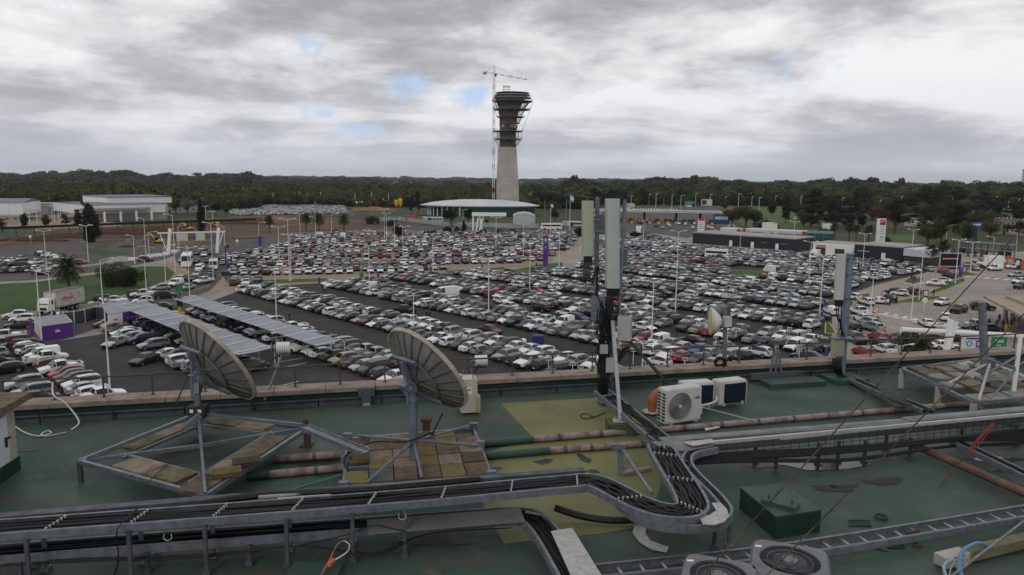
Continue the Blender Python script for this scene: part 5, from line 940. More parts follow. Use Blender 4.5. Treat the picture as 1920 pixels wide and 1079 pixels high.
# flags
for px,y0,y1,lab,arg in((1068,366,437,'blue and white striped national flag on a tall pole',1),(1032,383,440,'small white flag on a pole',0)):
    p=G(px,y1); h=zat(p,y0); T=thing('flagpole',lab,'flag',p); m=MB(); m.cyl(p,p+Vector((0,0,h)),.16,.07,n=8); m.build('pole',lampw,T); s_=1.0 if arg else .7
    for k_,(mm) in enumerate(((M('flag_blue',(.20,.42,.70),.7,0,0)),wtxt,(M('flag_blue',(1,1,1)))) if arg else (wtxt,)):
        m=MB(); nn_=8; z1=h-k_*s_*.95; z0=z1-s_*.95*(1 if arg else 1.8); vs=[]
        for i in range(nn_+1):
            x=i/nn_*s_*1.7; y=.25*math.sin(i*.9); dz=-x*.35
            vs+=[(p.x+x,p.y+y,z0+dz),(p.x+x,p.y+y,z1+dz)]
        m.add(vs,[(2*i,2*i+2,2*i+3,2*i+1) for i in range(nn_)]); m.build('flag_stripe',mm,T)
for px,y0,y1 in((1021,376,430),(1061,374,432),(1152,370,395),(1216,365,398),(1100,368,400),(1128,405,500)[:0] or (1244,372,398)):
    p=G(px,y1); m=MB(); m.cyl(p,p+Vector((0,0,zat(p,y0))),.3,.2,n=6); tag(m.build('floodlight_mast',galv),{1021:'tall grey mast between the storage tent and white flag',1061:'tall grey mast just left of the national flag',1152:'tall grey mast behind the big panel antenna',1216:'tall grey mast above the middle of the toll canopy',1100:'tall grey mast behind the smaller panel antenna',1244:'tall grey mast above the right of the toll canopy'}[px],'mast')
# ================================================================ CONTROL TOWER AND CRANE
def tower():
    p=G(951,386.0); Y=638.; bx=D(951,386,Y).x; p=Vector((bx,Y,0)); s=Y*1.0/1400
    def Zy(y): return D(951,y,Y).z
    T=thing('control_tower','unfinished concrete control tower with scaffolding around its flared head','tower',p)
    rawc=M('raw_concrete',(.46,.425,.385),.9,0,.22,.12,bump=.1)
    dk=M('dark_formwork',(.15,.14,.132),.9,0,.5,.5,col2=(.06,.055,.05)); rd=M('red_formwork',(.13,.06,.048),.85,0,.4,.7,col2=(.05,.03,.025)); wd=M('timber_formwork',(.30,.15,.06),.85,0,.3,1,col2=(.12,.07,.04)); pl=M('scaffold_steel',(.28,.28,.28),.6,.3,.3,1)  # dark, red, timber and grey tones of the deck work
    # half width (px) left and right by image row
    def sec(y,hl,hr): return [(-hl,-4),(-hl*.2,-12),(hr,-6),(hr,6),(hr*.2,12),(-hl,4)],Zy(y)
    rows=[(392,21,22),(350,20.5,21),(310,19,18.5),(276,17.5,16)]
    m=MB(); vs=[]
    for y,hl_,hr_ in rows: q,z=sec(y,hl_,hr_); vs+=[(p.x+x*s,p.y+yy*s,z if y<390 else 0) for x,yy in q]
    m.add(vs,[(j*6+i,j*6+(i+1)%6,(j+1)*6+(i+1)%6,(j+1)*6+i) for j in range(3) for i in range(6)])
    m.build('shaft',rawc,T)
    for y in range(283,386,7):
        f=(y-276)/116; hl_=17.5+3.5*f; hr_=16+6*f; q,z=sec(y,hl_+.05,hr_+.05); g=MB(); 
        for i in range(6): a_,b_=q[i],q[(i+1)%6]; g.bar((p.x+a_[0]*s,p.y+a_[1]*s,z),(p.x+b_[0]*s,p.y+b_[1]*s,z),.04,.10)
        g.build('formwork_joint',M('joint_grey',(.16,.15,.14),.9,0,.2),T)
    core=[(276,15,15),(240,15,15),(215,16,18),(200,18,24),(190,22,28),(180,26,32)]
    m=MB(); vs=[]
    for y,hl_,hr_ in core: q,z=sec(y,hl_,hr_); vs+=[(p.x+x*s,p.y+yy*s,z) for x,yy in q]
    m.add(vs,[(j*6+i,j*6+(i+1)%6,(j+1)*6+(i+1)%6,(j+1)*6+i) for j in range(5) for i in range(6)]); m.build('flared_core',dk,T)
    def deck(y,hl_,hr_,nm,mat,th=.5,dp=.5):
        c=p.x+(hr_-hl_)/2*s; r=(hl_+hr_)/2*s; g=MB(); n_=28; z=Zy(y); vs=[]
        for zz2 in(z-th/2,z+th/2): vs+=[(c+r*math.cos(2*PI*i/n_),p.y+r*.9*math.sin(2*PI*i/n_),zz2) for i in range(n_)]
        g.add(vs,[(i,(i+1)%n_,(i+1)%n_+n_,i+n_) for i in range(n_)]+[tuple(range(n_))[::-1],tuple(range(n_,2*n_))]); g.build(nm,mat,T)
        return c,r,z
    def props(y0,y1,h0,h1,mat,nm,r_=.14,k=26,skip=0):
        g=MB(); 
        for i in range(k):
            a_=2*PI*i/k; c0=p.x+(h0[1]-h0[0])/2*s; r0=(h0[0]+h0[1])/2*s; c1=p.x+(h1[1]-h1[0])/2*s; r1=(h1[0]+h1[1])/2*s
            g.bar((c0+r0*math.cos(a_),p.y+r0*.9*math.sin(a_),Zy(y0)),(c1+r1*math.cos(a_),p.y+r1*.9*math.sin(a_),Zy(y1)),r_)
        g.build(nm,mat,T)
    for y,hl_,hr_,mat in ((262,26,25,dk),(247,27,27,rd),(232,16,22,dk),(220,20,30,rd),(206,26,40,dk),(191,29,44,rd),(184,26,42,pl),(179,24,40,pl),(175,22,38,dk)): deck(y,hl_,hr_,'working_deck',mat,.55)
    m=MB(); q=[(-14,-10),(12,-10),(14,8),(-14,8)]; m.prism([(p.x+(x+3)*s,p.y+y*s) for x,y in q],Zy(240),Zy(234)); m.build('light_collar',rawc,T)
    props(276,262,(16,15),(24,23),dk,'prop',.2); props(262,247,(20,20),(20,20),dk,'prop',.25,30); props(246,236,(12,15),(14,18),rd,'prop',.4,26)
    props(232,220,(14,20),(16,26),wd,'timber_prop',.3,26); props(219,206,(15,24),(20,32),wd,'prop',.22,30); props(205,191,(20,30),(26,40),dk,'prop',.3,34)
    props(190,184,(27,42),(27,42),pl,'guard_post',.12,36); props(183,176,(24,40),(24,40),pl,'prop',.18,34); props(175,172,(23,38),(23,38),pl,'guard_post',.1,36)
    for y0,hl_,hr_ in((258,27,26),(243,28,28),(187,30,45),(202,27,41),(216,21,31)): props(y0+4,y0,(hl_,hr_),(hl_,hr_),pl,'guard_post',.1,40); deck(y0,hl_,hr_,'guard_rail',pl,.08) if 0 else None
    for y,hl_,hr_ in((188,30,45),(203,27,41),(259,26,25)):
        g=MB(); c=p.x+(hr_-hl_)/2*s; r=(hl_+hr_)/2*s; g.tube([(c+r*math.cos(2*PI*i/30),p.y+r*.9*math.sin(2*PI*i/30),Zy(y)) for i in range(31)],.09,4); g.build('guard_rail',pl,T)
    # raking safety net on the right, lift mast on top
    g=MB(); 
    for i in range(5): g.tube([(p.x+46*s,p.y-6+i*3,Zy(190)),(p.x+34*s,p.y-6+i*3,Zy(225)),(p.x+25*s,p.y-6+i*3,Zy(250)),(p.x+26*s,p.y-6+i*3,Zy(262)),(p.x+18*s,p.y-6+i*3,Zy(273))],.08,4)
    for i in range(4): g.tube([(p.x-29*s,p.y-4+i*3,Zy(190)),(p.x-22*s,p.y-4+i*3,Zy(212)),(p.x-19*s,p.y-4+i*3,Zy(222))],.1,4)
    g.build('safety_net',pl,T)
    g=MB()
    for x in(-9,2):
        for yy in(-5,5): g.bar((p.x+x*s,p.y+yy*s,Zy(176)),(p.x+x*s,p.y+yy*s,Zy(162)),.18)
    for y in(172,168,164,162):
        for yy in(-5,5): g.bar((p.x-10*s,p.y+yy*s,Zy(y)),(p.x+4*s,p.y+yy*s,Zy(y)),.25)
        for x in(-9,2): g.bar((p.x+x*s,p.y-5*s,Zy(y)),(p.x+x*s,p.y+5*s,Zy(y)),.25)
    g.build('top_frame',pl,T)
    # small lattice ramp at the foot
    g=MB(); [g.bar((p.x+20*s,p.y-10,Zy(y)),(p.x+52*s,p.y-10,Zy(y+28)),.18) for y in(358,364,368)]; [g.bar((p.x+(20+i*4)*s,p.y-10,Zy(358+i*3.5)),(p.x+(22+i*4)*s,p.y-10,Zy(368+i*3.5)),.12) for i in range(8)]; g.build('lattice_ramp',pl,T)
    # crane
    cx0=D(925,386,Y-6).x; C=Vector((cx0,Y-6,0)); K=thing('tower_crane','slim red and white tower crane beside the control tower','crane',C)
    def Zc(y): return D(925,y,Y-6).z
    wt=.8; ys=[386]; y=386
    while y>124: y-=3.2; ys.append(y)
    segs=[(386,372,M('crane_green',(.03,.12,.08),.6)),(372,362,white),(362,352,red),(352,318,white),(318,308,red),(308,290,white),(290,279,dk),(279,250,white),(250,241,red),(241,232,white),(232,224,red),(224,210,white),(210,200,dk),(200,190,white),(190,180,red),(180,168,white),(168,158,red),(158,124,white)]
    for y0,y1,mm in segs:
        z0,z1=(0 if y0==386 else Zc(y0)),Zc(y1); g=MB(); wd_=wt
        for sx in(-1,1):
            for sy in(-1,1): g.bar((C.x+sx*wd_,C.y+sy*wd_,z0),(C.x+sx*wd_,C.y+sy*wd_,z1),.36)
        k_=max(1,int((z1-z0)/1.5)); dz=(z1-z0)/k_
        for i in range(k_):
            for sy in(-1,1):
                sg=1 if i%2 else -1; g.bar((C.x-sg*wd_,C.y+sy*wd_,z0+i*dz),(C.x+sg*wd_,C.y+sy*wd_,z0+(i+1)*dz),.12)
                g.bar((C.x-wd_,C.y+sy*wd_,z0+i*dz),(C.x+wd_,C.y+sy*wd_,z0+i*dz),.12)
        g.build('mast_section',mm,K)
    zj=Zc(138.5); s2=(Y-6)/1400; e0=Vector((C.x-20*s2,C.y-1,Zc(136))); e1=Vector((C.x+60*s2,C.y+4,Zc(148.5))); d=(e1-e0).normalized()
    cols=[white,white,M('crane_green',(0,0,0)) if 0 else white,red]; n_=17
    for i in range(n_):
        a_=e0+(e1-e0)*(i/n_); b_=e0+(e1-e0)*((i+1)/n_); g=MB(); up_=Vector((0,0,1.0)); w_=Vector((-d.y,d.x,0))*.5
        g.bar(a_-w_,b_-w_,.2); g.bar(a_+w_,b_+w_,.2); g.bar(a_+up_,b_+up_,.2); mid=(a_+b_)/2; g.bar(a_-w_,mid+up_,.12); g.bar(mid+up_,b_-w_,.12); g.bar(a_+w_,mid+up_,.12); g.bar(mid+up_,b_+w_,.12)
        g.build('jib_section',dk if i%3==1 and i>5 else white,K)
    g=MB(); g.box(e0+Vector((1.5,0,-.9)),(3,1.4,2)); g.build('counterweight',concrete,K); g=MB(); g.box(Vector((C.x+1.3,C.y-1,zj-1.2)),(1.6,1.6,2.2)); g.build('cab',dark,K)
    g=MB(); g.bar(Vector((C.x,C.y,Zc(123))),e0+Vector((2,0,.3)),.14); g.bar(Vector((C.x,C.y,Zc(123))),e0.lerp(e1,.7)+Vector((0,0,1)),.12); g.build('stay_rod',dark,K)
tower()
# ================================================================ PEOPLE
def person_mesh(pose,shirt,trs):
    v=[(0,0,.95),(0,0,1.2),(0,0,1.42),(0,0,1.53),(0,0,1.66),(0,0,1.74)]; e=[(0,1),(1,2),(2,3),(3,4),(4,5)]; r=[.15,.14,.15,.055,.10,.06]
    for s_ in(-1,1):
        k=len(v); f=pose*s_*.18
        v+=[(s_*.10,0,.88),(s_*.11,f*.6-.02,.48),(s_*.12,f-.0,.08),(s_*.12,f-.14,.04)]; r+=[.095,.065,.045,.04]; e+=[(0,k),(k,k+1),(k+1,k+2),(k+2,k+3)]
        k=len(v); v+=[(s_*.19,0,1.40),(s_*.25,.02-f*.3,1.12),(s_*.24,-.08-f*.4,.88),(s_*.24,-.1-f*.4,.80)]; r+=[.06,.045,.035,.03]; e+=[(2,k),(k,k+1),(k+1,k+2),(k+2,k+3)]
    me=bpy.data.meshes.new('p'); me.from_pydata(v,e,[]); o=bpy.data.objects.new('p',me); COL.objects.link(o)
    md=o.modifiers.new('s','SKIN'); md.use_smooth_shade=True; o.modifiers.new('u','SUBSURF').levels=1
    for i,x in enumerate(me.skin_vertices[0].data): x.radius=(r[i],r[i]*(.75 if i<3 else 1)); x.use_root=(i==0)
    dg=bpy.context.evaluated_depsgraph_get(); m2=bpy.data.meshes.new_from_object(o.evaluated_get(dg)); bpy.data.objects.remove(o)
    skin=M('skin',(.32,.18,.12),.6,0,.05); hair=M('dark_hair',(.02,.014,.01),.8,0,0); m2.materials.clear()
    for q in(shirt,trs,skin,hair,dark): m2.materials.append(q)
    for f in m2.polygons:
        c=f.center; z=c.z
        f.material_index=4 if z<.09 else 1 if z<.93 and abs(c.x)<.19 else 2 if (z<.88 and abs(c.x)>=.19) else 0 if z<1.5 else (3 if (z>1.70 or c.y>.03) else 2)
    return m2
pr=random.Random(5); cl={'red':red,'black':dark,'navy':navy,'white':whited,'grey':galv_d,'blue':blue}
pm={(a,k):None for a in(0,1) for k in cl}
for px,py,pose,c,lab,hd in ((237,622,0,'red','person in red shirt standing by the grey mesh fence',0),(543,603,1,'black','person in dark clothes walking behind the far carport',90),(607,549-1,1,'black','person in black walking between the car rows',10),(610,549,0,'white','person in white top beside the one in black',30),(1602,588,1,'black','person in black walking beside the exit queue',90),(1750,556,0,'black','person in black standing at the curved island',0),(1812,511,0,'grey','person standing by the kerb near the double lamp',0),(1788,538-19,1,'red','person in red top near the advertising screen',0),(1748,509,0,'blue','person in blue among the silver hatchbacks',0),(1856,611,1,'white','person in white at the porch crowd, leftmost',20),(1853,614,0,'navy','person in navy with the porch crowd',200),(1880,617,0,'black','person in black in the middle of the porch crowd',0),(1888,612,1,'black','second person in black in the porch crowd',60),(1895,616,0,'grey','person in grey beside the yellow box',10),(1873,606,0,'black','person in black at the back of the porch crowd',120),(1903,611,1,'navy','person in navy at the right of the porch crowd',0),(1868,616,0,'blue','person in blue stooping over luggage at the porch',0),(1409,562,1,'black','person in black between the dense rows',0),(1210,562,0,'black','person near the dark cars in front of the big antenna',0),(1668,575,1,'black','person at the gate booth',0),(800,600,0,'navy','pedestrian by the row end near the second dish',0),(806,601,0,'black','second pedestrian by the row end near the second dish',0)):
    if pm[(pose,c)] is None: pm[(pose,c)]=person_mesh(pose,cl[c],navy if c!='navy' else dark)
    p=G(px,py); o=bpy.data.objects.new('person',pm[(pose,c)]); COL.objects.link(o); o.location=p+Vector((0,0,.05)); o.rotation_euler=(0,0,rad(hd)); tag(o,lab,'person')
T=thing('luggage_box','yellow box on the pavement in the porch crowd','box',G(1890,622)); m=MB(); m.box(G(1890,622)+Vector((0,0,.6)),(.9,.7,1.1)); m.build('box_body',yellow,T); m=MB(); m.box(G(1890,622)+Vector((0,-.36,.7)),(.5,.02,.4)); m.build('label_plate',dark,T)
# ================================================================ VEGETATION
def leafm(name,c1,c2,rn=.25): 
    m=M(name,c1,.85,0,.3,.35,col2=c2,rnd=rn,thr=(.4,.62)); return m
L_dark=leafm('leaf_dark',(.020,.031,.011),(.009,.015,.007)); L_mid=leafm('leaf_mid',(.060,.076,.020),(.026,.038,.012)); L_olive=leafm('leaf_olive',(.085,.085,.022),(.040,.045,.014)); L_grey=leafm('leaf_grey',(.13,.14,.12),(.06,.07,.055)); L_yel=leafm('leaf_yellow',(.30,.22,.03),(.14,.11,.02)); L_bright=leafm('leaf_bright',(.07,.12,.02),(.03,.06,.012)); L_rust=leafm('leaf_rust',(.10,.055,.02),(.04,.03,.012)); L_palm=leafm('leaf_palm',(.040,.060,.022),(.018,.03,.012)); L_wine=leafm('leaf_wine',(.022,.012,.010),(.012,.008,.007))
bark=M('bark',(.085,.062,.045),.9,0,.3,2,bump=.5); palmb=M('palm_trunk',(.16,.10,.06),.9,0,.4,2,col2=(.07,.045,.03),bump=.6)
def crown_mesh(name,kind,nl,size,seed,mat):
    r=np.random.RandomState(seed); c=[]
    if kind=='broad':
        k=13; cc=r.normal(0,1,(k,3)); cc/=np.linalg.norm(cc,axis=1)[:,None]; cc*= r.uniform(.35,.72,(k,1)); cc[:,2]=cc[:,2]*.7; rr=r.uniform(.26,.46,k)
    elif kind=='cypress':
        k=16; z=np.linspace(-.95,.95,k); cc=np.stack([r.normal(0,.08,k),r.normal(0,.08,k),z],1); rr=.30*(1-((z+.2)/1.25)**2).clip(.12,1)+.03; 
    elif kind=='pine':
        k=15; z=r.uniform(-.7,.8,k); a=r.uniform(0,6.28,k); d=r.uniform(.15,.75,k)*(1.05-.55*(z+.7)/1.5); cc=np.stack([np.cos(a)*d,np.sin(a)*d,z],1); rr=r.uniform(.22,.36,k)
    elif kind=='tall':
        k=14; z=r.uniform(-.8,.85,k); a=r.uniform(0,6.28,k); d=r.uniform(.05,.45,k)*(1-.3*np.abs(z)); cc=np.stack([np.cos(a)*d,np.sin(a)*d,z],1); rr=r.uniform(.18,.34,k)
    idx=r.choice(k,nl,p=(rr**2)/(rr**2).sum()); u=r.normal(0,1,(nl,3)); u/=np.linalg.norm(u,axis=1)[:,None]
    rad_=rr[idx]*r.uniform(.55,1.08,nl); flat=np.array([1,1,.45 if kind=='pine' else (1.0 if kind!='cypress' else 1.0)])
    P=cc[idx]+u*rad_[:,None]*flat
    nrm=u+r.normal(0,.55,(nl,3)); nrm/=np.linalg.norm(nrm,axis=1)[:,None]
    t=np.cross(nrm,r.normal(0,1,(nl,3))); t/=np.linalg.norm(t,axis=1)[:,None]; b2=np.cross(nrm,t); s=size*r.uniform(.6,1.4,nl)[:,None]
    V=np.concatenate([P-t*s,P+t*s*.9+b2*s*.2,P+b2*s*1.1],1).reshape(-1,3)
    Fs=np.arange(nl*3).reshape(-1,3); me=bpy.data.meshes.new(name); me.from_pydata(V.tolist(),[],Fs.tolist()); me.materials.append(mat); me.update(); return me
CM={}
def crown(kind,mat,i,n_=3600,size=.055):
    key=(kind,mat.name,i,n_)
    if key not in CM: CM[key]=crown_mesh(f'{kind}_crown',kind,n_,size,hash(kind)%7+i*13+len(CM),mat)
    return CM[key]
def tree(px,by,ty,wpx,kind,mat,label,name=None,group=None,i=0,trunk=.25,seed=0,nl=3600,size=.055,at=None):
    p=at or G(px,by); h=zat(p,ty); w=wpx/2*(p-Vector((0,0,H))).dot(FW)/F
    T=thing(name or {'cypress':'cypress_tree','pine':'pine_tree','broad':'broadleaf_tree','tall':'tall_tree'}[kind],label,'tree',p,group)
    r_=random.Random(px*7+by); m=MB(); tz=h*trunk; m.tube([p,p+Vector((r_.uniform(-.1,.1),0,tz*.5)),p+Vector((r_.uniform(-.2,.2),0,tz)),p+Vector((0,0,h*.75))],[w*.07+.12,w*.055+.09,w*.045+.07,.04],7)
    for j in range(6):
        a=r_.uniform(0,6.28); z0=tz*(.7+.25*j/3); e=p+Vector((math.cos(a)*w*.6,math.sin(a)*w*.6,z0+(h-z0)*r_.uniform(.25,.6))); m.tube([p+Vector((0,0,z0)),p.lerp(e,.5)+Vector((0,0,z0*.5)) if 0 else Vector(((p.x+e.x)/2,(p.y+e.y)/2,(z0+e.z)/2+.2)),e],[w*.03+.05,w*.02+.04,.02],5)
    m.build('trunk',bark,T,smooth=True)
    o=bpy.data.objects.new('crown',crown(kind,mat,i,nl,size)); COL.objects.link(o); o.parent=T; hz_=(h-tz*.75)/2; xy=w/(.95 if kind!='cypress' else .34); xy=w/.62 if kind=='tall' else xy
    o.location=(0,0,tz*.75+hz_); o.scale=(xy,xy,hz_/.98); o.rotation_euler=(0,0,r_.uniform(0,6.28)); return T
def palm(px,by,ty,wpx,label,kind=0):
    p=G(px,by); h=zat(p,ty); w=wpx/2*(p.y*math.cos(PIT)+3)/F; T=thing('palm_tree',label,'palm tree',p); th=h-w*.75; m=MB(); m.tube([p,p+Vector((.05,0,th*.5)),p+Vector((0,0,th))],[.38,.30,.34],9); m.tube([p+Vector((0,0,th-w*.25)),p+Vector((0,0,th+.3))],[.34,.6],8); m.build('trunk',palmb,T,smooth=True)
    r_=random.Random(px); 
    for k_ in range(46):
        a=k_*2.39996; el=(k_/46); e0=rad(78-118*el); L=w*r_.uniform(1.0,1.25); q=Vector((0,0,th)); d=Vector((math.cos(a)*math.cos(e0),math.sin(a)*math.cos(e0),math.sin(e0))); pts=[p+q]; cur=p+q; dd=d.copy(); f=MB()
        n_=7
        for j in range(n_): cur=cur+dd*L/n_; pts.append(cur.copy()); dd.z-=.20+.05*j*.5; dd.normalize()
        sd=Vector((-math.sin(a),math.cos(a),0))
        f.tube(pts,[.045]*7+[.01],3)
        for j in range(1,n_+1):
            for u_ in (0,.33,.66):
                if j==n_ and u_>0: continue
                b0=pts[j].lerp(pts[min(j+1,n_)],u_); ln=L*.26*(1-.55*(j+u_)/n_)+.1; fw=(pts[min(j+1,n_)]-pts[j-1]).normalized()
                for s_ in(-1,1): tip=b0+sd*s_*ln+fw*ln*.55-Vector((0,0,ln*.35)); f.add([b0-fw*.07,b0+fw*.09,tip],[(0,1,2)])
        f.build('frond',L_palm,T)
palm(131,570,481,58,'feather palm standing alone on the lawn')
for px,by,ty,w,lab in ((574,436,398,26,'date palm left of three behind the back lot'),(598,434,400,26,'date palm in the middle of three'),(645,438,401,26,'date palm right of three'),(505,436,404,20,'date palm at the far end of the access road')): palm(px,by,ty,w,lab)
for px,by,ty,w,lab in ((1562,455,418,18,'fan palm left of four behind the service building'),(1591,458,418,20,'fan palm second of four behind the service building'),(1604,460,422,16,'fan palm third of four behind the service building'),(1628,458,422,20,'fan palm right of four behind the service building'),(1744,500,458,26,'palm in front of the glass showroom, left'),(1766,500,450,26,'palm in front of the glass showroom, right'),(1787,476,422,18,'slender palm before the YPF mast')): palm(px,by,ty,w,lab)
def bush(px,by,ty,wpx,mat,label,i=0,nl=4200,size=.05):
    p=G(px,by); h=zat(p,ty); w=wpx/2*p.y/F; T=thing('bush',label,'bush',p); m=MB(); [m.tube([p,p+Vector((math.cos(a)*w*.4,math.sin(a)*w*.4,h*.6))],[.12,.04],5) for a in(0,1.3,2.6,3.9,5.2)]; m.build('stems',bark,T)
    o=bpy.data.objects.new('crown',crown('broad',mat,i,nl,size)); COL.objects.link(o); o.parent=T; o.location=(0,0,h*.44); o.scale=(w/.82,w/.82,h*.74); return T
bush(212,536,486,58,L_mid,'large dark bush on the lawn, left half',3,6000,.04); bush(246,538,494,52,L_palm,'large dark feathery bush on the lawn, right half',4,6000,.045)
for px,by,ty,w,m_,lab in ((1706,668,636-18,70,L_palm,'leafy bush beyond the parapet beside the exit lane'),(870,448-11,411,10,L_dark,'small round tree before the hoarding'),(1736,503,489,14,L_bright,'clipped bright green shrub before the showroom'),(700,421,405,30,L_olive,'olive shrub near the hoarding bend'),(730,424,411,26,L_mid,'low green shrub near the hoarding'),(746,444,421,22,L_dark,'dark round shrub beside the triple lamp'),(838,446-8,424,18,L_dark,'dark shrub behind the taxis, left'),(858,446-8,425,16,L_dark,'dark shrub behind the taxis, middle'),(1189,452-4,433,22,L_dark,'dark shrub at the toll road corner'),(1085,444,425,22,L_dark,'dark round bush left of the toll road'),(1545,450,428,36,L_dark,'dark hedge clump behind the canopy'),(1440,436,412,40,L_dark,'low dark shrub behind the fuel canopy'),(1590,408,398,30,L_mid,'shrub near far pines'),(690,390,378,18,L_olive,'olive tree near the white sheds'),(1660,470-14,444,22,L_mid,'shrub by the white pylon')):
    bush(px,by,ty,w,m_,lab,i=hash(lab)%3,nl=2400,size=.07)
for px,by in((800,444),(812,443),(905,441),(935,441),(960,441)): bush(px,by-2,by-12,14,L_dark,f'small shrub in the planting behind the back lot near x {px}'.replace(f' near x {px}',{800:', first from left',812:', second from left',905:', third from left',935:', fourth from left',960:', fifth from left'}[px]),nl=900,size=.1)
tree(171,491-38+2,379,28,'cypress',L_dark,'tall dark broad cypress in front of the white warehouse',i=0,trunk=.06,nl=6500,size=.045)
tree(378,437,373,12,'cypress',L_dark,'narrow black cypress column behind the gantry',i=1,trunk=.03)
for px,by,ty,w,k,m_,lab,i in ((150,437,392,28,'pine',L_dark,'dark fir left of the tall cypress',0),(46,428,400,12,'cypress',L_dark,'small cypress by the white hall',1),(86,425,402,14,'cypress',L_mid,'small rounded conifer in the left yard',2),(124,426,399,20,'pine',L_dark,'dark conifer in the left yard near the warehouse',1),(5,435,408,36,'pine',L_dark,'dark fir cut by the left edge',2),(292,411,393,20,'broad',L_bright,'bright green tree before the warehouse',0),
 (330,402,366,34,'broad',L_mid,'green tree right of the warehouse',1),(352,403,370,30,'broad',L_grey,'silvery poplar group, left',2),(384,403,367,36,'broad',L_grey,'silvery poplar group, middle',0),(405,404,373,26,'broad',L_mid,'silvery poplar group, right green one',1),(425,405,379,14,'tall',L_mid,'slim tree beside the storage yard',0),
 (772,405,362,11,'tall',L_wine,'dark wine coloured bare tree, left of pair',0),(784,404,360,12,'tall',L_wine,'dark wine coloured bare tree, right of pair',1),(846,425,383,32,'broad',L_dark,'dark tree before the left end of the round building',2),(878,424,386,18,'broad',L_dark,'smaller dark tree before the round building',0),(912,426,408,10,'broad',L_mid,'small tree before the hoarding',1),(978,424,411,12,'broad',L_mid,'small tree before the storage tent',1),(1002,424,411,12,'broad',L_mid,'small tree right of the storage tent',2),
 (1000,378,357,22,'broad',L_yel,'yellow autumn tree beside the tower',0),(1870,391+16,388,22,'broad',L_yel,'yellow tree by the far white cabin',1),
 (1025,395,354,36,'broad',L_dark,'dark tree behind the flags, left',0),(1052,398,357,32,'broad',L_dark,'dark tree behind the flags, right',1),(1040,418,388,22,'broad',L_dark,'dark tree below the flags',2),(1118,398,352,40,'pine',L_dark,'dark pine behind the antenna, left',0),(1145,398,354,36,'broad',L_dark,'dark tree behind the antenna',1),(1205,390,352,22,'tall',L_dark,'tall dark tree above the toll canopy',1),(1192,394,368,14,'broad',L_mid,'grey green tree above the toll canopy',1),
 (1372,427,385,44,'broad',L_rust,'autumn brown green tree cluster, left',0),(1398,428,379,48,'broad',L_olive,'autumn olive tree cluster, middle',1),(1416,428,388,30,'broad',L_olive,'autumn olive tree cluster, right',2),(1357,405,368,18,'broad',L_rust,'small rust coloured tree above the blue billboard',1),
 (1447,405,370,15,'cypress',L_dark,'dark cypress left of pair at right field',0),(1473,419,362,15,'cypress',L_dark,'taller dark cypress right of pair at right field',1),(1520,425,352,64,'pine',L_dark,'big dark cedar in front of far trees, first',0),(1560,424,362,60,'pine',L_dark,'big dark cedar, second',1),(1600,422,371,50,'pine',L_dark,'big dark cedar, third',2),(1492,402,378,20,'broad',L_olive,'olive tree between cypress and cedar',1),
 (1650,430,378,46,'broad',L_rust,'brown tree behind the white pylon',2),(1677,438,372,64,'pine',L_dark,'big dark cedar right of the pylon',0),(1705,424,366,50,'pine',L_dark,'dark pine behind the cedar at right',1),(1738,470,396,56,'broad',L_mid,'green and gold tree above the showroom',0),(1765,455,392,56,'pine',L_dark,'large dark tree left of the YPF mast',2),(1795,440,380,60,'pine',L_dark,'dark tree behind the YPF mast',0),(1810,470,404,34,'broad',L_mid,'green tree under the YPF sign',1),(1856,450,405,40,'broad',L_olive,'olive tree right of the YPF sign',2),(1908,452,372,52,'pine',L_dark,'dark cedar at the right edge',1),(1730,404,350,46,'tall',L_dark,'tall eucalyptus group at right, first',0),(1760,404,346,50,'tall',L_mid,'tall eucalyptus group at right, second',1),(1790,402,352,46,'tall',L_dark,'tall eucalyptus group at right, third',2),(1900,392,350,44,'broad',L_dark,'dark far tree mass piece at right edge',0),(1845,396,372,30,'broad',L_mid,'round far tree near the flyover canopy',0)):
    tree(px,by,ty,w,k,m_,lab,i=i)
ft=random.Random(31); kinds=[('pine',L_dark,'dark cedar'),('broad',L_dark,'dark broadleaf tree'),('tall',L_dark,'dark eucalyptus'),('broad',L_mid,'mid green tree'),('pine',L_mid,'greyish pine'),('broad',L_olive,'olive tinted tree')]
for j in range(46):
    px=1485+j*9.6+ft.uniform(-6,6); fr_=j%3; by=(394,409,428)[fr_]+ft.uniform(-3,3); k,m_,nm=kinds[ft.choice([0,0,1,1,2,3,4,5])]; ht=ft.uniform(34,48)-fr_*2
    if 1645<px<1720 and fr_==2: by=414
    tree(round(px,1),by,by-ht,ft.uniform(34,56),k,m_,f'{ordl(j%34)} from the left, {nm}, '+('back','middle','front')[fr_]+' rank of the right side grove'+(', right half' if j>33 else ''),i=j%3,trunk=.10,group='grove of dark trees on the right')
for j in range(22):
    px=1010+j*15+ft.uniform(-5,5); by=384+ft.uniform(-3,4); k,m_,nm=kinds[ft.choice([0,1,1,2,3,3])]; tree(round(px,1),by,by-ft.uniform(22,36),ft.uniform(24,38),k,m_,f'{ordl(j)} {nm} from the left behind the toll plaza',i=j%3,group='trees behind the toll plaza')
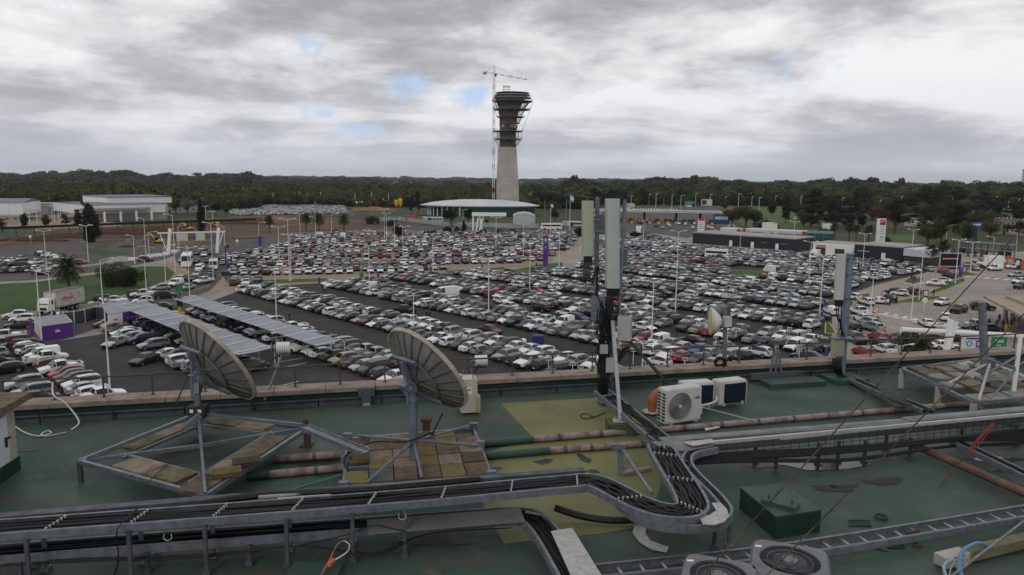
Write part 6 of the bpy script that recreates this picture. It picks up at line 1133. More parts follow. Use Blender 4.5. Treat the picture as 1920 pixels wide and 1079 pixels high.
# the distant wood
prot=bpy.data.collections.new('wood_sources')
for i,(k,m_) in enumerate((('broad',leafm('wood_dark',(.030,.043,.015),(.014,.021,.009),.35)),('broad',leafm('wood_mid',(.058,.076,.020),(.023,.030,.009),.35)),('broad',leafm('wood_olive',(.078,.080,.020),(.042,.040,.012),.3)),('tall',leafm('wood_tall',(.028,.038,.016),(.012,.018,.008),.35)),('broad',leafm('wood_rust',(.085,.060,.02),(.026,.022,.009),.3)))):
    me=crown_mesh('wood_crown_%d'%i,k,700,.13,50+i,m_); o=bpy.data.objects.new('wood_crown_%d'%i,me); prot.objects.link(o)
r=np.random.RandomState(4); pts=[];scl=[];ids=[]
def wood(n_,y0,y1,x0,x1,h0,h1,dens=None,front=None,wts=(.25,.32,.2,.15,.08)):
    for _ in range(n_):
        py=y0+(y1-y0)*r.rand(); yl=1/(py-335.0)
        px=x0+(x1-x0)*r.rand(); 
        g=G(px,py+ (px-960)*.0096)
        if front and g.y<front(px): continue
        h=r.uniform(h0,h1); k=r.choice(5,p=wts); pts.append((g.x,g.y,h*.42)); scl.append((h*.62*r.uniform(.8,1.3),h*.62*r.uniform(.8,1.3),h*.58)); ids.append(k)
edge=lambda px: 560 if px<430 else (620 if px<1000 else 700)
def band(n_,Y0,Y1,px0,px1,h0,h1,wts,fr=None):
    for _ in range(n_):
        Y=math.exp(r.uniform(math.log(Y0),math.log(Y1))); px=r.uniform(px0,px1); x=Y*(px-960)/F*1.0
        g=Vector((x,Y,0)); sc=max(1.,(Y/1100)**.75); h=r.uniform(h0,h1)*(.88 if 520<px<1060 else 1.1)*(1+.22*math.sin(px*.021+Y*.004)+.12*math.sin(px*.083))
        pts.append((g.x,g.y,h*.40)); wdt=h*.55*sc*r.uniform(.8,1.3); scl.append((wdt,wdt,h*.56)); ids.append(r.choice(5,p=wts))
W1=(.22,.34,.30,.05,.09); W2=(.40,.30,.08,.18,.04)
band(2200,560,950,-260,480,8,14,W1); band(2400,640,1000,470,1110,8,14,(.2,.34,.36,.04,.06)); band(1300,760,1000,1100,2100,10,17,(.28,.32,.22,.12,.06))
band(5200,950,2200,-260,2150,10,18,(.34,.32,.18,.12,.04)); band(1500,2200,6000,-300,2200,12,18,W2)
band(420,2300,2900,-260,480,24,33,(.5,.2,.0,.3,0)); band(300,1300,1700,1060,1420,22,28,(.35,.2,.1,.3,.05)); band(420,1200,1900,1400,2150,20,27,(.35,.25,.1,.3,0)); band(150,2600,3200,480,700,20,26,(.5,.2,0,.3,0)); band(260,5000,9000,500,1300,20,34,W2)
me=bpy.data.meshes.new('distant_wood'); me.from_pydata(pts,[],[]); at=me.attributes.new('sc','FLOAT_VECTOR','POINT'); at.data.foreach_set('vector',np.array(scl,dtype=np.float32).ravel()); at=me.attributes.new('idx','INT','POINT'); at.data.foreach_set('value',np.array(ids,dtype=np.int32)); at=me.attributes.new('rz','FLOAT','POINT'); at.data.foreach_set('value',r.rand(len(pts)).astype(np.float32)*6.28)
wood_o=tag(link('distant_wood',me,None,(0,0,0)),'continuous dark green wood stretching to the horizon','woodland',None,'stuff')
ng=bpy.data.node_groups.new('wood','GeometryNodeTree'); ng.interface.new_socket('Geometry',in_out='INPUT',socket_type='NodeSocketGeometry'); ng.interface.new_socket('Geometry',in_out='OUTPUT',socket_type='NodeSocketGeometry')
gi=ng.nodes.new('NodeGroupInput'); go=ng.nodes.new('NodeGroupOutput'); ip=ng.nodes.new('GeometryNodeInstanceOnPoints'); ci=ng.nodes.new('GeometryNodeCollectionInfo'); ci.inputs[0].default_value=prot; ci.inputs[1].default_value=True; ci.inputs[2].default_value=True
def na(nm,ty): n_=ng.nodes.new('GeometryNodeInputNamedAttribute'); n_.data_type=ty; n_.inputs[0].default_value=nm; return n_.outputs[0]
ng.links.new(gi.outputs[0],ip.inputs['Points']); ng.links.new(ci.outputs[0],ip.inputs['Instance']); ip.inputs['Pick Instance'].default_value=True; ng.links.new(na('idx','INT'),ip.inputs['Instance Index']); ng.links.new(na('sc','FLOAT_VECTOR'),ip.inputs['Scale'])
cx_=ng.nodes.new('ShaderNodeCombineXYZ'); ng.links.new(na('rz','FLOAT'),cx_.inputs[2]); e2=ng.nodes.new('FunctionNodeEulerToRotation'); ng.links.new(cx_.outputs[0],e2.inputs[0]); ng.links.new(e2.outputs[0],ip.inputs['Rotation'])
ng.links.new(ip.outputs[0],go.inputs[0]); md=wood_o.modifiers.new('wood','NODES'); md.node_group=ng
# ================================================================ THE ROOF WE STAND ON
def roofmat():
    m=bpy.data.materials.new('roof_membrane'); m.use_nodes=True; t=m.node_tree; b=t.nodes['Principled BSDF']; c=N(t,'ShaderNodeTexCoord'); v=c.outputs['Object']
    base=mixc(t,ramp(t,noise(t,v,.55,8,.6),[(.35,0.),(.68,1.)]),(.052,.088,.070),(.033,.059,.047))
    st=N(t,'ShaderNodeVectorMath',operation='MULTIPLY'); t.links.new(v,st.inputs[0]); st.inputs[1].default_value=(.5,1.6,1)
    base=mixc(t,math_(t,'MULTIPLY',ramp(t,noise(t,st.outputs[0],.9,7,.65,.4),[(.50,0.),(.68,1.)]),.7),base,(.080,.066,.052))
    base=mixc(t,math_(t,'MULTIPLY',ramp(t,noise(t,v,1.9,5,.6),[(.60,0.),(.74,1.)]),.6),base,(.13,.095,.072))
    base=mixc(t,math_(t,'MULTIPLY',ramp(t,noise(t,v,2.6,4,.5,.3),[(.24,1.),(.31,0.)]),.8),base,(.012,.026,.018))
    base=mixc(t,math_(t,'MULTIPLY',ramp(t,noise(t,v,6.5,8,.7,.6),[(.52,0.),(.66,1.)]),.35),base,(.028,.045,.036))
    base=mixc(t,math_(t,'MULTIPLY',ramp(t,noise(t,v,30,3,.6),[(.70,0.),(.78,1.)]),.35),base,(.14,.15,.13))
    # welded laps between the membrane strips
    rt=N(t,'ShaderNodeVectorRotate',rotation_type='Z_AXIS'); rt.inputs['Angle'].default_value=rad(-38); t.links.new(v,rt.inputs['Vector']); s2=N(t,'ShaderNodeSeparateXYZ'); t.links.new(rt.outputs[0],s2.inputs[0])
    fr=math_(t,'FRACT',math_(t,'DIVIDE',s2.outputs[0],1.05)); ln=math_(t,'LESS_THAN',math_(t,'ABSOLUTE',math_(t,'SUBTRACT',fr,.5)),.012)
    base=mixc(t,math_(t,'MULTIPLY',ln,.35),base,(.10,.09,.075))
    t.links.new(base,b.inputs['Base Color']); t.links.new(ramp(t,noise(t,v,.7,6,.6),[(.3,.42),(.7,.85)]),b.inputs['Roughness']); b.inputs['Specular IOR Level'].default_value=.26
    bp=N(t,'ShaderNodeBump'); bp.inputs['Strength'].default_value=.35; bp.inputs['Distance'].default_value=.02; t.links.new(noise(t,v,3,8,.7),bp.inputs['Height']); t.links.new(bp.outputs[0],b.inputs['Normal']); return m
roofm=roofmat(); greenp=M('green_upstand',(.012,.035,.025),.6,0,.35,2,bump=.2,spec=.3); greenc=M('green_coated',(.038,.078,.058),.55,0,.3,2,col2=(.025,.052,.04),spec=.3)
olive=M('olive_membrane',(.165,.165,.068),.6,0,.3,1.1,col2=(.105,.11,.05),bump=.2,spec=.25,detail=8,thr=(.42,.75))
stone=M('coping_stone',(.30,.235,.195),.85,0,.3,3,col2=(.16,.13,.11),bump=.4,detail=8)
moss=M('mossy_stone',(.16,.135,.09),.9,0,.4,6,col2=(.075,.07,.025),bump=.7)
fl_m=M('grey_flashing',(.10,.115,.13),.6,.2,.35,3,col2=(.06,.068,.078),bump=.15)
pipem=M('flaking_pink_pipe',(.27,.22,.215),.75,0,.4,3.2,col2=(.17,.10,.09),bump=.5,detail=9,thr=(.44,.58))
cabm=M('cable_sheath',(.007,.007,.008),.55,0,.3,20); cabg=M('grey_cable',(.14,.14,.14),.55)
BA=rad(13.6); bx=Vector((math.cos(BA),math.sin(BA),0)); by_=Vector((-bx.y,bx.x,0)); B0=Vector((0,16.3,0)); BB=(bx,by_,Vector((0,0,1)))
def PP(u,v,z): p=B0+bx*u+by_*v; return Vector((p.x,p.y,z))
TB=thing('terminal_building','terminal building whose flat green roof fills the foreground','building',(0,10,0))
U0,U1=-24,34
e1,e2=PP(U0,.5,0),PP(U1,.5,0)
m=MB(); m.prism([(e1.x,e1.y),(e2.x,e2.y),(e2.x+8,-12),(e1.x-6,-12)],RZ-.4,RZ); m.build('roof',roofm,TB)
m=MB(); m.prism([(e1.x,e1.y-.05),(e2.x,e2.y-.05),(e2.x+8,-11.9),(e1.x-6,-11.9)],0,RZ-.41); m.build('facade',M('facade_render',(.35,.32,.28),.8,0,.2,.3),TB)
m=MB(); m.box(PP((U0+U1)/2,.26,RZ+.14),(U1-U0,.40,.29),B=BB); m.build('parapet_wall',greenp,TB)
rr=random.Random(2); u=U0; 
while u<U1:
    L_=1.05; m=MB(); m.box(PP(u+L_/2,.25,RZ+.335),(L_-.012,.50,.09+rr.uniform(0,.006)),B=BB); m.build('coping_slab',stone,TB); u+=L_
u=U0; i=0
while u<U1:
    L_=1.32; m=MB(); m.box(PP(u+L_/2,.02+rr.uniform(0,.01),RZ+.078),(L_-.03,.05,.155),B=BB); m.box(PP(u+L_/2,-.02,RZ+.158),(L_-.03,.09,.012),B=BB); m.build('flashing_panel',fl_m,TB)
    if i%2==0: m=MB(); m.box(PP(u,-.01,RZ+.09),(.05,.05,.20),B=BB); m.build('bracket',dark,TB)
    u+=L_; i+=1
# olive painted field: one thin coat above the membrane
pts=[(938,757),(1165,744),(1205,800),(1235,842),(1240,905),(1215,985),(1135,1000),(945,1020),(925,985),(885,905),(908,850),(1000,822)]
m=MB(); P=[G(x,y,RZ+.004) for x,y in pts][::-1]; m.add(P,[tuple(range(len(P)))]); m.build('olive_coating',olive,TB)
for i,(px,py,w_,h_,a_) in enumerate(((1020,866,.16,.10,.3),(1095,860,.20,.09,1.9),(925,880,.14,.1,.5),(930,892,.3,.12,.1),(1112,884,.12,.07,0),(1010,888,.14,.06,.2),(1660,902,.34,.14,.2),(1555,916,.30,.13,-.3),(1578,911,.24,.08,.1),(1890,883,.26,.08,0),(820,1012,.5,.16,.1),(50,845,.2,.04,.2),(590,868,.4,.12,.1),(1440,872,.4,.1,.2))):
    c=G(px,py,RZ+.008); m=MB(); m.add([(c.x+(w_*math.cos(t_)*math.cos(a_)-h_*math.sin(t_)*math.sin(a_))*(1+.25*math.sin(3*t_+i)),c.y+(w_*math.cos(t_)*math.sin(a_)+h_*math.sin(t_)*math.cos(a_))*(1+.25*math.sin(2*t_+i)),c.z) for t_ in [2*PI*k/22 for k in range(22)]],[tuple(range(22))]); m.build('stain',M('dark_damp_stain',(.014,.020,.012),.4,0,.5,6,col2=(.03,.03,.02)),TB)
for px,py,w_,h_ in((1545,872,.75,.22),(1870,862,.5,.12)):
    c=G(px,py,RZ+.009); m=MB(); m.add([(c.x+w_*math.cos(t_)*(1+.2*math.sin(3*t_)),c.y+h_*math.sin(t_)*(1+.25*math.sin(2*t_)),c.z) for t_ in [2*PI*k/26 for k in range(26)]],[tuple(range(26))]); m.build('puddle',M('rain_water',(.05,.052,.05),.08,0,0,spec=.8),TB)
# railing
RL=thing('railing','low rusty railing along the parapet coping','railing',PP(0,.3,RZ+.38))
prev=None
def cop_u(px,v=.3,z=RZ+.38):
    lo,hi=-25,40
    for _ in range(40):
        mm=(lo+hi)/2
        if PJ(PP(mm,v,z))[0]<px: lo=mm
        else: hi=mm
    return lo
posts=[-60,8,103,195,287,385,470,554,638,722,800,880,960,1036,1110,1181,1251,1319,1385,1449,1512,1570,1632,1689,1744,1799,1850,1901,1960,2030]
tops=[]
for px in posts:
    u=cop_u(px); a=PP(u,.3,RZ+.37); tz=.45+rr.uniform(-.02,.02)-(.03 if px>1400 else 0); m=MB(); m.bar(a,a+Vector((rr.uniform(-.01,.01),0,tz)),.028,.028); m.cyl(a,a+Vector((0,0,.02)),.05,n=8); m.build('post',M('rusted_rail',(.10,.065,.05),.8,0,.4,5,col2=(.05,.04,.036),bump=.3),RL); tops.append(a+Vector((0,0,tz)))
m=MB(); m.tube(tops,.020,6); m.build('top_rail',M('rusted_rail',(.13,.075,.055),.8,0,.4,5,col2=(.06,.045,.04),bump=.3),RL,smooth=True)
# white stair head at the left edge
C0=G(36,881,RZ); C1=G(0,907,RZ); d=(C1-C0).normalized(); n=Vector((d.y,-d.x,0)); n=n if n.x<0 else -n; S=thing('stair_head','white rendered stair head with door and mossy coping at the left edge','hut',C0); hz_=zat(C0,752)-RZ
E0=C0+d*3.2; BX=(d,n,Vector((0,0,1)))
m=MB(); m.box((C0+E0)/2+n*1.2+Vector((0,0,hz_/2)),(3.2,2.4,hz_),B=BX); m.build('wall',M('stained_render',(.42,.40,.36),.8,0,.3,2,col2=(.25,.22,.18),bump=.3),S)
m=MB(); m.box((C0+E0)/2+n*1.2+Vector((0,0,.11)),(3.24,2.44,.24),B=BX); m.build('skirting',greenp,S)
m=MB(); m.box((C0+E0)/2+n*1.15+Vector((0,0,hz_+.05)),(3.5,2.75,.11),B=BX); m.build('coping',moss,S)
dc=C0+d*(.30+.5)-n*.03; m=MB(); m.box(dc+Vector((0,0,.27+(hz_-.4)/2)),(.95,.05,hz_-.42),B=BX); o=m.build('door',M('door_white',(.58,.60,.61),.5,0,.1,1),S); h_=MB(); q=C0+d*.42-n*.07+Vector((0,0,.62)); h_.box(q,(.03,.03,.16),B=BX); h_.bar(q+Vector((0,0,.05)),q+Vector((0,0,.05))+d*-.12,.03); ho=h_.build('handle',dark,S); ho.parent=o
# hoses at left
def cable(pts,r,mat,name,label,cat='cable',n=6,sm=6,group=None,parent=None):
    m=MB(); m.tube(smooth_path(pts,sm),r,n)
    if parent: return m.build(name,mat,parent,smooth=True)
    return tag(m.build(name,mat,smooth=True,loc=pts[0]),label,cat,group)
cable([PP(cop_u(103),.25,RZ+.75),PP(cop_u(112),.0,RZ+.55),PP(cop_u(135),-.1,RZ+.42),D(148,790,14.0),G(134,806,RZ+.02)],.016,whited,'hose','pale hose hanging over the parapet at left','hose')
cable([G(27,799,RZ+.03),G(48,812,RZ+.02),G(72,818,RZ+.02),G(95,813,RZ+.02),G(90,808,RZ+.03),G(77,815,RZ+.03),G(90,818,RZ+.02),G(124,811,RZ+.02)],.014,whited,'hose','pale looped hose lying on the roof by the stair head','hose')
# ---------------------------------------------------------------- dishes
dishb=M('dish_back',(.22,.215,.20),.75,.1,.35,3.5,col2=(.12,.115,.105),bump=.25,detail=8); dishr=M('dish_rim',(.40,.37,.31),.7,0,.3,5,col2=(.22,.19,.14)); dishrib=M('dish_rib',(.14,.13,.115),.7,.1,.3,5); mount=M('mount_grey',(.17,.19,.23),.5,.4,.25,5)
def dish(c,ax,r,T,mast_top,depth=.26):
    ax=Vector(ax).normalized(); h=ax.cross(Vector((0,0,1))).normalized(); v=h.cross(ax)
    n_=56; prof=[(r*k/8,depth*((k/8)**2)) for k in range(9)]
    prof=[(.02,0)]+prof[1:]+[(r+.012,depth+.0),(r+.012,depth+.03),(r-.02,depth+.03)]+[(r*k/8-.01,depth*((k/8)**2)+.02) for k in range(8,0,-1)]
    vert=c-ax*depth*.5
    m=MB(); m.lathe(vert,prof[:9],n_,axis=ax); m.lathe(vert,prof[11:],n_,axis=ax); m.build('reflector',dishb,T,smooth=True,ang=1.2)
    m=MB(); m.lathe(vert,[(r-.02,depth-.035),(r+.014,depth-.035),(r+.02,depth+.03),(r-.03,depth+.035)],n_,axis=ax); m.build('rim',dishr,T,smooth=True,ang=.5)
    for k in range(24):
        a=2*PI*k/24; dr=h*math.cos(a)+v*math.sin(a); m=MB(); pts=[vert+dr*(r*f)+ax*(depth*f*f-.018) for f in(.50,.62,.74,.86,.97)]; m.tube(pts,[.014]*5,4); m.build('rib',dishrib,T)
    m=MB(); m.tube([vert+(h*math.cos(a)+v*math.sin(a))*r*.52+ax*(depth*.27-.03) for a in [2*PI*i/36 for i in range(37)]],.022,5); m.build('ring',dishrib,T,smooth=True)
    for k in range(8):
        a=2*PI*k/8+.2; dr=h*math.cos(a)+v*math.sin(a); m=MB(); m.tube([vert+dr*(r*f)+ax*(depth*f*f-.02) for f in(.12,.5)],.012,4); m.build('inner_rib',dishrib,T)
    for s_,w_ in((.52,.38),(-.50,.42)):
        p=vert+v*(s_*r)-ax*.0+ax*(depth*.27-.08); m=MB(); m.bar(p-h*(w_*r),p+h*(w_*r),.05,.07,up=v); m.build('cross_bar',mount,T)
    m=MB(); m.bar(vert+v*(r*.52)-ax*.05,vert-ax*.16,.06,.09,up=h); m.bar(vert-v*(r*.5)-ax*.02,vert-ax*.16-v*.05,.06,.09,up=h); m.build('spine',mount,T)
    hub=vert-ax*.2; m=MB(); m.bar(hub+v*.12,hub-v*.12,.16,.16,up=h); m.cyl(hub-h*.16,hub+h*.16,.06,n=10); m.bar(hub,mast_top+Vector((0,0,-.02)),.12,.14); m.build('mount_head',mount,T)
    m=MB(); m.cyl(mast_top+h*.0-ax*.12+Vector((0,0,-.05)),vert+v*(r*.45)-ax*.03,.022,n=6); m.build('elevation_strut',mount,T)
# dish 1 with diamond frame
zf=RZ+.34
Lc,Fc_,Rc=G(149,866,zf),G(385,931,zf),G(578,803,zf); Bc=Lc+Rc-Fc_; Bc=G(372,776,zf)
T1=thing('satellite_dish','left satellite dish seen from behind on a diamond steel frame weighted with slabs','satellite dish',G(376,852,RZ))
fm=M('frame_steel',(.22,.245,.29),.45,.5,.35,6,col2=(.13,.14,.16))
C=[Lc,Fc_,Rc,Bc]; cen=sum(C,Vector())/4
for i in range(4):
    a,b_=C[i],C[(i+1)%4]; dd=(b_-a).normalized(); nn=Vector((-dd.y,dd.x,0)); nn=nn if (cen-a).dot(nn)>0 else -nn
    m=MB(); m.bar(a,b_,.06,.07); m.build('outer_beam',fm,T1); m=MB(); m.bar(a+nn*.52+dd*.35,b_+nn*.52-dd*.35,.05,.05); m.build('inner_beam',fm,T1)
    k_=int((b_-a).length/.6); r2=random.Random(i)
    for j in range(k_):
        if (i,j) in((0,0),(1,k_-1),(3,k_-1),(2,0),(0,k_-1)): continue
        q=a+dd*((j+.5)*(b_-a).length/k_)+nn*.27+Vector((0,0,.02)); m=MB(); m.box(q,((b_-a).length/k_-.015,.42,.045+r2.uniform(0,.015)),B=(dd,nn,Vector((0,0,1)))); m.build('ballast_slab',[M('slab_brown',(.16,.125,.09),.95,0,.5,5,col2=(.05,.045,.035),bump=1.),moss,M('slab_tan',(.26,.205,.155),.9,0,.3,4,col2=(.14,.10,.08),bump=.5)][(i*3+j*2)%3],T1)
for q in C+[cen]: m=MB(); m.cyl((q.x,q.y,RZ),(q.x,q.y,zf),.045,n=8); m.build('foot',galv_d,T1)
for q,mm in((G(425,886,zf+.09),moss),(G(463,866,zf+.09),M('dark_moss',(.055,.055,.035),.95,0,.4,8,bump=1.))): m=MB(); m.box(q,(.42,.26,.07),rz=.4); m.build('loose_slab',mm if mm!=moss else M('yellow_moss',(.12,.095,.035),.95,0,.3,8,bump=.8),T1)
mb=G(376,850,RZ); mtop=Vector((mb.x,mb.y,zat(mb,735)))
head=Vector((mb.x,mb.y,zat(mb,771))); m=MB(); m.cyl(mb+Vector((0,0,.3)),mtop,.055,n=12); m.build('mast',mount,T1,smooth=True)
m=MB(); m.box(head,(.30,.22,.2)); m.box(head+Vector((-.07,-.112,.03)),(.06,.01,.06),mi=1); m.box(head+Vector((.07,-.112,.03)),(.06,.01,.06),mi=1); m.build('junction_plate',[dark,wtxt],T1)
for q in(Lc.lerp(cen,.06),Fc_,Rc,Bc.lerp(Lc,.05)): m=MB(); m.bar(head-Vector((0,0,.05)),q+Vector((0,0,.04)),.045,.06); m.build('raking_strut',fm,T1)
for q in(Lc,Rc): m=MB(); m.bar(cen+Vector((0,0,.01)),q,.05,.06); m.build('tie_beam',fm,T1)
m=MB(); m.bar(G(360,806,RZ+1.0) if 0 else head+Vector((-.12,-.3,-.22)),head+Vector((.12,-.2,.0)),.12,.1); m.build('conduit_body',galv,T1)
sc1=(mtop-Vector((0,0,H))).dot(FW); c1=D(397,685,mtop.y+.25)
dish(c1,(.56,.64,.52),.90,T1,mtop)
m=MB(); m.tube([D(330,757,mtop.y-.3),D(352,705,mtop.y),D(367,676,mtop.y)],.014,5); m.build('feed_rod',dark,T1)
# sloping cable ladder from frame 1 to frame 2
a,b_=G(570,803,RZ+.55),G(686,851,RZ+.5); m=MB(); dd=(b_-a).normalized(); nn=Vector((-dd.y,dd.x,0)); Tl=thing('cable_bridge','short perforated steel bridge between the two dish frames','cable tray',(a+b_)/2); m.box((a+b_)/2,((b_-a).length,.16,.03),B=(dd,nn,Vector((0,0,1)))); m.build('deck',fm,Tl)
for s_ in(-1,1): m=MB(); m.bar(a+nn*s_*.09+Vector((0,0,.02)),b_+nn*s_*.09+Vector((0,0,.02)),.015,.07); m.build('side_rail',fm,Tl)
for i in range(20): q=a.lerp(b_,(i+.5)/20)+Vector((0,0,.02)); m=MB(); m.box(q,(.02,.15,.012),B=(dd,nn,Vector((0,0,1)))); m.build('rung',galv_l,Tl)
m=MB(); q=G(575,836,RZ); m.cyl(q,q+Vector((0,0,.5)),.05,n=10); m.box(q+Vector((0,0,.01)),(.22,.22,.02)); m.build('leg',rust,Tl)
# dish 2 with tiled ballast frame
zt2=RZ+.28
TL,TR_,BR,BL=G(652,826,zt2),G(888,806,zt2),G(922,898,zt2),G(644,919,zt2)
T2=thing('satellite_dish','right satellite dish seen from behind above a tiled ballast platform','satellite dish',G(775,880,RZ))
def bil(u,v): return TL.lerp(TR_,u).lerp(BL.lerp(BR,u),v)
for a,b_ in((TL,TR_),(TR_,BR),(BR,BL),(BL,TL)): m=MB(); m.bar(a,b_,.05,.08); m.build('frame_beam',fm,T2)
tm=[M('tile_tan',(.24,.185,.135),.9,0,.3,5,col2=(.14,.11,.085),bump=.5),M('tile_brown',(.15,.11,.075),.9,0,.4,5,col2=(.07,.05,.035),bump=.5),M('tile_ochre',(.19,.145,.05),.9,0,.4,6,col2=(.10,.09,.04),bump=.6),M('tile_dark',(.075,.058,.04),.9,0,.3,6,bump=.5),M('pebble_tile',(.18,.18,.17),.9,0,.6,40,col2=(.05,.05,.05),bump=1.)]
r2=random.Random(9); cols=[0,.165,.335,.50,.66,.83,1.0]; rows=[.04,.19,.36,.55,.74,.97]
for ci_ in range(6):
    for rj in range(5):
        if (ci_,rj) in((0,3),(5,0)): continue
        u0,u1,v0,v1=cols[ci_]+.004,cols[ci_+1]-.004,rows[rj]+.006+r2.uniform(0,.01),rows[rj+1]-.006; z_=.03+r2.uniform(0,.015)
        mm=tm[4] if (ci_,rj)==(1,4) else tm[2] if (ci_,rj) in((3,3),(1,0)) else tm[3] if (ci_,rj) in((0,0),(5,3),(3,0)) else tm[r2.choice([0,0,1,1,2])]
        P=[bil(u0,v0),bil(u1,v0),bil(u1,v1),bil(u0,v1)]; m=MB(); m.prism([p[:2] for p in P],zt2+z_-.02,zt2+z_+.025); m.build('paving_tile',mm,T2)
for u_,v_ in((0,0),(1,0),(0,.5),(1,.42),(0,1),(1,1)): q=bil(u_,v_); m=MB(); m.cyl((q.x,q.y,RZ),(q.x,q.y,zt2),.04,n=8); m.prism([(q.x-.07,q.y-.05),(q.x+.07,q.y-.05),(q.x+.07,q.y+.05),(q.x-.07,q.y+.05)],zt2,zt2+.13); m.build('corner_bracket',mount,T2)
for v_ in(.3,.62): m=MB(); m.bar(bil(0,v_),bil(1,v_),.04,.05); m.build('cross_beam',fm,T2)
mb=G(776,868,zt2); hub2=Vector((mb.x,mb.y,zat(mb,824))); mt2=Vector((mb.x,mb.y,zat(mb,742)))
m=MB(); m.cyl(Vector((mb.x,mb.y,RZ)),mt2,.07,n=14); m.cyl(mt2-Vector((0,0,.08)),mt2,.09,n=14); m.build('mast',mount,T2,smooth=True)
for u_,v_ in((.09,.02),(.97,.0),(.98,.45),(.15,1.0),(.52,.98)): m=MB(); m.cyl(hub2+Vector((0,0,-.02)),bil(u_,v_)+Vector((0,0,.08)),.025,n=8); m.build('raking_strut',galv,T2,smooth=True)
c2=D(791,702,mt2.y+.2); dish(c2,(.61,.58,.54),.83,T2,mt2)
cable([G(600,935,RZ+.02),G(650,900,RZ+.2),bil(.0,.55)+Vector((0,0,.15)),bil(.2,.35)+Vector((0,0,.2)),hub2+Vector((-.1,-.12,0)),hub2+Vector((.3,.05,.1)),D(810,815,mt2.y),D(830,775,mt2.y+.2)],.014,cabm,'cable','black cable running over the tiled platform to the right dish')
cable([G(440,926,RZ+.03),G(520,925,RZ+.03),G(590,905,RZ+.03),G(640,890,RZ+.2)],.010,M('green_cable',(.06,.22,.15),.5,0,0),'cable','thin green cable crossing the roof between the dishes')
# rusty capped vent stack
q=G(800,838,RZ); T=thing('vent_pipe','small rusty capped vent pipe beyond the tiled platform','vent',q); m=MB(); m.box(q+Vector((0,0,.25)),(.13,.13,.5)); m.build('pipe',rust,T); m=MB(); m.box(q+Vector((0,0,.52)),(.2,.2,.05)); m.build('cap',rust,T)
# grey scupper boxes, cabinet behind dish 2
for px,lab in((685,'grey rainwater hopper box against the parapet near the right dish'),(1437,'grey bracket stand against the parapet behind the air conditioners')):
    u=cop_u(px); T=thing('rain_hopper' if px==685 else 'support_stand',lab,'rain hopper' if px==685 else 'stand',PP(u,-.1,RZ))
    if px==685:
        m=MB(); P=[PP(u-.17,-.13,0),PP(u+.17,-.13,0),PP(u+.17,.02,0),PP(u-.17,.02,0)]; m.prism([p[:2] for p in P],RZ+.2,RZ+.38); m.build('hopper',fl_m,T); m=MB(); m.box(PP(u,-.07,RZ+.13),(.2,.12,.14),B=BB); m.build('outlet',fl_m,T); m=MB(); m.box(PP(u,-.07,RZ+.04),(.15,.1,.12),B=BB); m.build('spout',galv_l,T)
    else:
        for s_ in(-1,0,1): m=MB(); m.bar(PP(u+s_*.16,-.12,RZ+.18),PP(u+s_*.04,-.12,RZ+.78),.05,.03); m.build('leg',galv,T)
        m=MB(); m.box(PP(u,-.14,RZ+.14),(1.4,.08,.16),B=BB); m.build('trough',fl_m,T); m=MB(); m.box(PP(u+.2,-.55,RZ+.06),(1.5,.5,.12),B=BB); m.build('plinth',greenc,T)
q=G(876,778,RZ); T=thing('cabinet','cream equipment cabinet with small label behind the right dish','cabinet',q); hh=zat(q,716)-RZ; m=MB(); m.box(q+Vector((0,.2,hh/2+.04)),(.33,.4,hh),rz=BA); m.build('case',M('cream_case',(.45,.43,.37),.5,0,.15,3),T); m=MB(); m.box(q+Vector((0,-.015,hh*.72)),(.2,.01,.14),rz=BA); m.build('label_plate',wtxt,T); m=MB(); m.box(q+Vector((0,-.022,hh*.76)),(.16,.01,.03),rz=BA); m.build('orange_line',orange,T); m=MB(); m.box(q+Vector((.21,.1,.22)),(.08,.2,.35),rz=BA); m.build('side_cover',M('yellowed_plastic',(.36,.33,.18),.6),T); m=MB(); [m.bar(q+Vector((x,.05,hh)),q+Vector((x*.5,.05,hh+.28)),.02) for x in(-.14,.14)]; m.build('handle',galv,T)
# floodlights on arms beyond the parapet
for px,py,lab in((518,652,'white ribbed floodlight on an arm beyond the parapet, left'),(896,676,'white ribbed floodlight on an arm beside the right dish')):
    u=cop_u(px+12); c=PP(u,.75,0); z=D(px,py,c.y).z; c.z=z; T=thing('floodlight',lab,'floodlight',c); m=MB(); ax=bx
    m.cyl(c-ax*.13,c+ax*.15,.12,n=16); m.build('housing',white,T,smooth=True); m=MB(); m.cyl(c-ax*.22,c-ax*.14,.05,.09,n=12); m.cyl(c-ax*.24,c-ax*.22,.10,n=14); m.build('lamp_end',galv,T)
    for i in range(6): m=MB(); m.lathe(c-ax*.11+ax*.048*i,[(.12,0),(.132,.008),(.12,.016)],16,axis=ax); m.build('fin',whited,T)
    m=MB(); m.bar(c+Vector((-.1,0,-.16)),c+Vector((.14,0,-.16)),.03); m.bar(c+Vector((0,0,-.1)),PP(cop_u(px-20 if px<600 else px-40),.0,RZ+.2),.035,.05); m.build('bracket',galv if px<600 else rust,T); m=MB(); m.bar(c+Vector((0,0,-.15)),PP(cop_u(px-95 if px<600 else px-30),.2,RZ+.62),.03,.03); m.build('arm',rust,T)
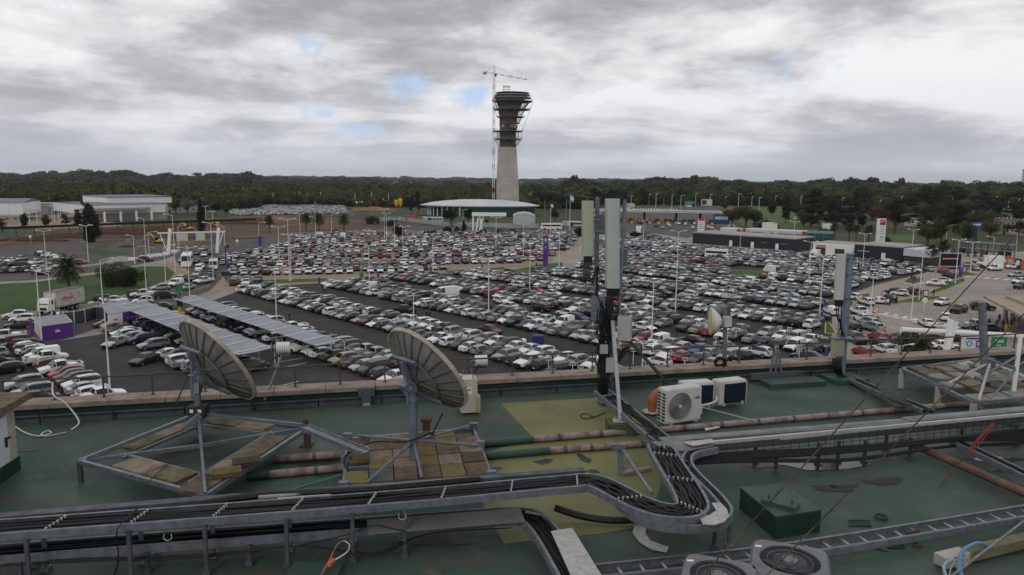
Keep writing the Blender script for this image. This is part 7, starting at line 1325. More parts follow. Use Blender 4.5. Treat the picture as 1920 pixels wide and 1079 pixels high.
# ---------------------------------------------------------------- pipes
def pipe(pts,r,mat,name,label,rings=0,parent=None,cat='pipe'):
    T=parent or thing(name,label,cat,pts[0]); m=MB(); m.tube(pts,r,14); m.build('pipe',mat,T,smooth=True)
    for i in range(rings):
        q=pts[0].lerp(pts[1],(i+.6)/rings); d_=(pts[1]-pts[0]).normalized(); m=MB(); m.cyl(q-d_*.03,q+d_*.03,r*1.1,n=14); m.build('joint_band',galv_d,T)
    return T
zp=RZ+.07
PA_=pipe([G(1000,824,zp),G(1232,805,zp)],.062,pipem,'roof_pipe','upper pink flaking roof pipe crossing the olive field',3); pipe([G(898,833,zp),G(1000,824,zp)],.068,greenc,'','',0,parent=PA_)
PB_=pipe([G(1030,845,zp),G(1222,831,zp)],.062,pipem,'roof_pipe','lower pink flaking roof pipe crossing the olive field',4); pipe([G(905,856,zp),G(1030,845,zp)],.068,greenc,'','',0,parent=PB_)
pipe([G(1238,806,zp),G(1700,767,zp),G(1800,758,zp),G(1828,760,zp),G(1850,772,zp),G(1905,795,zp)],.06,pipem,'roof_pipe','long pink pipe in front of the air conditioners running right',7)
pipe([G(512,861,zp),G(640,853,zp)],.065,pipem,'roof_pipe','short upper pink pipe left of the tiled platform',1)
P_=pipe([G(506,890,zp),G(648,877,zp)],.065,pipem,'roof_pipe','short lower pink pipe left of the tiled platform',1); pipe([G(462,893,zp),G(506,890,zp)],.07,greenc,'','',0,parent=P_)
pipe([G(1690,824,zp+.1),G(1995,957,zp+.1)],.07,M('brown_red_pipe',(.16,.085,.065),.7,0,.4,3,col2=(.085,.045,.04),bump=.4),'roof_pipe','brown red pipe running diagonally to the right edge',4)
T=thing('stay_rod','thin leaning rod tied to the brown pipe with red rope','rod',G(1762,913,RZ)); m=MB(); m.tube([G(1762,913,RZ),G(1800,866,RZ+.32),G(1816,857,RZ+.42)],.013,6); m.build('rod',rust,T)
m=MB(); q0=G(1815,850,RZ+.4); q1=D(1862,795,q0.y+.6); 
for i in range(5): o_=Vector((rr.uniform(-.04,.04),0,rr.uniform(-.03,.03))); m.tube(smooth_path([q0+o_,q0.lerp(q1,.4)+o_*2,q1+o_],4),.012,4)
m.build('rope',M('red_rope',(.20,.03,.025),.8,0,.3,9),T)
# ---------------------------------------------------------------- cable trays
def tray(name,label,ctr,w,hr,legs,cover=None,cables=0,rm=galv,rungs=True,zleg=RZ,cr=.017,clamps=0,bed=None):
    T=thing(name,label,'cable tray',ctr[0]); ctr=smooth_path(ctr,5) if len(ctr)>2 else ctr
    for s_ in(-1,1):
        of=offset(ctr,s_*w/2); m=MB(); 
        for a,b_ in zip(of,of[1:]): d_=(b_-a).normalized(); m.bar(a-d_*.006,b_+d_*.006,.014,hr)
        inn=offset(ctr,s_*(w/2-.02)); 
        for a,b_ in zip(inn,inn[1:]): m.bar(a+Vector((0,0,-hr/2)),b_+Vector((0,0,-hr/2)),.045,.008); m.bar(a+Vector((0,0,hr/2)),b_+Vector((0,0,hr/2)),.03,.006)
        m.build('side_rail',rm,T)
    Ls=[0]
    for a,b_ in zip(ctr,ctr[1:]): Ls.append(Ls[-1]+(b_-a).length)
    def at(s):
        for i in range(len(ctr)-1):
            if s<=Ls[i+1]: f=(s-Ls[i])/(Ls[i+1]-Ls[i]); return ctr[i].lerp(ctr[i+1],f),(ctr[i+1]-ctr[i]).normalized()
        return ctr[-1],(ctr[-1]-ctr[-2]).normalized()
    if rungs:
        s=.15
        while s<Ls[-1]: p,d_=at(s); n_=Vector((-d_.y,d_.x,0)); m=MB(); m.bar(p-n_*w/2+Vector((0,0,-hr*.3)),p+n_*w/2+Vector((0,0,-hr*.3)),.03,.012); m.build('rung',galv_l if not cables else rm,T); s+=.29
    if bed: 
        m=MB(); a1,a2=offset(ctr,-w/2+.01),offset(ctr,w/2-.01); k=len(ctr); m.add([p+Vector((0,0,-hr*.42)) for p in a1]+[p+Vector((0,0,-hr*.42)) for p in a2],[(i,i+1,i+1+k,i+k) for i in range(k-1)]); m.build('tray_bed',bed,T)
    if cables:
        for i in range(cables):
            o_=(-.5+(i+.5)/cables)*(w-.05); w1,w2,w3=rr.uniform(.4,1.6),rr.uniform(0,6),rr.uniform(.008,.022); pth=[q for q in ctr]; pth=[a+(b-a) for a,b in zip(ctr,[x+(y-x)*1 for x,y in zip(ctr,offset(ctr,o_))])]; nrm=[(b-a)/(o_ if abs(o_)>1e-4 else 1e9) for a,b in zip(ctr,pth)]; pth=[p+n_*(w3*math.sin(j*w1+w2)) for j,(p,n_) in enumerate(zip(pth,nrm))]; pth=[p+Vector((0,0,-hr*.25+(.03 if i%2 else .0)+.008*math.sin(j*1.3+i*2))) for j,p in enumerate(pth)]; m=MB(); m.tube(pth,cr,5); m.build('cable',cabm,T,smooth=True)
    for i in range(clamps):
        p,d_=at(Ls[-1]*(i+.6)/clamps); n_=Vector((-d_.y,d_.x,0)); m=MB()
        for k in range(6): q=p+n_*((-.5+(k+.5)/6)*(w-.06))+d_*(.02*k-.05); m.box(q+Vector((0,0,.03)),(.014,.014,.045)); m.box(q+Vector((0,0,.052)),(.022,.03,.010))
        tag(m.build('cable_clamps',galv_l,T),kind='stuff')
    for s in legs:
        p,d_=at(s); n_=Vector((-d_.y,d_.x,0))
        for q_ in(-1,1): q=p+n_*q_*(w/2-.01+.03); m=MB(); m.bar((q.x,q.y,zleg),(q.x,q.y,p.z-hr*.3),.045,.035); m.box((q.x,q.y,zleg+.03),(.09,.09,.06)); m.build('leg',rm if q_>0 else galv_d,T)
        m=MB(); m.bar(p-n_*(w/2+.02)+Vector((0,0,-hr*.7)),p+n_*(w/2+.02)+Vector((0,0,-hr*.7)),.05,.04); m.build('cross_arm',rm,T)
    return T
z1=RZ+.68
c_=lambda x,y,z: G(x,y,z)
tray('cable_tray','long steel cable tray full of black cables crossing the bottom left on legs',[c_(-160,1006,z1),c_(350,968,z1),c_(760,936,z1),c_(1050,909,z1),c_(1110,906,z1),c_(1155,925,z1),c_(1195,946,z1),c_(1232,959,z1),c_(1268,964,z1),c_(1292,960,z1),c_(1298,946,z1),c_(1283,915,z1),c_(1262,882,z1),c_(1243,850,z1),c_(1238,838,z1+.02)],.42,.09,[1.25,2.35,3.2,4.15,4.95,5.6],cables=13,cr=.02,rungs=False,clamps=13,bed=M('dark_tray_bed',(.02,.02,.022),.8,0,.2))  # near-black bed sheet below the cables
# companion duct behind it
m=MB(); T=thing('cable_duct','closed grey duct and thick black cable lying behind the long tray','cable duct',c_(0,965,RZ+.6)); m.bar(c_(-160,985,RZ+.66),c_(450,934,RZ+.66),.14,.08); m.bar(c_(520,928,RZ+.66),c_(1095,884,RZ+.66),.12,.07); m.build('duct',galv_d,T); m=MB(); m.bar(c_(485,932,RZ+.72),c_(900,896,RZ+.72),.05,.03); m.bar(c_(520,937,RZ+.7),c_(620,930,RZ+.7),.08,.02); m.build('strip',galv_l,T)
cable([c_(380,944,RZ+.7),c_(500,928,RZ+.72),c_(700,917,RZ+.72),c_(900,899,RZ+.70)],.045,cabm,'thick_cable','thick black cable along the duct behind the long tray')
# thin return tray around the hairpin with white cover plates
z2=RZ+.60
tray('narrow_tray','narrow curved tray wrapping outside the cable hairpin',[c_(1340,842,z2),c_(1298,852,z2),c_(1288,868,z2),c_(1302,892,z2),c_(1345,935,z2),c_(1362,962,z2),c_(1345,981,z2),c_(1300,988,z2),c_(1235,983,z2),c_(1190,965,z2),c_(1160,938,z2)],.16,.10,[1.0,2.4],cables=2,rungs=True,cr=.010)
def plate(name,label,poly,z,th,mat,parent=None):
    m=MB(); m.prism([G(x,y,z)[:2] for x,y in poly],z-th,z)
    return m.build(name,mat,parent) if parent else tag(m.build(name,mat),label,'cover plate')
plate('cover_plate','white curved cover plate on the hairpin tray',[(1334,943),(1352,943),(1363,955),(1367,968),(1358,978),(1340,984),(1318,983),(1310,967),(1330,966),(1343,957)],z2+.09,.012,galv_l)
plate('cover_plate','curved white cover plate lying loose on the roof',[(1190,982),(1213,985),(1210,1000),(1220,1014),(1254,1026),(1250,1035),(1222,1030),(1200,1017),(1186,1000)],RZ+.03,.012,galv_l)
# lower tray and its covered bend
z3=RZ+.30
tray('lower_tray','lower steel tray beneath the long cable tray with grey cover plates',[c_(-160,1052,z3),c_(350,1012,z3),c_(760,982,z3),c_(960,968,z3),c_(1000,978,z3),c_(1030,1010,z3),c_(1075,1085,z3),c_(1100,1130,z3)],.36,.10,[1.2,2.6,3.8],cables=6,bed=M('dark_tray_bed',(.02,.02,.02)),rungs=False)
plate('cover_plate','long grey cover plate over the lower tray',[(688,975),(975,952),(985,978),(690,1002)],z3+.07,.01,M('grey_cover',(.17,.165,.165),.6,.1,.3,2,col2=(.12,.115,.115)))
plate('cover_plate','long pale cover plate running towards the bottom edge',[(1033,996),(1073,990),(1135,1090),(1080,1100)],z3+.08,.012,galv_l)
cable([c_(1040,952,RZ+.2),c_(1090,968,RZ+.1),c_(1150,976,RZ+.08),c_(1215,973,RZ+.1)],.05,cabm,'conduit','thick black flexible conduit under the tray bend')
cable([c_(985,960,z3+.05),c_(1020,968,z3+.02),c_(1045,990,z3),c_(1070,1040,z3-.05),c_(1085,1090,z3-.1)],.02,cabg,'conduit','grey conduit following the covered bend')
for k_ in range(3): cable([c_(-100,1060+k_*4,z3-.05),c_(150,1048+k_*3,z3-.04),c_(380,1040+k_*3,z3-.1),c_(560,1024,z3-.02),c_(700,1036+k_*4,RZ+.1+k_*.04),c_(800,1002,z3-.05),c_(960,990,z3-.02)],.008,cabm,'cable',['thin black cable slung under the lower tray, upper','thin black cable slung under the lower tray, middle','thin black cable slung under the lower tray, lower'][k_])
cable([c_(560,1024,z3),c_(650,1003,z3+.05),c_(700,985,z3+.12),c_(730,990,z3+.1),c_(760,997,z3+.08)],.008,cabm,'cable','thin black cable looping over the lower tray edge')
cable([c_(258,953,z1+.05),c_(225,985,z1+.08),c_(219,1002,z1),c_(222,1050,RZ+.3),c_(212,1085,RZ+.02)],.008,cabm,'cable','thin black cable tied over the long tray at left')
cable([c_(240,975,z1),c_(243,940,z1-.2),c_(320,865,RZ+.4)],.007,cabm,'cable','thin black line from the tray up to the left frame')
for px,py in((316,1008),(755,970)): q=c_(px,py-8,z1); cable([q+Vector((-.04,-.02,0)),q+Vector((-.045,-.03,-.05)),q+Vector((0,-.03,-.08)),q+Vector((.045,-.03,-.05)),q+Vector((.04,-.02,0))],.005,galv_l,'cable_loop','small wire loop on the tray edge, '+('left' if px<500 else 'middle'))
T=thing('rope','orange and white rope loop hanging in front of the lower tray','rope',c_(640,1030,RZ+.2))
for pts,mm in(([c_(600,1082,RZ+.1),c_(617,1052,RZ+.2),c_(632,1022,RZ+.25),c_(645,1014,RZ+.27)],orange),([c_(645,1014,RZ+.27),c_(655,1022,RZ+.26),c_(650,1036,RZ+.25),c_(625,1052,RZ+.2)],whited)): cable(pts,.009,mm,'strand','',parent=T)
m=MB(); m.bar(c_(616,1060,RZ+.2),c_(626,1050,RZ+.2),.05,.04); m.build('knot',orange,T)
m=MB(); q=c_(590,1075,RZ+.05); m.box(q,(.62,.4,.1)); tag(m.build('roof_plinth',greenc),'dark green low plinth at the bottom edge','plinth')
# right elevated tray
z4=RZ+.60
P0,P1=c_(1250,843,z4),c_(2050,752,z4); T=thing('wide_tray','long elevated grey tray with light edge and mesh side running right','cable tray',P0)
for a,b_,w_,mm,nm in((c_(1240,826,z4+.04),c_(1700,790,z4+.04),.22,M('dusty_cover',(.20,.21,.215),.6,.2,.3,3,col2=(.12,.125,.13)),'cover_sheet'),(c_(1700,788,z4+.04),c_(2050,756,z4+.04),.25,M('dusty_cover',(0,0,0)),'cover_sheet'),(c_(1460,822,z4+.03),c_(1930,777,z4+.03),.10,galv_l,'cover_sheet')):
    m=MB(); m.bar(a,b_,w_,.03); m.build(nm,mm,T)
e0,e1_=c_(1292,834,z4+.07),c_(2050,766,z4+.07); m=MB(); m.bar(e0,e1_,.05,.05); m.build('top_edge',M('bright_steel',(.42,.43,.44),.45,.3,.2,5),T)
m=MB(); m.bar(e0+Vector((0,.25,-.13)),e1_+Vector((0,.25,-.13)),.02,.24); m.build('back_panel',M('back_grey',(.12,.12,.12),.7),T)
m=MB(); dd=(e1_-e0); L_=dd.length; dd/=L_
for k_ in range(int(L_/.17)): q=e0+dd*k_*.17; m.bar(q,q+Vector((0,0,-.27)),.008)
for zz3 in(-.06,-.13,-.2,-.27): m.bar(e0+Vector((0,0,zz3)),e1_+Vector((0,0,zz3)),.008)
tag(m.build('side_mesh',dark,T),kind='stuff')
m=MB(); m.bar(e0+Vector((0,-.02,-.3)),e1_+Vector((0,-.02,-.3)),.04,.03); m.build('bottom_rail',galv_d,T)
for px,py in((1300,905),(1454,888),(1533,872),(1570,868),(1620,872-4),(1705,862),(1800,840),(1902,835),(1415,868),(1660,846)):
    q=c_(px,py,RZ); m=MB(); m.bar(q,Vector((q.x,q.y,z4-.2)),.05,.04); m.box(q+Vector((0,0,.02)),(.1,.1,.04)); m.build('leg',galv_d,T)
for k_ in range(7):
    o_=k_*.022; cable([e0+Vector((-.1,-.06-o_*.3,-.16-o_)),e0.lerp(e1_,.12)+Vector((0,-.06-o_,-.19-o_*.8)),e0.lerp(e1_,.35)+Vector((0,-.07-o_,-.27-(.10 if k_>4 else 0)-o_*.6)),e0.lerp(e1_,.6)+Vector((0,-.06,-.30-(.08 if k_>4 else 0)-o_*.5)),e0.lerp(e1_,.8)+Vector((0,-.06,-.26-o_*2)),e1_+Vector((0,-.06,-.2-o_))],.021,cabm,'hanging_cable',None,parent=T)
plate('junction_plate','grey folded sheet where the trays join the antenna ladder',[(1222,828),(1300,826),(1338,836),(1290,845),(1245,846)],z4+.06,.015,M('dusty_cover',(0,0,0)))
plate('junction_cover','small light plate on top of the tray junction',[(1280,829),(1335,823),(1340,829),(1300,836)],z4+.10,.012,galv_l)
# frame with U channels right: slanted conduit to olive field
T=thing('conduit_stand','galvanised conduit stand with blue cable leaning over the olive field','conduit',c_(1165,890,RZ))
m=MB(); m.bar(c_(1166,888,RZ+.02),D(1162,842,c_(1166,888,RZ).y),.1,.03); m.build('back_plate',galv,T); m=MB(); m.bar(c_(1168,888,RZ+.04),c_(1218,878,RZ+.04),.1,.05); m.build('timber_foot',stone,T); qy=c_(1166,888,RZ).y
m=MB(); m.box(D(1160,838,qy),(.22,.12,.1)); m.build('box',galv,T); m=MB(); m.cyl(D(1166,842,qy),c_(1222,925,z1-.05),.028,n=10); m.build('conduit',galv,T,smooth=True)
# ladder tray
z5=RZ+.16
tray('ladder_tray','open ladder tray running across the bottom right',[c_(1100,1078,z5),c_(1500,1032,z5),c_(2020,946,z5)],.30,.09,[],rungs=True)
# condensers
def condenser(px,py,wpx,label):
    ztop=RZ+.78; c=G(px,py,ztop); s_=(c-Vector((0,0,H))).dot(FW)/F; w=wpx*s_; T=thing('condenser',label,'air conditioner',Vector((c.x,c.y,RZ))); az=rad(-20); cm=M('condenser_grey',(.15,.155,.165),.5,.2,.2,4)
    def rrect(w_,z,r_): 
        out=[]
        for q in range(4):
            cx2,cy2=[(1,1),(-1,1),(-1,-1),(1,-1)][q]
            for k in range(5): a=PI/2*q+PI/2*k/4; x=cx2*(w_/2-r_)+r_*math.cos(a); y=cy2*(w_/2-r_)+r_*math.sin(a); out.append((c.x+x*math.cos(az)-y*math.sin(az),c.y+x*math.sin(az)+y*math.cos(az),z))
        return out
    m=MB(); lv=[(w*.96,RZ+.06),(w*.96,ztop-.12),(w*1.0,ztop-.11),(w*1.0,ztop-.05),(w*.93,ztop)]; vs=[]
    for a,z in lv: vs+=rrect(a,z,a*.16)
    k=20; m.add(vs,[(j*k+i,j*k+(i+1)%k,(j+1)*k+(i+1)%k,(j+1)*k+i) for j in range(len(lv)-1) for i in range(k)])
    n_=40; ro=w*.385; ring=[(c.x+ro*math.cos(2*PI*i/n_),c.y+ro*math.sin(2*PI*i/n_),ztop) for i in range(n_)]; b0=len(m.v); outer=list(range(b0-k,b0)); m.v+=ring
    oa=[(math.atan2(m.v[j][1]-c.y,m.v[j][0]-c.x)%(2*PI),j) for j in outer]; oa.sort(); ia=[(2*PI*i/n_,b0+i) for i in range(n_)]
    for i in range(n_):
        j=int(((i+.5)/n_)*k)%k; m.f.append((ia[i][1],oa[j][1],ia[(i+1)%n_][1])); m.m.append(0)
        j2=int(((i+1.5)/n_)*k)%k
        if j2!=j: m.f.append((oa[j][1],oa[j2][1],ia[(i+1)%n_][1])); m.m.append(0)
    m.build('casing',cm,T,smooth=True,ang=.5)
    m=MB(); m.lathe((c.x,c.y,0),[(ro,ztop),(ro,ztop-.2),(0,ztop-.21)],n_); m.build('fan_well',dark,T)
    for i in range(11): pass
    m=MB()
    for i in range(11):
        z=RZ+.1+i*.05; rg=rrect(w*.975,z,w*.156); rg2=rrect(w*.955,z+.03,w*.15)
        m.add(rg+rg2,[(i2,(i2+1)%20,(i2+1)%20+20,i2+20) for i2 in range(20)])
    tag(m.build('side_louvres',galv_d,T),kind='stuff')
    for i in range(4):
        a=2*PI*i/4+.4; m=MB(); p0=Vector((c.x,c.y,ztop-.14)); d_=Vector((math.cos(a),math.sin(a),0)); n2=Vector((-d_.y,d_.x,0)); m.add([p0+d_*.08-n2*.04,p0+d_*.08+n2*.04,p0+d_*ro*.92+n2*.17+Vector((0,0,.05)),p0+d_*ro*.92-n2*.13-Vector((0,0,.04))],[(0,1,2,3)]); m.build('fan_blade',M('blade',(.07,.075,.08),.5),T)
    m=MB()
    for i in range(60):
        a=2*PI*i/60; d_=Vector((math.cos(a),math.sin(a),0)); m.bar(Vector((c.x,c.y,ztop-.006))+d_*ro*.30,Vector((c.x,c.y,ztop-.006))+d_*ro,.0022,.0022)
    for f in(.5,.75,1.0): m.tube([Vector((c.x+ro*f*math.cos(2*PI*i/36),c.y+ro*f*math.sin(2*PI*i/36),ztop-.01)) for i in range(37)],.004,3)
    tag(m.build('fan_guard',galv,T),kind='stuff')
    m=MB(); m.cyl((c.x,c.y,ztop-.03),(c.x,c.y,ztop+.012),ro*.27,n=20); m.build('hub',cm,T); m=MB(); [m.box((c.x+.06*math.cos(k2*2.1+.5),c.y+.06*math.sin(k2*2.1+.5),ztop+.016),(.014,.014,.012)) for k2 in range(3)]; m.build('bolts',dark,T)
    q=Vector((c.x-w*.30,c.y+w*.36,ztop+.004)); m=MB(); m.box(q,(.07,.035,.004)); m.build('sticker',wtxt,T)
condenser(1481,1050,142,'grey round fan condenser, right of two at the bottom edge'); condenser(1348,1078,140,'grey round fan condenser, left of two at the bottom edge')
# ---------------------------------------------------------------- split air conditioners and orange flue
acm=M('ac_white',(.52,.52,.50),.5,0,.12,3,col2=(.42,.41,.38)); coil=M('ac_coil',(.010,.018,.035),.5,.2,.3,30)
def ac(fl,fr,top,label,back=False,dp=.30):
    a,b_=fl,fr; d=(b_-a).normalized(); n=Vector((-d.y,d.x,0)); w=(b_-a).length; T=thing('air_conditioner_unit',label,'air conditioner',(a+b_)/2); z0=RZ+.09; hh=zat(a,top)-z0; B=(d,n,Vector((0,0,1))); c=(a+b_)/2+n*dp/2; c.z=z0+hh/2
    bmh=bmesh.new(); bmesh.ops.create_cube(bmh,size=1); bmesh.ops.scale(bmh,vec=(w,dp,hh),verts=bmh.verts); bmesh.ops.bevel(bmh,geom=list(bmh.edges),offset=.018,segments=3,affect='EDGES'); m=MB(); m.v=[tuple(c+d*v.co.x+n*v.co.y+Vector((0,0,v.co.z))) for v in bmh.verts]; bmh.verts.index_update(); m.f=[tuple(v.index for v in f.verts) for f in bmh.faces]; m.m=[0]*len(m.f); bmh.free(); m.build('casing',acm,T,smooth=True,ang=.6)
    for s_ in(-.35,.35):
        m=MB(); m.box((a+b_)/2+d*(s_*w)+n*dp/2+Vector((0,0,z0-RZ-.05)),(.06,dp+.06,.07),B=B); m.build('foot',galv_l,T)
    f=(a+b_)/2-n*.004; f.z=z0
    if back:
        m=MB(); m.box(f+d*.07*w+Vector((0,0,hh*.47)),(w*.80,.012,hh*.84),B=B); m.build('coil',coil,T); m=MB(); m.box(f+d*.07*w+Vector((0,-.0,hh*.91)),(w*.82,.02,.015),B=B); m.box(f+d*.49*w+Vector((0,0,hh*.47)),(.015,.02,hh*.9),B=B); m.build('coil_frame',acm,T)
    else:
        cc=f-d*.12*w+Vector((0,0,hh*.50)); r_=hh*.40; ax=-n
        m=MB(); m.lathe(cc,[(r_+.012,.0),(r_+.006,.012),(r_-.006,.006),(r_*.97,-.0)],40,axis=ax); m.build('grille_ring',acm,T,smooth=True)
        m=MB(); m.cyl(cc,cc+ax*.003,r_,n=40); m.build('fan_recess',M('fan_recess',(.10,.10,.10),.7),T)
        m=MB(); rr_=.02
        while rr_<r_: m.lathe(cc+ax*.01,[(rr_,0),(rr_+.004,.006),(rr_+.009,0),(rr_,0)],40,axis=ax); rr_+=.0165
        tag(m.build('guard_wires',M('guard_grey',(.26,.26,.25),.5),T),kind='stuff')
        m=MB(); m.cyl(cc+ax*.006,cc+ax*.024,.035,n=16); m.build('guard_hub',acm,T)
        lg=f+d*.37*w+Vector((0,0,hh*.69)); m=MB(); m.add([lg+d*(.062*math.cos(t_))+Vector((0,0,.026*math.sin(t_)))+ax*.006 for t_ in [2*PI*k/24 for k in range(24)]],[tuple(range(24))[::-1]]); m.build('logo_oval',M('logo_blue',(.02,.05,.22),.4,0,0),T); text('logo_lettering','Carrier',lg+ax*.009,d,(0,0,1),.022,wtxt,T,width=.09)
        for r_2 in range(9):
            for k2 in range(2): m=MB(); q=a+n*(.07+k2*.15)-d*.002; q.z=z0+hh*(.10+.095*r_2); m.box(q,(.006,.10,.038),B=B); m.build('side_vent',dark,T)
        m=MB(); m.box(f+d*(w/2+.02)+n*.1+Vector((0,0,hh*.3)),(.05,.14,.2),B=B); m.build('valve_cover',acm,T)
    return T
ac(G(1247,799,RZ+.07),G(1314,789,RZ+.07),733,'front cream air conditioner with round fan grille and blue logo')
ac(G(1281,768,RZ+.07),G(1337,764,RZ+.07),720,'air conditioner behind the front one showing its dark coil',True); ac(G(1348,763,RZ+.07),G(1398,757,RZ+.07),717,'rightmost air conditioner with a large dark coil',True)
q=G(1222,776,RZ); T=thing('flue_pipe','orange elbow flue pipe beside the front air conditioner','pipe',q); zz5=zat(q,748); m=MB(); pts=[q+Vector((0,0,.05)),Vector((q.x,q.y,zz5-.05))]; r_=.085
for k2 in range(1,7): t_=k2/6*PI/2; pts.append(Vector((q.x+.2*(1-math.cos(t_)),q.y+.05*(1-math.cos(t_)),zz5-.05+.2*math.sin(t_))))
pts.append(pts[-1]+Vector((.25,.08,-.0))); m.tube(pts,r_,18); m.build('pipe',M('orange_pvc',(.33,.10,.045),.5,0,.25,4),T,smooth=True,ang=1.2); m=MB(); m.cyl(pts[1]-Vector((0,0,.03)),pts[1]+Vector((0,0,.05)),r_+.012,n=18); m.build('socket',M('orange_pvc',(0,0,0)),T,smooth=True,ang=.6); m=MB(); m.cyl(q+Vector((0,0,.04)),q+Vector((0,0,.055)),.20,n=7); m.build('base_flange',galv_l,T); m=MB(); m.cyl(q,q+Vector((0,0,.04)),.12,n=12); m.build('curb',greenc,T)
cable([G(1310,762,RZ+.2),G(1332,757,RZ+.22),G(1343,752,RZ+.25),D(1343,744,G(1343,752,RZ+.2).y)],.022,whited,'lagged_pipe','white lagged pipe linking the air conditioners','pipe'); cable([G(1316,764,RZ+.18),G(1410,788,RZ+.15)],.011,galv_l,'conduit','thin straight conduit from the air conditioners to the pink pipe',sm=1)
T=tag((lambda m:(m.tube(smooth_path([G(1322,806,RZ+.03),G(1335,804,RZ+.05),G(1348,801,RZ+.04)],4),[.03]*3+[.022]*6,6),m.build('foam_scrap',whited,smooth=True))[1])(MB()),'small white scrap lying by the pink pipe','scrap')
# ---------------------------------------------------------------- main antenna mast
panm=M('antenna_radome',(.40,.44,.40),.5,0,.15,1.2,col2=(.33,.37,.33)); panm2=M('antenna_radome_green',(.36,.39,.29),.5,0,.15,1.2,col2=(.30,.33,.25)); rru=M('radio_unit_grey',(.36,.36,.355),.5,0,.15,3)
mbase=G(1144,757,RZ); Ym=mbase.y
T=thing('antenna_mast','main rooftop mast with two long panel antennas, radio units and tangled cables','antenna mast',mbase); X=lambda px,py,dy=0: D(px,py,Ym+dy)
m=MB(); m.cyl(mbase,X(1143,556),.075,n=12); m.box(mbase+Vector((0,0,.03)),(.5,.4,.06)); m.build('post',galv_d,T,smooth=True,ang=.6)
for px0,y0,px1,y1,dy,r_ in((1120,372,1117,607,.15,.05),(1172,377,1160,592,-.1,.04)): m=MB(); m.cyl(X(px0,y0,dy),X(px1,y1,dy),r_,n=10); m.cyl(X(px0,y0-3,dy),X(px0,y0,dy),r_*.6,n=8); m.build('pipe_pole',galv,T,smooth=True,ang=.6)
for y in(560,572,585): m=MB(); m.bar(X(1114,y-6,.1),X(1170,y+4,-.05),.05,.05); m.build('cross_arm',galv_d,T)
for y in(412,434,450,453,490,526,536): m=MB(); a_=X(1108,y,.05); b2_=X(1128,y,.05) if y<455 else X(1172,y,-.05); m.bar(a_ if y<455 else X(1148,y),b2_,.03,.03); m.build('clamp_arm',galv,T)
def panel(px0,px1,ytop,ybot,dy,mat,nm='panel_antenna',wd=.13):
    t0=X((px0+px1)/2,ytop,dy); t1=X((px0+px1)/2,ybot,dy); w=(px1-px0)*(Ym+dy)/F*1.02; m=MB(); vs=[]; pr=[(-.5,.5),(-.5,-.1),(-.42,-.42),(-.15,-.55),(.15,-.55),(.42,-.42),(.5,-.1),(.5,.5)]
    for p in(t1,t0): vs+=[(p.x+x*w,p.y+y*wd,p.z) for x,y in pr]
    m.add(vs,[(i,(i+1)%8,(i+1)%8+8,i+8) for i in range(8)]+[tuple(range(8))[::-1],tuple(range(8,16))]); m.build(nm,mat,T,smooth=True,ang=.9); return t1,w
t1,w=panel(1091.5,1113,377,480,-.1,panm2,wd=.16); m=MB(); m.box(t1+Vector((0,0,-.07)),(w*.7,.1,.15)); m.build('connector_boot',black,T)
t2,w=panel(1135.5,1162,373,540,-.15,panm,wd=.2); m=MB(); m.box(t2+Vector((0,0,-.09)),(w*.8,.12,.18)); m.build('connector_boot',black,T)
for px0,px1,y0,y1,dy,mm,nm in((1116,1137,402,440,.3,galv,'rear_unit'),(1161,1175,466,500,.2,galv,'rear_unit'),(1109,1133,555,600,-.05,galv,'radio_unit'),(1124,1139,646,663,-.15,rru,'filter_box'),(1135,1160,671,698,-.15,rru,'radio_unit')):
    c=(X(px0,y0,dy)+X(px1,y1,dy))/2; w=(px1-px0)*Ym/F; h_=(y1-y0)*Ym/F; m=MB(); m.box(c,(w,.12,h_),rz=.1); m.build(nm,mm,T)
c=(X(1160,592,-.25)+X(1183,638,-.25))/2; m=MB(); w=24*Ym/F; h_=46*Ym/F; m.box(c,(w,.2,h_),rz=-.35); m.build('ventilated_radio_unit',rru,T); m=MB()
for i in range(5): m.box(c+Vector((-.07+i*.035,0,h_/2+.003)),(.018,.14,.006),rz=-.35)
for z_ in(.13,.08): m.box(c+Vector((.02,-.105,z_)),(.14,.012,.012),rz=-.35)
m.build('vent_slots',dark,T)
m=MB(); a_=X(1148,598,-.1); foot=G(1163,789,RZ+.24); m.bar(a_,foot,.07,.07); m.build('light_strut',M('bright_galv',(.33,.35,.37),.4,.4,.2,7),T); m=MB(); m.box(foot,(.28,.2,.02)); [m.cyl(foot+Vector((x,y,0)),foot+Vector((x,y,.05)),.015,n=6) for x in(-.1,.1) for y in(-.06,.06)]; m.build('foot_plate',galv_l,T)
m=MB(); m.box(foot-Vector((0,0,.125)),(.52,.42,.22)); m.build('concrete_block',M('mossy_block',(.075,.085,.045),.9,0,.4,4,bump=.4),T)
m=MB(); e_=G(1272,742,RZ+.05); m.bar(X(1178,637,-.1),e_,.06,.06); m.build('dark_strut',M('dark_strut',(.06,.065,.065),.6,.2,.2),T)
cr=random.Random(12)
def wob(a,b_,k=5,s=.06,sag=.0): return [a]+[a.lerp(b_,i/k)+Vector((cr.gauss(0,s),cr.gauss(0,s*.6),cr.gauss(0,s*.4)-sag*math.sin(PI*i/k))) for i in range(1,k)]+[b_]
for i in range(26):
    x0=1128+cr.uniform(-8,14); cable(wob(X(x0,560+cr.uniform(0,60),-.12),X(x0+cr.uniform(-5,9),745,-.15),6,.045),.011,cabm,'cable','',parent=T,n=5,sm=4)
for i in range(7): cable([X(1096+i*3,494,-.1),X(1094+i*2,515,-.15),X(1100+i*2,530+cr.uniform(-8,4),-.2),X(1112,520+i*2,-.05),X(1118,505,.1),X(1121,560,.05),X(1124,620,0)],.010,cabm,'cable','',parent=T,n=5,sm=5)
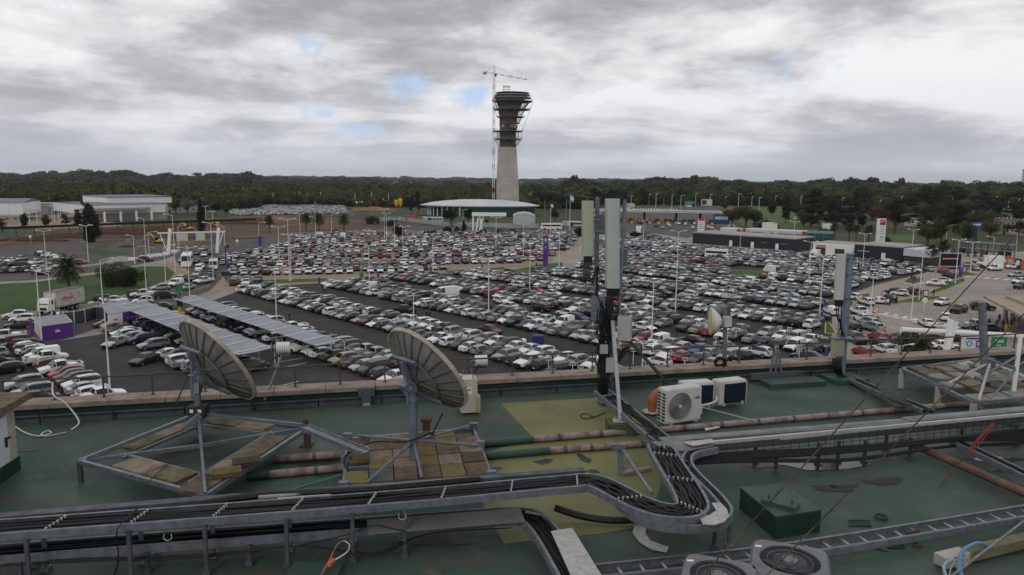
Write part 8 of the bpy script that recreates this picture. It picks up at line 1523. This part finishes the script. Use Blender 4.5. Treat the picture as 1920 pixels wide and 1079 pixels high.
for i in range(8): cable([X(1140+i*2.5,560,-.15),X(1138+i*3,585,-.2),X(1135+i*2,610,-.15),X(1136+i*2,640,-.15)],.010,cabm,'cable','',parent=T,n=5)
for i in range(5): cable([X(1166+i*3,640,-.25),X(1168+i*3,652,-.25),X(1160,668+i*3,-.2),X(1150,690,-.15)],.010,cabm,'cable','',parent=T,n=5)
for i in range(6): cable(wob(X(1121+cr.uniform(-3,3),500,0),X(1128,640,-.1),5,.06),.009,cabm,'cable','',parent=T,n=5)
cable([G(1135,773,RZ+.02),G(1115,782,RZ+.02),G(1095,785,RZ+.02),G(1089,778,RZ+.02),G(1102,776,RZ+.02),G(1112,783,RZ+.02)],.009,cabm,'cable','loop of thin black cable lying on the olive field')
T=tray('cable_ladder','sloping cable ladder with tangled cables from the mast foot to the trays',[G(1128,735,RZ+.35),G(1165,765,RZ+.3),G(1262,845,RZ+.5)],.36,.09,[],cables=0,rungs=True)
for i in range(12): cable(wob(G(1140+cr.uniform(-6,14),742,RZ+.3),G(1255+cr.uniform(-12,12),838,RZ+.55),7,.05),.011,cabm,'cable','',parent=T,n=5,sm=4)
# parabolic radio link
q=G(1358,713,RZ); Yr=q.y; T=thing('radio_link','white drum radio link dish with yellow rim on a steel pole','antenna',q); m=MB(); m.cyl(q,D(1360,575,Yr),.055,n=12); m.cyl(q,q+Vector((0,0,.35)),.15,.06,n=10); m.build('pole',galv,T,smooth=True,ang=.6)
a_=D(1352,603,Yr-.12); ax=Vector((-.98,.10,.0)).normalized(); m=MB(); m.lathe(a_,[(.05,-.02),(.09,.0),(.16,.04),(.26,.14),(.31,.21)],28,axis=ax); m.build('shroud',M('radio_white',(.62,.62,.60),.45,0,.08,2),T,smooth=True); m=MB(); m.lathe(a_,[(.315,.20),(.325,.21),(.325,.255),(.30,.265),(0,.268)],28,axis=ax); m.build('rim',M('yellowed_rim',(.50,.46,.25),.5,0,.1),T,smooth=True,ang=.6)
m=MB(); m.box(a_-ax*.14,(.17,.16,.24),rz=.2); m.build('radio_box',acm,T); c=D(1347,585,Yr+.35); m=MB(); m.cyl(c,c+Vector((-.25,-.05,0)),.17,.12,n=18); m.cyl(c,c+Vector((.14,.02,0)),.19,n=18); m.build('rear_drum',galv,T,smooth=True,ang=.6); m=MB(); m.box(D(1365,585,Yr+.1),(.1,.12,.3)); m.build('bracket',galv_d,T)
m=MB(); 
for i in range(9): cc=PP(cop_u(1343),.1,RZ+.48)+Vector((cr.gauss(0,.03),cr.gauss(0,.02),cr.gauss(0,.02))); m.tube([cc+Vector((.13*math.cos(t_),.05*math.sin(t_*2+i),.10*math.sin(t_))) for t_ in [k*PI/6 for k in range(13)]],.014,4)
tag(m.build('cable_coil',cabm,smooth=True),'dark coil of cable sitting on the parapet by the radio pole','cable coil')
# right mast
q=G(1577,712,RZ); Yk=q.y; T=thing('antenna_mast','slim right mast with white panel antenna and cream radio unit','antenna mast',q); X2=lambda px,py,dy=0: D(px,py,Yk+dy)
m=MB(); m.cyl(Vector((q.x,q.y,RZ)),X2(1594,478),.085,n=14); m.cyl(X2(1594,478),X2(1594.2,475.5),.11,n=14); m.build('post',M('blue_grey_steel',(.17,.21,.26),.5,.3,.2,4),T,smooth=True,ang=.6)
m=MB(); X_s=X; w_=16*Yk/F; t0,t1=X2(1578,477,-.12),X2(1573,562,-.12); pr=[(-.5,.5),(-.5,-.2),(-.3,-.5),(.3,-.5),(.5,-.2),(.5,.5)]; vs=[]
for p in(t1,t0): vs+=[(p.x+x*w_,p.y+y*.14,p.z) for x,y in pr]
m.add(vs,[(i,(i+1)%6,(i+1)%6+6,i+6) for i in range(6)]+[tuple(range(6))[::-1],tuple(range(6,12))]); m.build('panel_antenna',M('antenna_light',(.46,.46,.46),.5,0,.1,2),T); m=MB(); m.box(t1+Vector((0,0,-.08)),(w_*.8,.1,.16)); m.build('connector_boot',black,T)
for y in(485,515,560,595,632): m=MB(); p_=X2(1588 if y<600 else 1583,y); m.cyl(p_-Vector((0,0,.012)),p_+Vector((0,0,.012)),.10,n=12); m.build('clamp',galv_d,T)
c=X2(1570,651,-.2); m=MB(); m.box(c,(.26,.15,.42)); m.build('radio_unit',M('cream_radio',(.36,.35,.25),.5,0,.1,3),T)
for i in range(9): m=MB(); m.box(c+Vector((.0,-.085,-.18+i*.045)),(.25,.03,.012)); m.build('cooling_fin',M('cream_radio',(0,0,0)),T)
m=MB(); m.box(c+Vector((.1,0,.23)),(.5,.3,.02)); m.build('shelf',galv,T)
for i in range(8): cable([X2(1567+i*1.6,570,-.12),X2(1568+i*1.2+cr.uniform(-2,2),590,-.2),X2(1573+i+cr.uniform(-3,3),612,-.15),X2(1568+i*2.4,632,-.1)],.008,cabm,'cable','',parent=T,n=5)
for i in range(9): cable([X2(1561+i*2,672,-.2),X2(1562+i*2,690,-.25),X2(1570+i*1.5,704,-.2),G(1590+i*2,712,RZ+.08)],.012,cabm,'cable','',parent=T,n=5)
m=MB(); m.box(q+Vector((0,-.15,.06)),(.9,.7,.12),rz=BA); m.build('plinth',greenc,T)
T=tray('cable_ladder','half collapsed cable ladder with rags leading from the right mast',[G(1600,712,RZ+.12),G(1650,735,RZ+.16),G(1740,772,RZ+.28)],.26,.08,[],cables=5,rungs=True)
m=MB(); m.add([G(1640,722,RZ+.3),G(1690,738,RZ+.42),G(1715,765,RZ+.4),G(1700,758,RZ+.35),G(1660,745,RZ+.3)],[(0,1,2,3,4)]); m.build('rag',dark,T)
# right platform with broken slabs and tripod poles
z6=RZ+.45; A_,B_,C_,D_=G(1692,693,z6),G(1845,674,z6),G(1990,740,z6),G(1826,757,z6)
T=thing('ballast_platform','large steel platform with broken slabs and white braced poles at right','platform',(A_+C_)/2)
def bl(u,v): return A_.lerp(B_,u).lerp(D_.lerp(C_,u),v)
for a,b_ in((A_,B_),(B_,C_),(C_,D_),(D_,A_)): m=MB(); m.bar(a,b_,.07,.08); m.build('frame_beam',galv,T)
r3=random.Random(21)
for i in range(5):
    for j in range(6):
        if r3.random()<.12: continue
        u0,v0=i/5+.01+r3.uniform(0,.03),j/6+.01+r3.uniform(0,.02); P=[bl(u0,v0),bl(min(1,u0+.17),v0+r3.uniform(-.01,.02)),bl(min(1,u0+.18),v0+.145),bl(u0+.01,v0+.14)]; z_=z6+.04+r3.uniform(0,.07); m=MB(); tl_=r3.uniform(-.05,.05)
        m.add([Vector((p.x,p.y,z_+(tl_ if k in(0,3) else 0))) for k,p in enumerate(P)]+[Vector((p.x,p.y,z_-.04+(tl_ if k in(0,3) else 0))) for k,p in enumerate(P)],[(3,2,1,0),(4,5,6,7),(0,1,5,4),(1,2,6,5),(2,3,7,6),(3,0,4,7)]); m.build('broken_slab',[tm[0],tm[1],M('slab_grey',(.22,.22,.20),.9,0,.4,4,bump=.6),M('slab_light',(.36,.36,.34),.8,0,.2,4)][r3.choice([0,1,2,2,1,3])],T)
for q,yb in((A_,0),(D_,0),(bl(.45,0),0),(bl(0,.55),0)): m=MB(); m.cyl((q.x,q.y,RZ),(q.x,q.y,z6),.07,n=8); m.build('foot',concrete,T)
mp=bl(.62,.5); top=Vector((mp.x,mp.y,0)); mt=D(1841,567,mp.y); m=MB(); m.cyl((mp.x,mp.y,RZ),mt,.09,.08,n=14); m.build('mast',galv,T,smooth=True,ang=.6)
hb=Vector((mp.x,mp.y,zat(mp,680)))
m=MB(); m.cyl(hb-Vector((0,0,.04)),hb+Vector((0,0,.1)),.14,.1,n=12); m.build('collar',galv_d,T)
for q in(bl(.1,.55),D_.lerp(C_,.05),bl(.99,.6),bl(.98,.98),B_): m=MB(); m.cyl(hb,q+Vector((0,0,.05)),.03,n=8); m.build('brace',galv_l,T,smooth=True)
wp0,wp1=bl(.88,.62),None; wp1=D(1913,618,wp0.y); m=MB(); m.cyl(G(1900,738,z6),D(1914,628,G(1900,738,z6).y),.045,n=10); m.build('white_pole',white,T,smooth=True); yq=G(1900,738,z6).y
for a_,b_ in((D(1906,690,yq),G(1860,746,z6)),(D(1908,686,yq),D(1990,640,yq)),(D(1905,690,yq),D(1845,672,yq)),(D(1855,698,yq),D(1940,650,yq))): m=MB(); m.cyl(a_,b_,.025,n=6); m.build('brace',galv,T,smooth=True)
# ---------------------------------------------------------------- hatch, odds and ends
z7=RZ+.33; P=[G(1388,914,z7),G(1466,906,z7),G(1540,956,z7),G(1455,969,z7)]
T=thing('roof_hatch','dark green box upstand with a loose lid plate','roof hatch',G(1460,970,RZ)); m=MB(); cc=sum(P,Vector())/4; m.prism([p[:2] for p in P],RZ,z7-.02); m.build('box_body',greenp,T); m=MB(); m.prism([p[:2] for p in P],z7-.02,z7); m.build('top_sheet',greenc,T)  # sides a darker green than the top sheet
m=MB(); m.prism([G(x,y,z7+.09)[:2] for x,y in((1427,933),(1470,915),(1500,940),(1493,950))],z7+.0,z7+.06); m.build('lid',greenc,T); m=MB(); [m.cyl(G(x,y,z7+.06),G(x,y,z7+.13),.012,n=6) for x,y in((1442,930),(1457,920),(1485,938))]; m.build('bolts',dark,T)
for px,py,lab in((1610,981,'small black grating scrap lying behind the ladder tray'),(1672,1022,'dark grating scrap lying under the ladder tray')):
    q=G(px,py,RZ+.012); m=MB(); [m.bar(q+Vector((-.16+i*.04,-.09,0)),q+Vector((-.10+i*.04,.09,0)),.012) for i in range(8)]; m.bar(q+Vector((-.18,-.09,0)),q+Vector((.14,-.09,0)),.014); m.bar(q+Vector((-.1,.09,0)),q+Vector((.2,.09,0)),.014); tag(m.build('grating',dark),lab,'grating')
m=MB(); q=G(1652,971,RZ+.02); [m.tube([q+Vector((.085*math.cos(t_),.085*math.sin(t_),.01*k2)) for t_ in [i*PI/8 for i in range(17)]],.010,4) for k2 in range(3)]; tag(m.build('wire_coil',dark),'small ring of black wire lying on the roof','coil')
for k2 in range(3): m=MB(); m.bar(G(1632+k2*6,1018+k2,RZ+.02),G(1652+k2*7,1031+k2,RZ+.02),.02); tag(m.build('steel_offcut',galv),['left','middle','right'][k2]+' of three short steel offcuts by the grating','offcut')
m=MB(); q=G(1714,999,RZ+.15); m.bar(q,G(1718,1024,RZ+.0),.03); m.bar(G(1700,1001,RZ+.16),G(1722,996,RZ+.16),.04); m.box(G(1721,1025,RZ+.01),(.12,.06,.02)); tag(m.build('rusty_bracket',rust),'rusty bracket under the ladder tray','bracket')
T=thing('mossy_beam','mossy concrete beam with blue and green hoses at the lower right','beam',G(1850,1030,RZ)); a,b_=G(1762,1052,RZ+.1),G(2010,992,RZ+.14); m=MB(); m.bar(a.lerp(b_,.15),b_,.16,.13); m.build('beam',M('mossy_concrete',(.16,.165,.07),.95,0,.4,4,col2=(.10,.095,.075),bump=.6),T); m=MB(); m.bar(a,a.lerp(b_,.17),.18,.14); m.build('end_block',concrete,T)
cable([G(1775,1085,RZ+.1),G(1770,1060,RZ+.15),G(1788,1048,RZ+.2)],.020,M('pale_blue_hose',(.25,.33,.42),.5,0,0),'hose','pale grey blue hose end by the mossy beam','hose')
cable([G(1808,1090,RZ+.1),G(1799,1062,RZ+.2),G(1805,1034,RZ+.3),G(1830,1019,RZ+.3),G(1850,1022,RZ+.2)],.022,M('blue_hose',(.10,.22,.42),.45,0,0),'hose','bright blue hose arching over the mossy beam','hose')
cable([G(1780,1085,RZ+.1),G(1785,1060,RZ+.15),G(1810,1036,RZ+.25),G(1812,1046,RZ+.2),G(1790,1052,RZ+.15),G(1802,1080,RZ+.1)],.008,M('pale_green_hose',(.28,.38,.20),.5,0,0),'cable','thin pale green wire around the blue hose')
m=MB(); m.cyl(G(1775,1088,RZ+.35),G(1990,924,RZ+.5),.016,n=8); tag(m.build('conduit',galv,smooth=True),'straight grey conduit crossing the lower right corner','conduit')
T=tray('diagonal_tray','dark cable tray dropping diagonally at the right edge',[G(1790,828,RZ+.25),G(1990,925,RZ+.2)],.2,.09,[],cables=4,rungs=False)
# guy wires
for a,b_,lab in((D(1905,441,6.4),D(1240,1163,4.2),'left of two rusty guy wires crossing the right foreground'),(D(1955,553,6.0),D(1370,1148,4.2),'right of two rusty guy wires crossing the right foreground')):
    m=MB(); m.tube([a.lerp(b_,i/24) for i in range(25)],.0052,6); tag(m.build('guy_wire',rustw,smooth=True,loc=b_),lab,'guy wire')
# air: a very thin even haze

hz_m=bpy.data.materials.new('haze'); hz_m.use_nodes=True; t=hz_m.node_tree; t.nodes.clear(); pv_=N(t,'ShaderNodeVolumePrincipled'); pv_.inputs['Color'].default_value=(.86,.90,.96,1); pv_.inputs['Density'].default_value=4.2e-5; pv_.inputs['Anisotropy'].default_value=.2
o_=N(t,'ShaderNodeOutputMaterial'); t.links.new(pv_.outputs[0],o_.inputs['Volume'])
m=MB(); m.box((0,7000,69.5),(28200,14300,141)); tag(m.build('haze',hz_m,loc=(0,0,0)),kind='stuff')
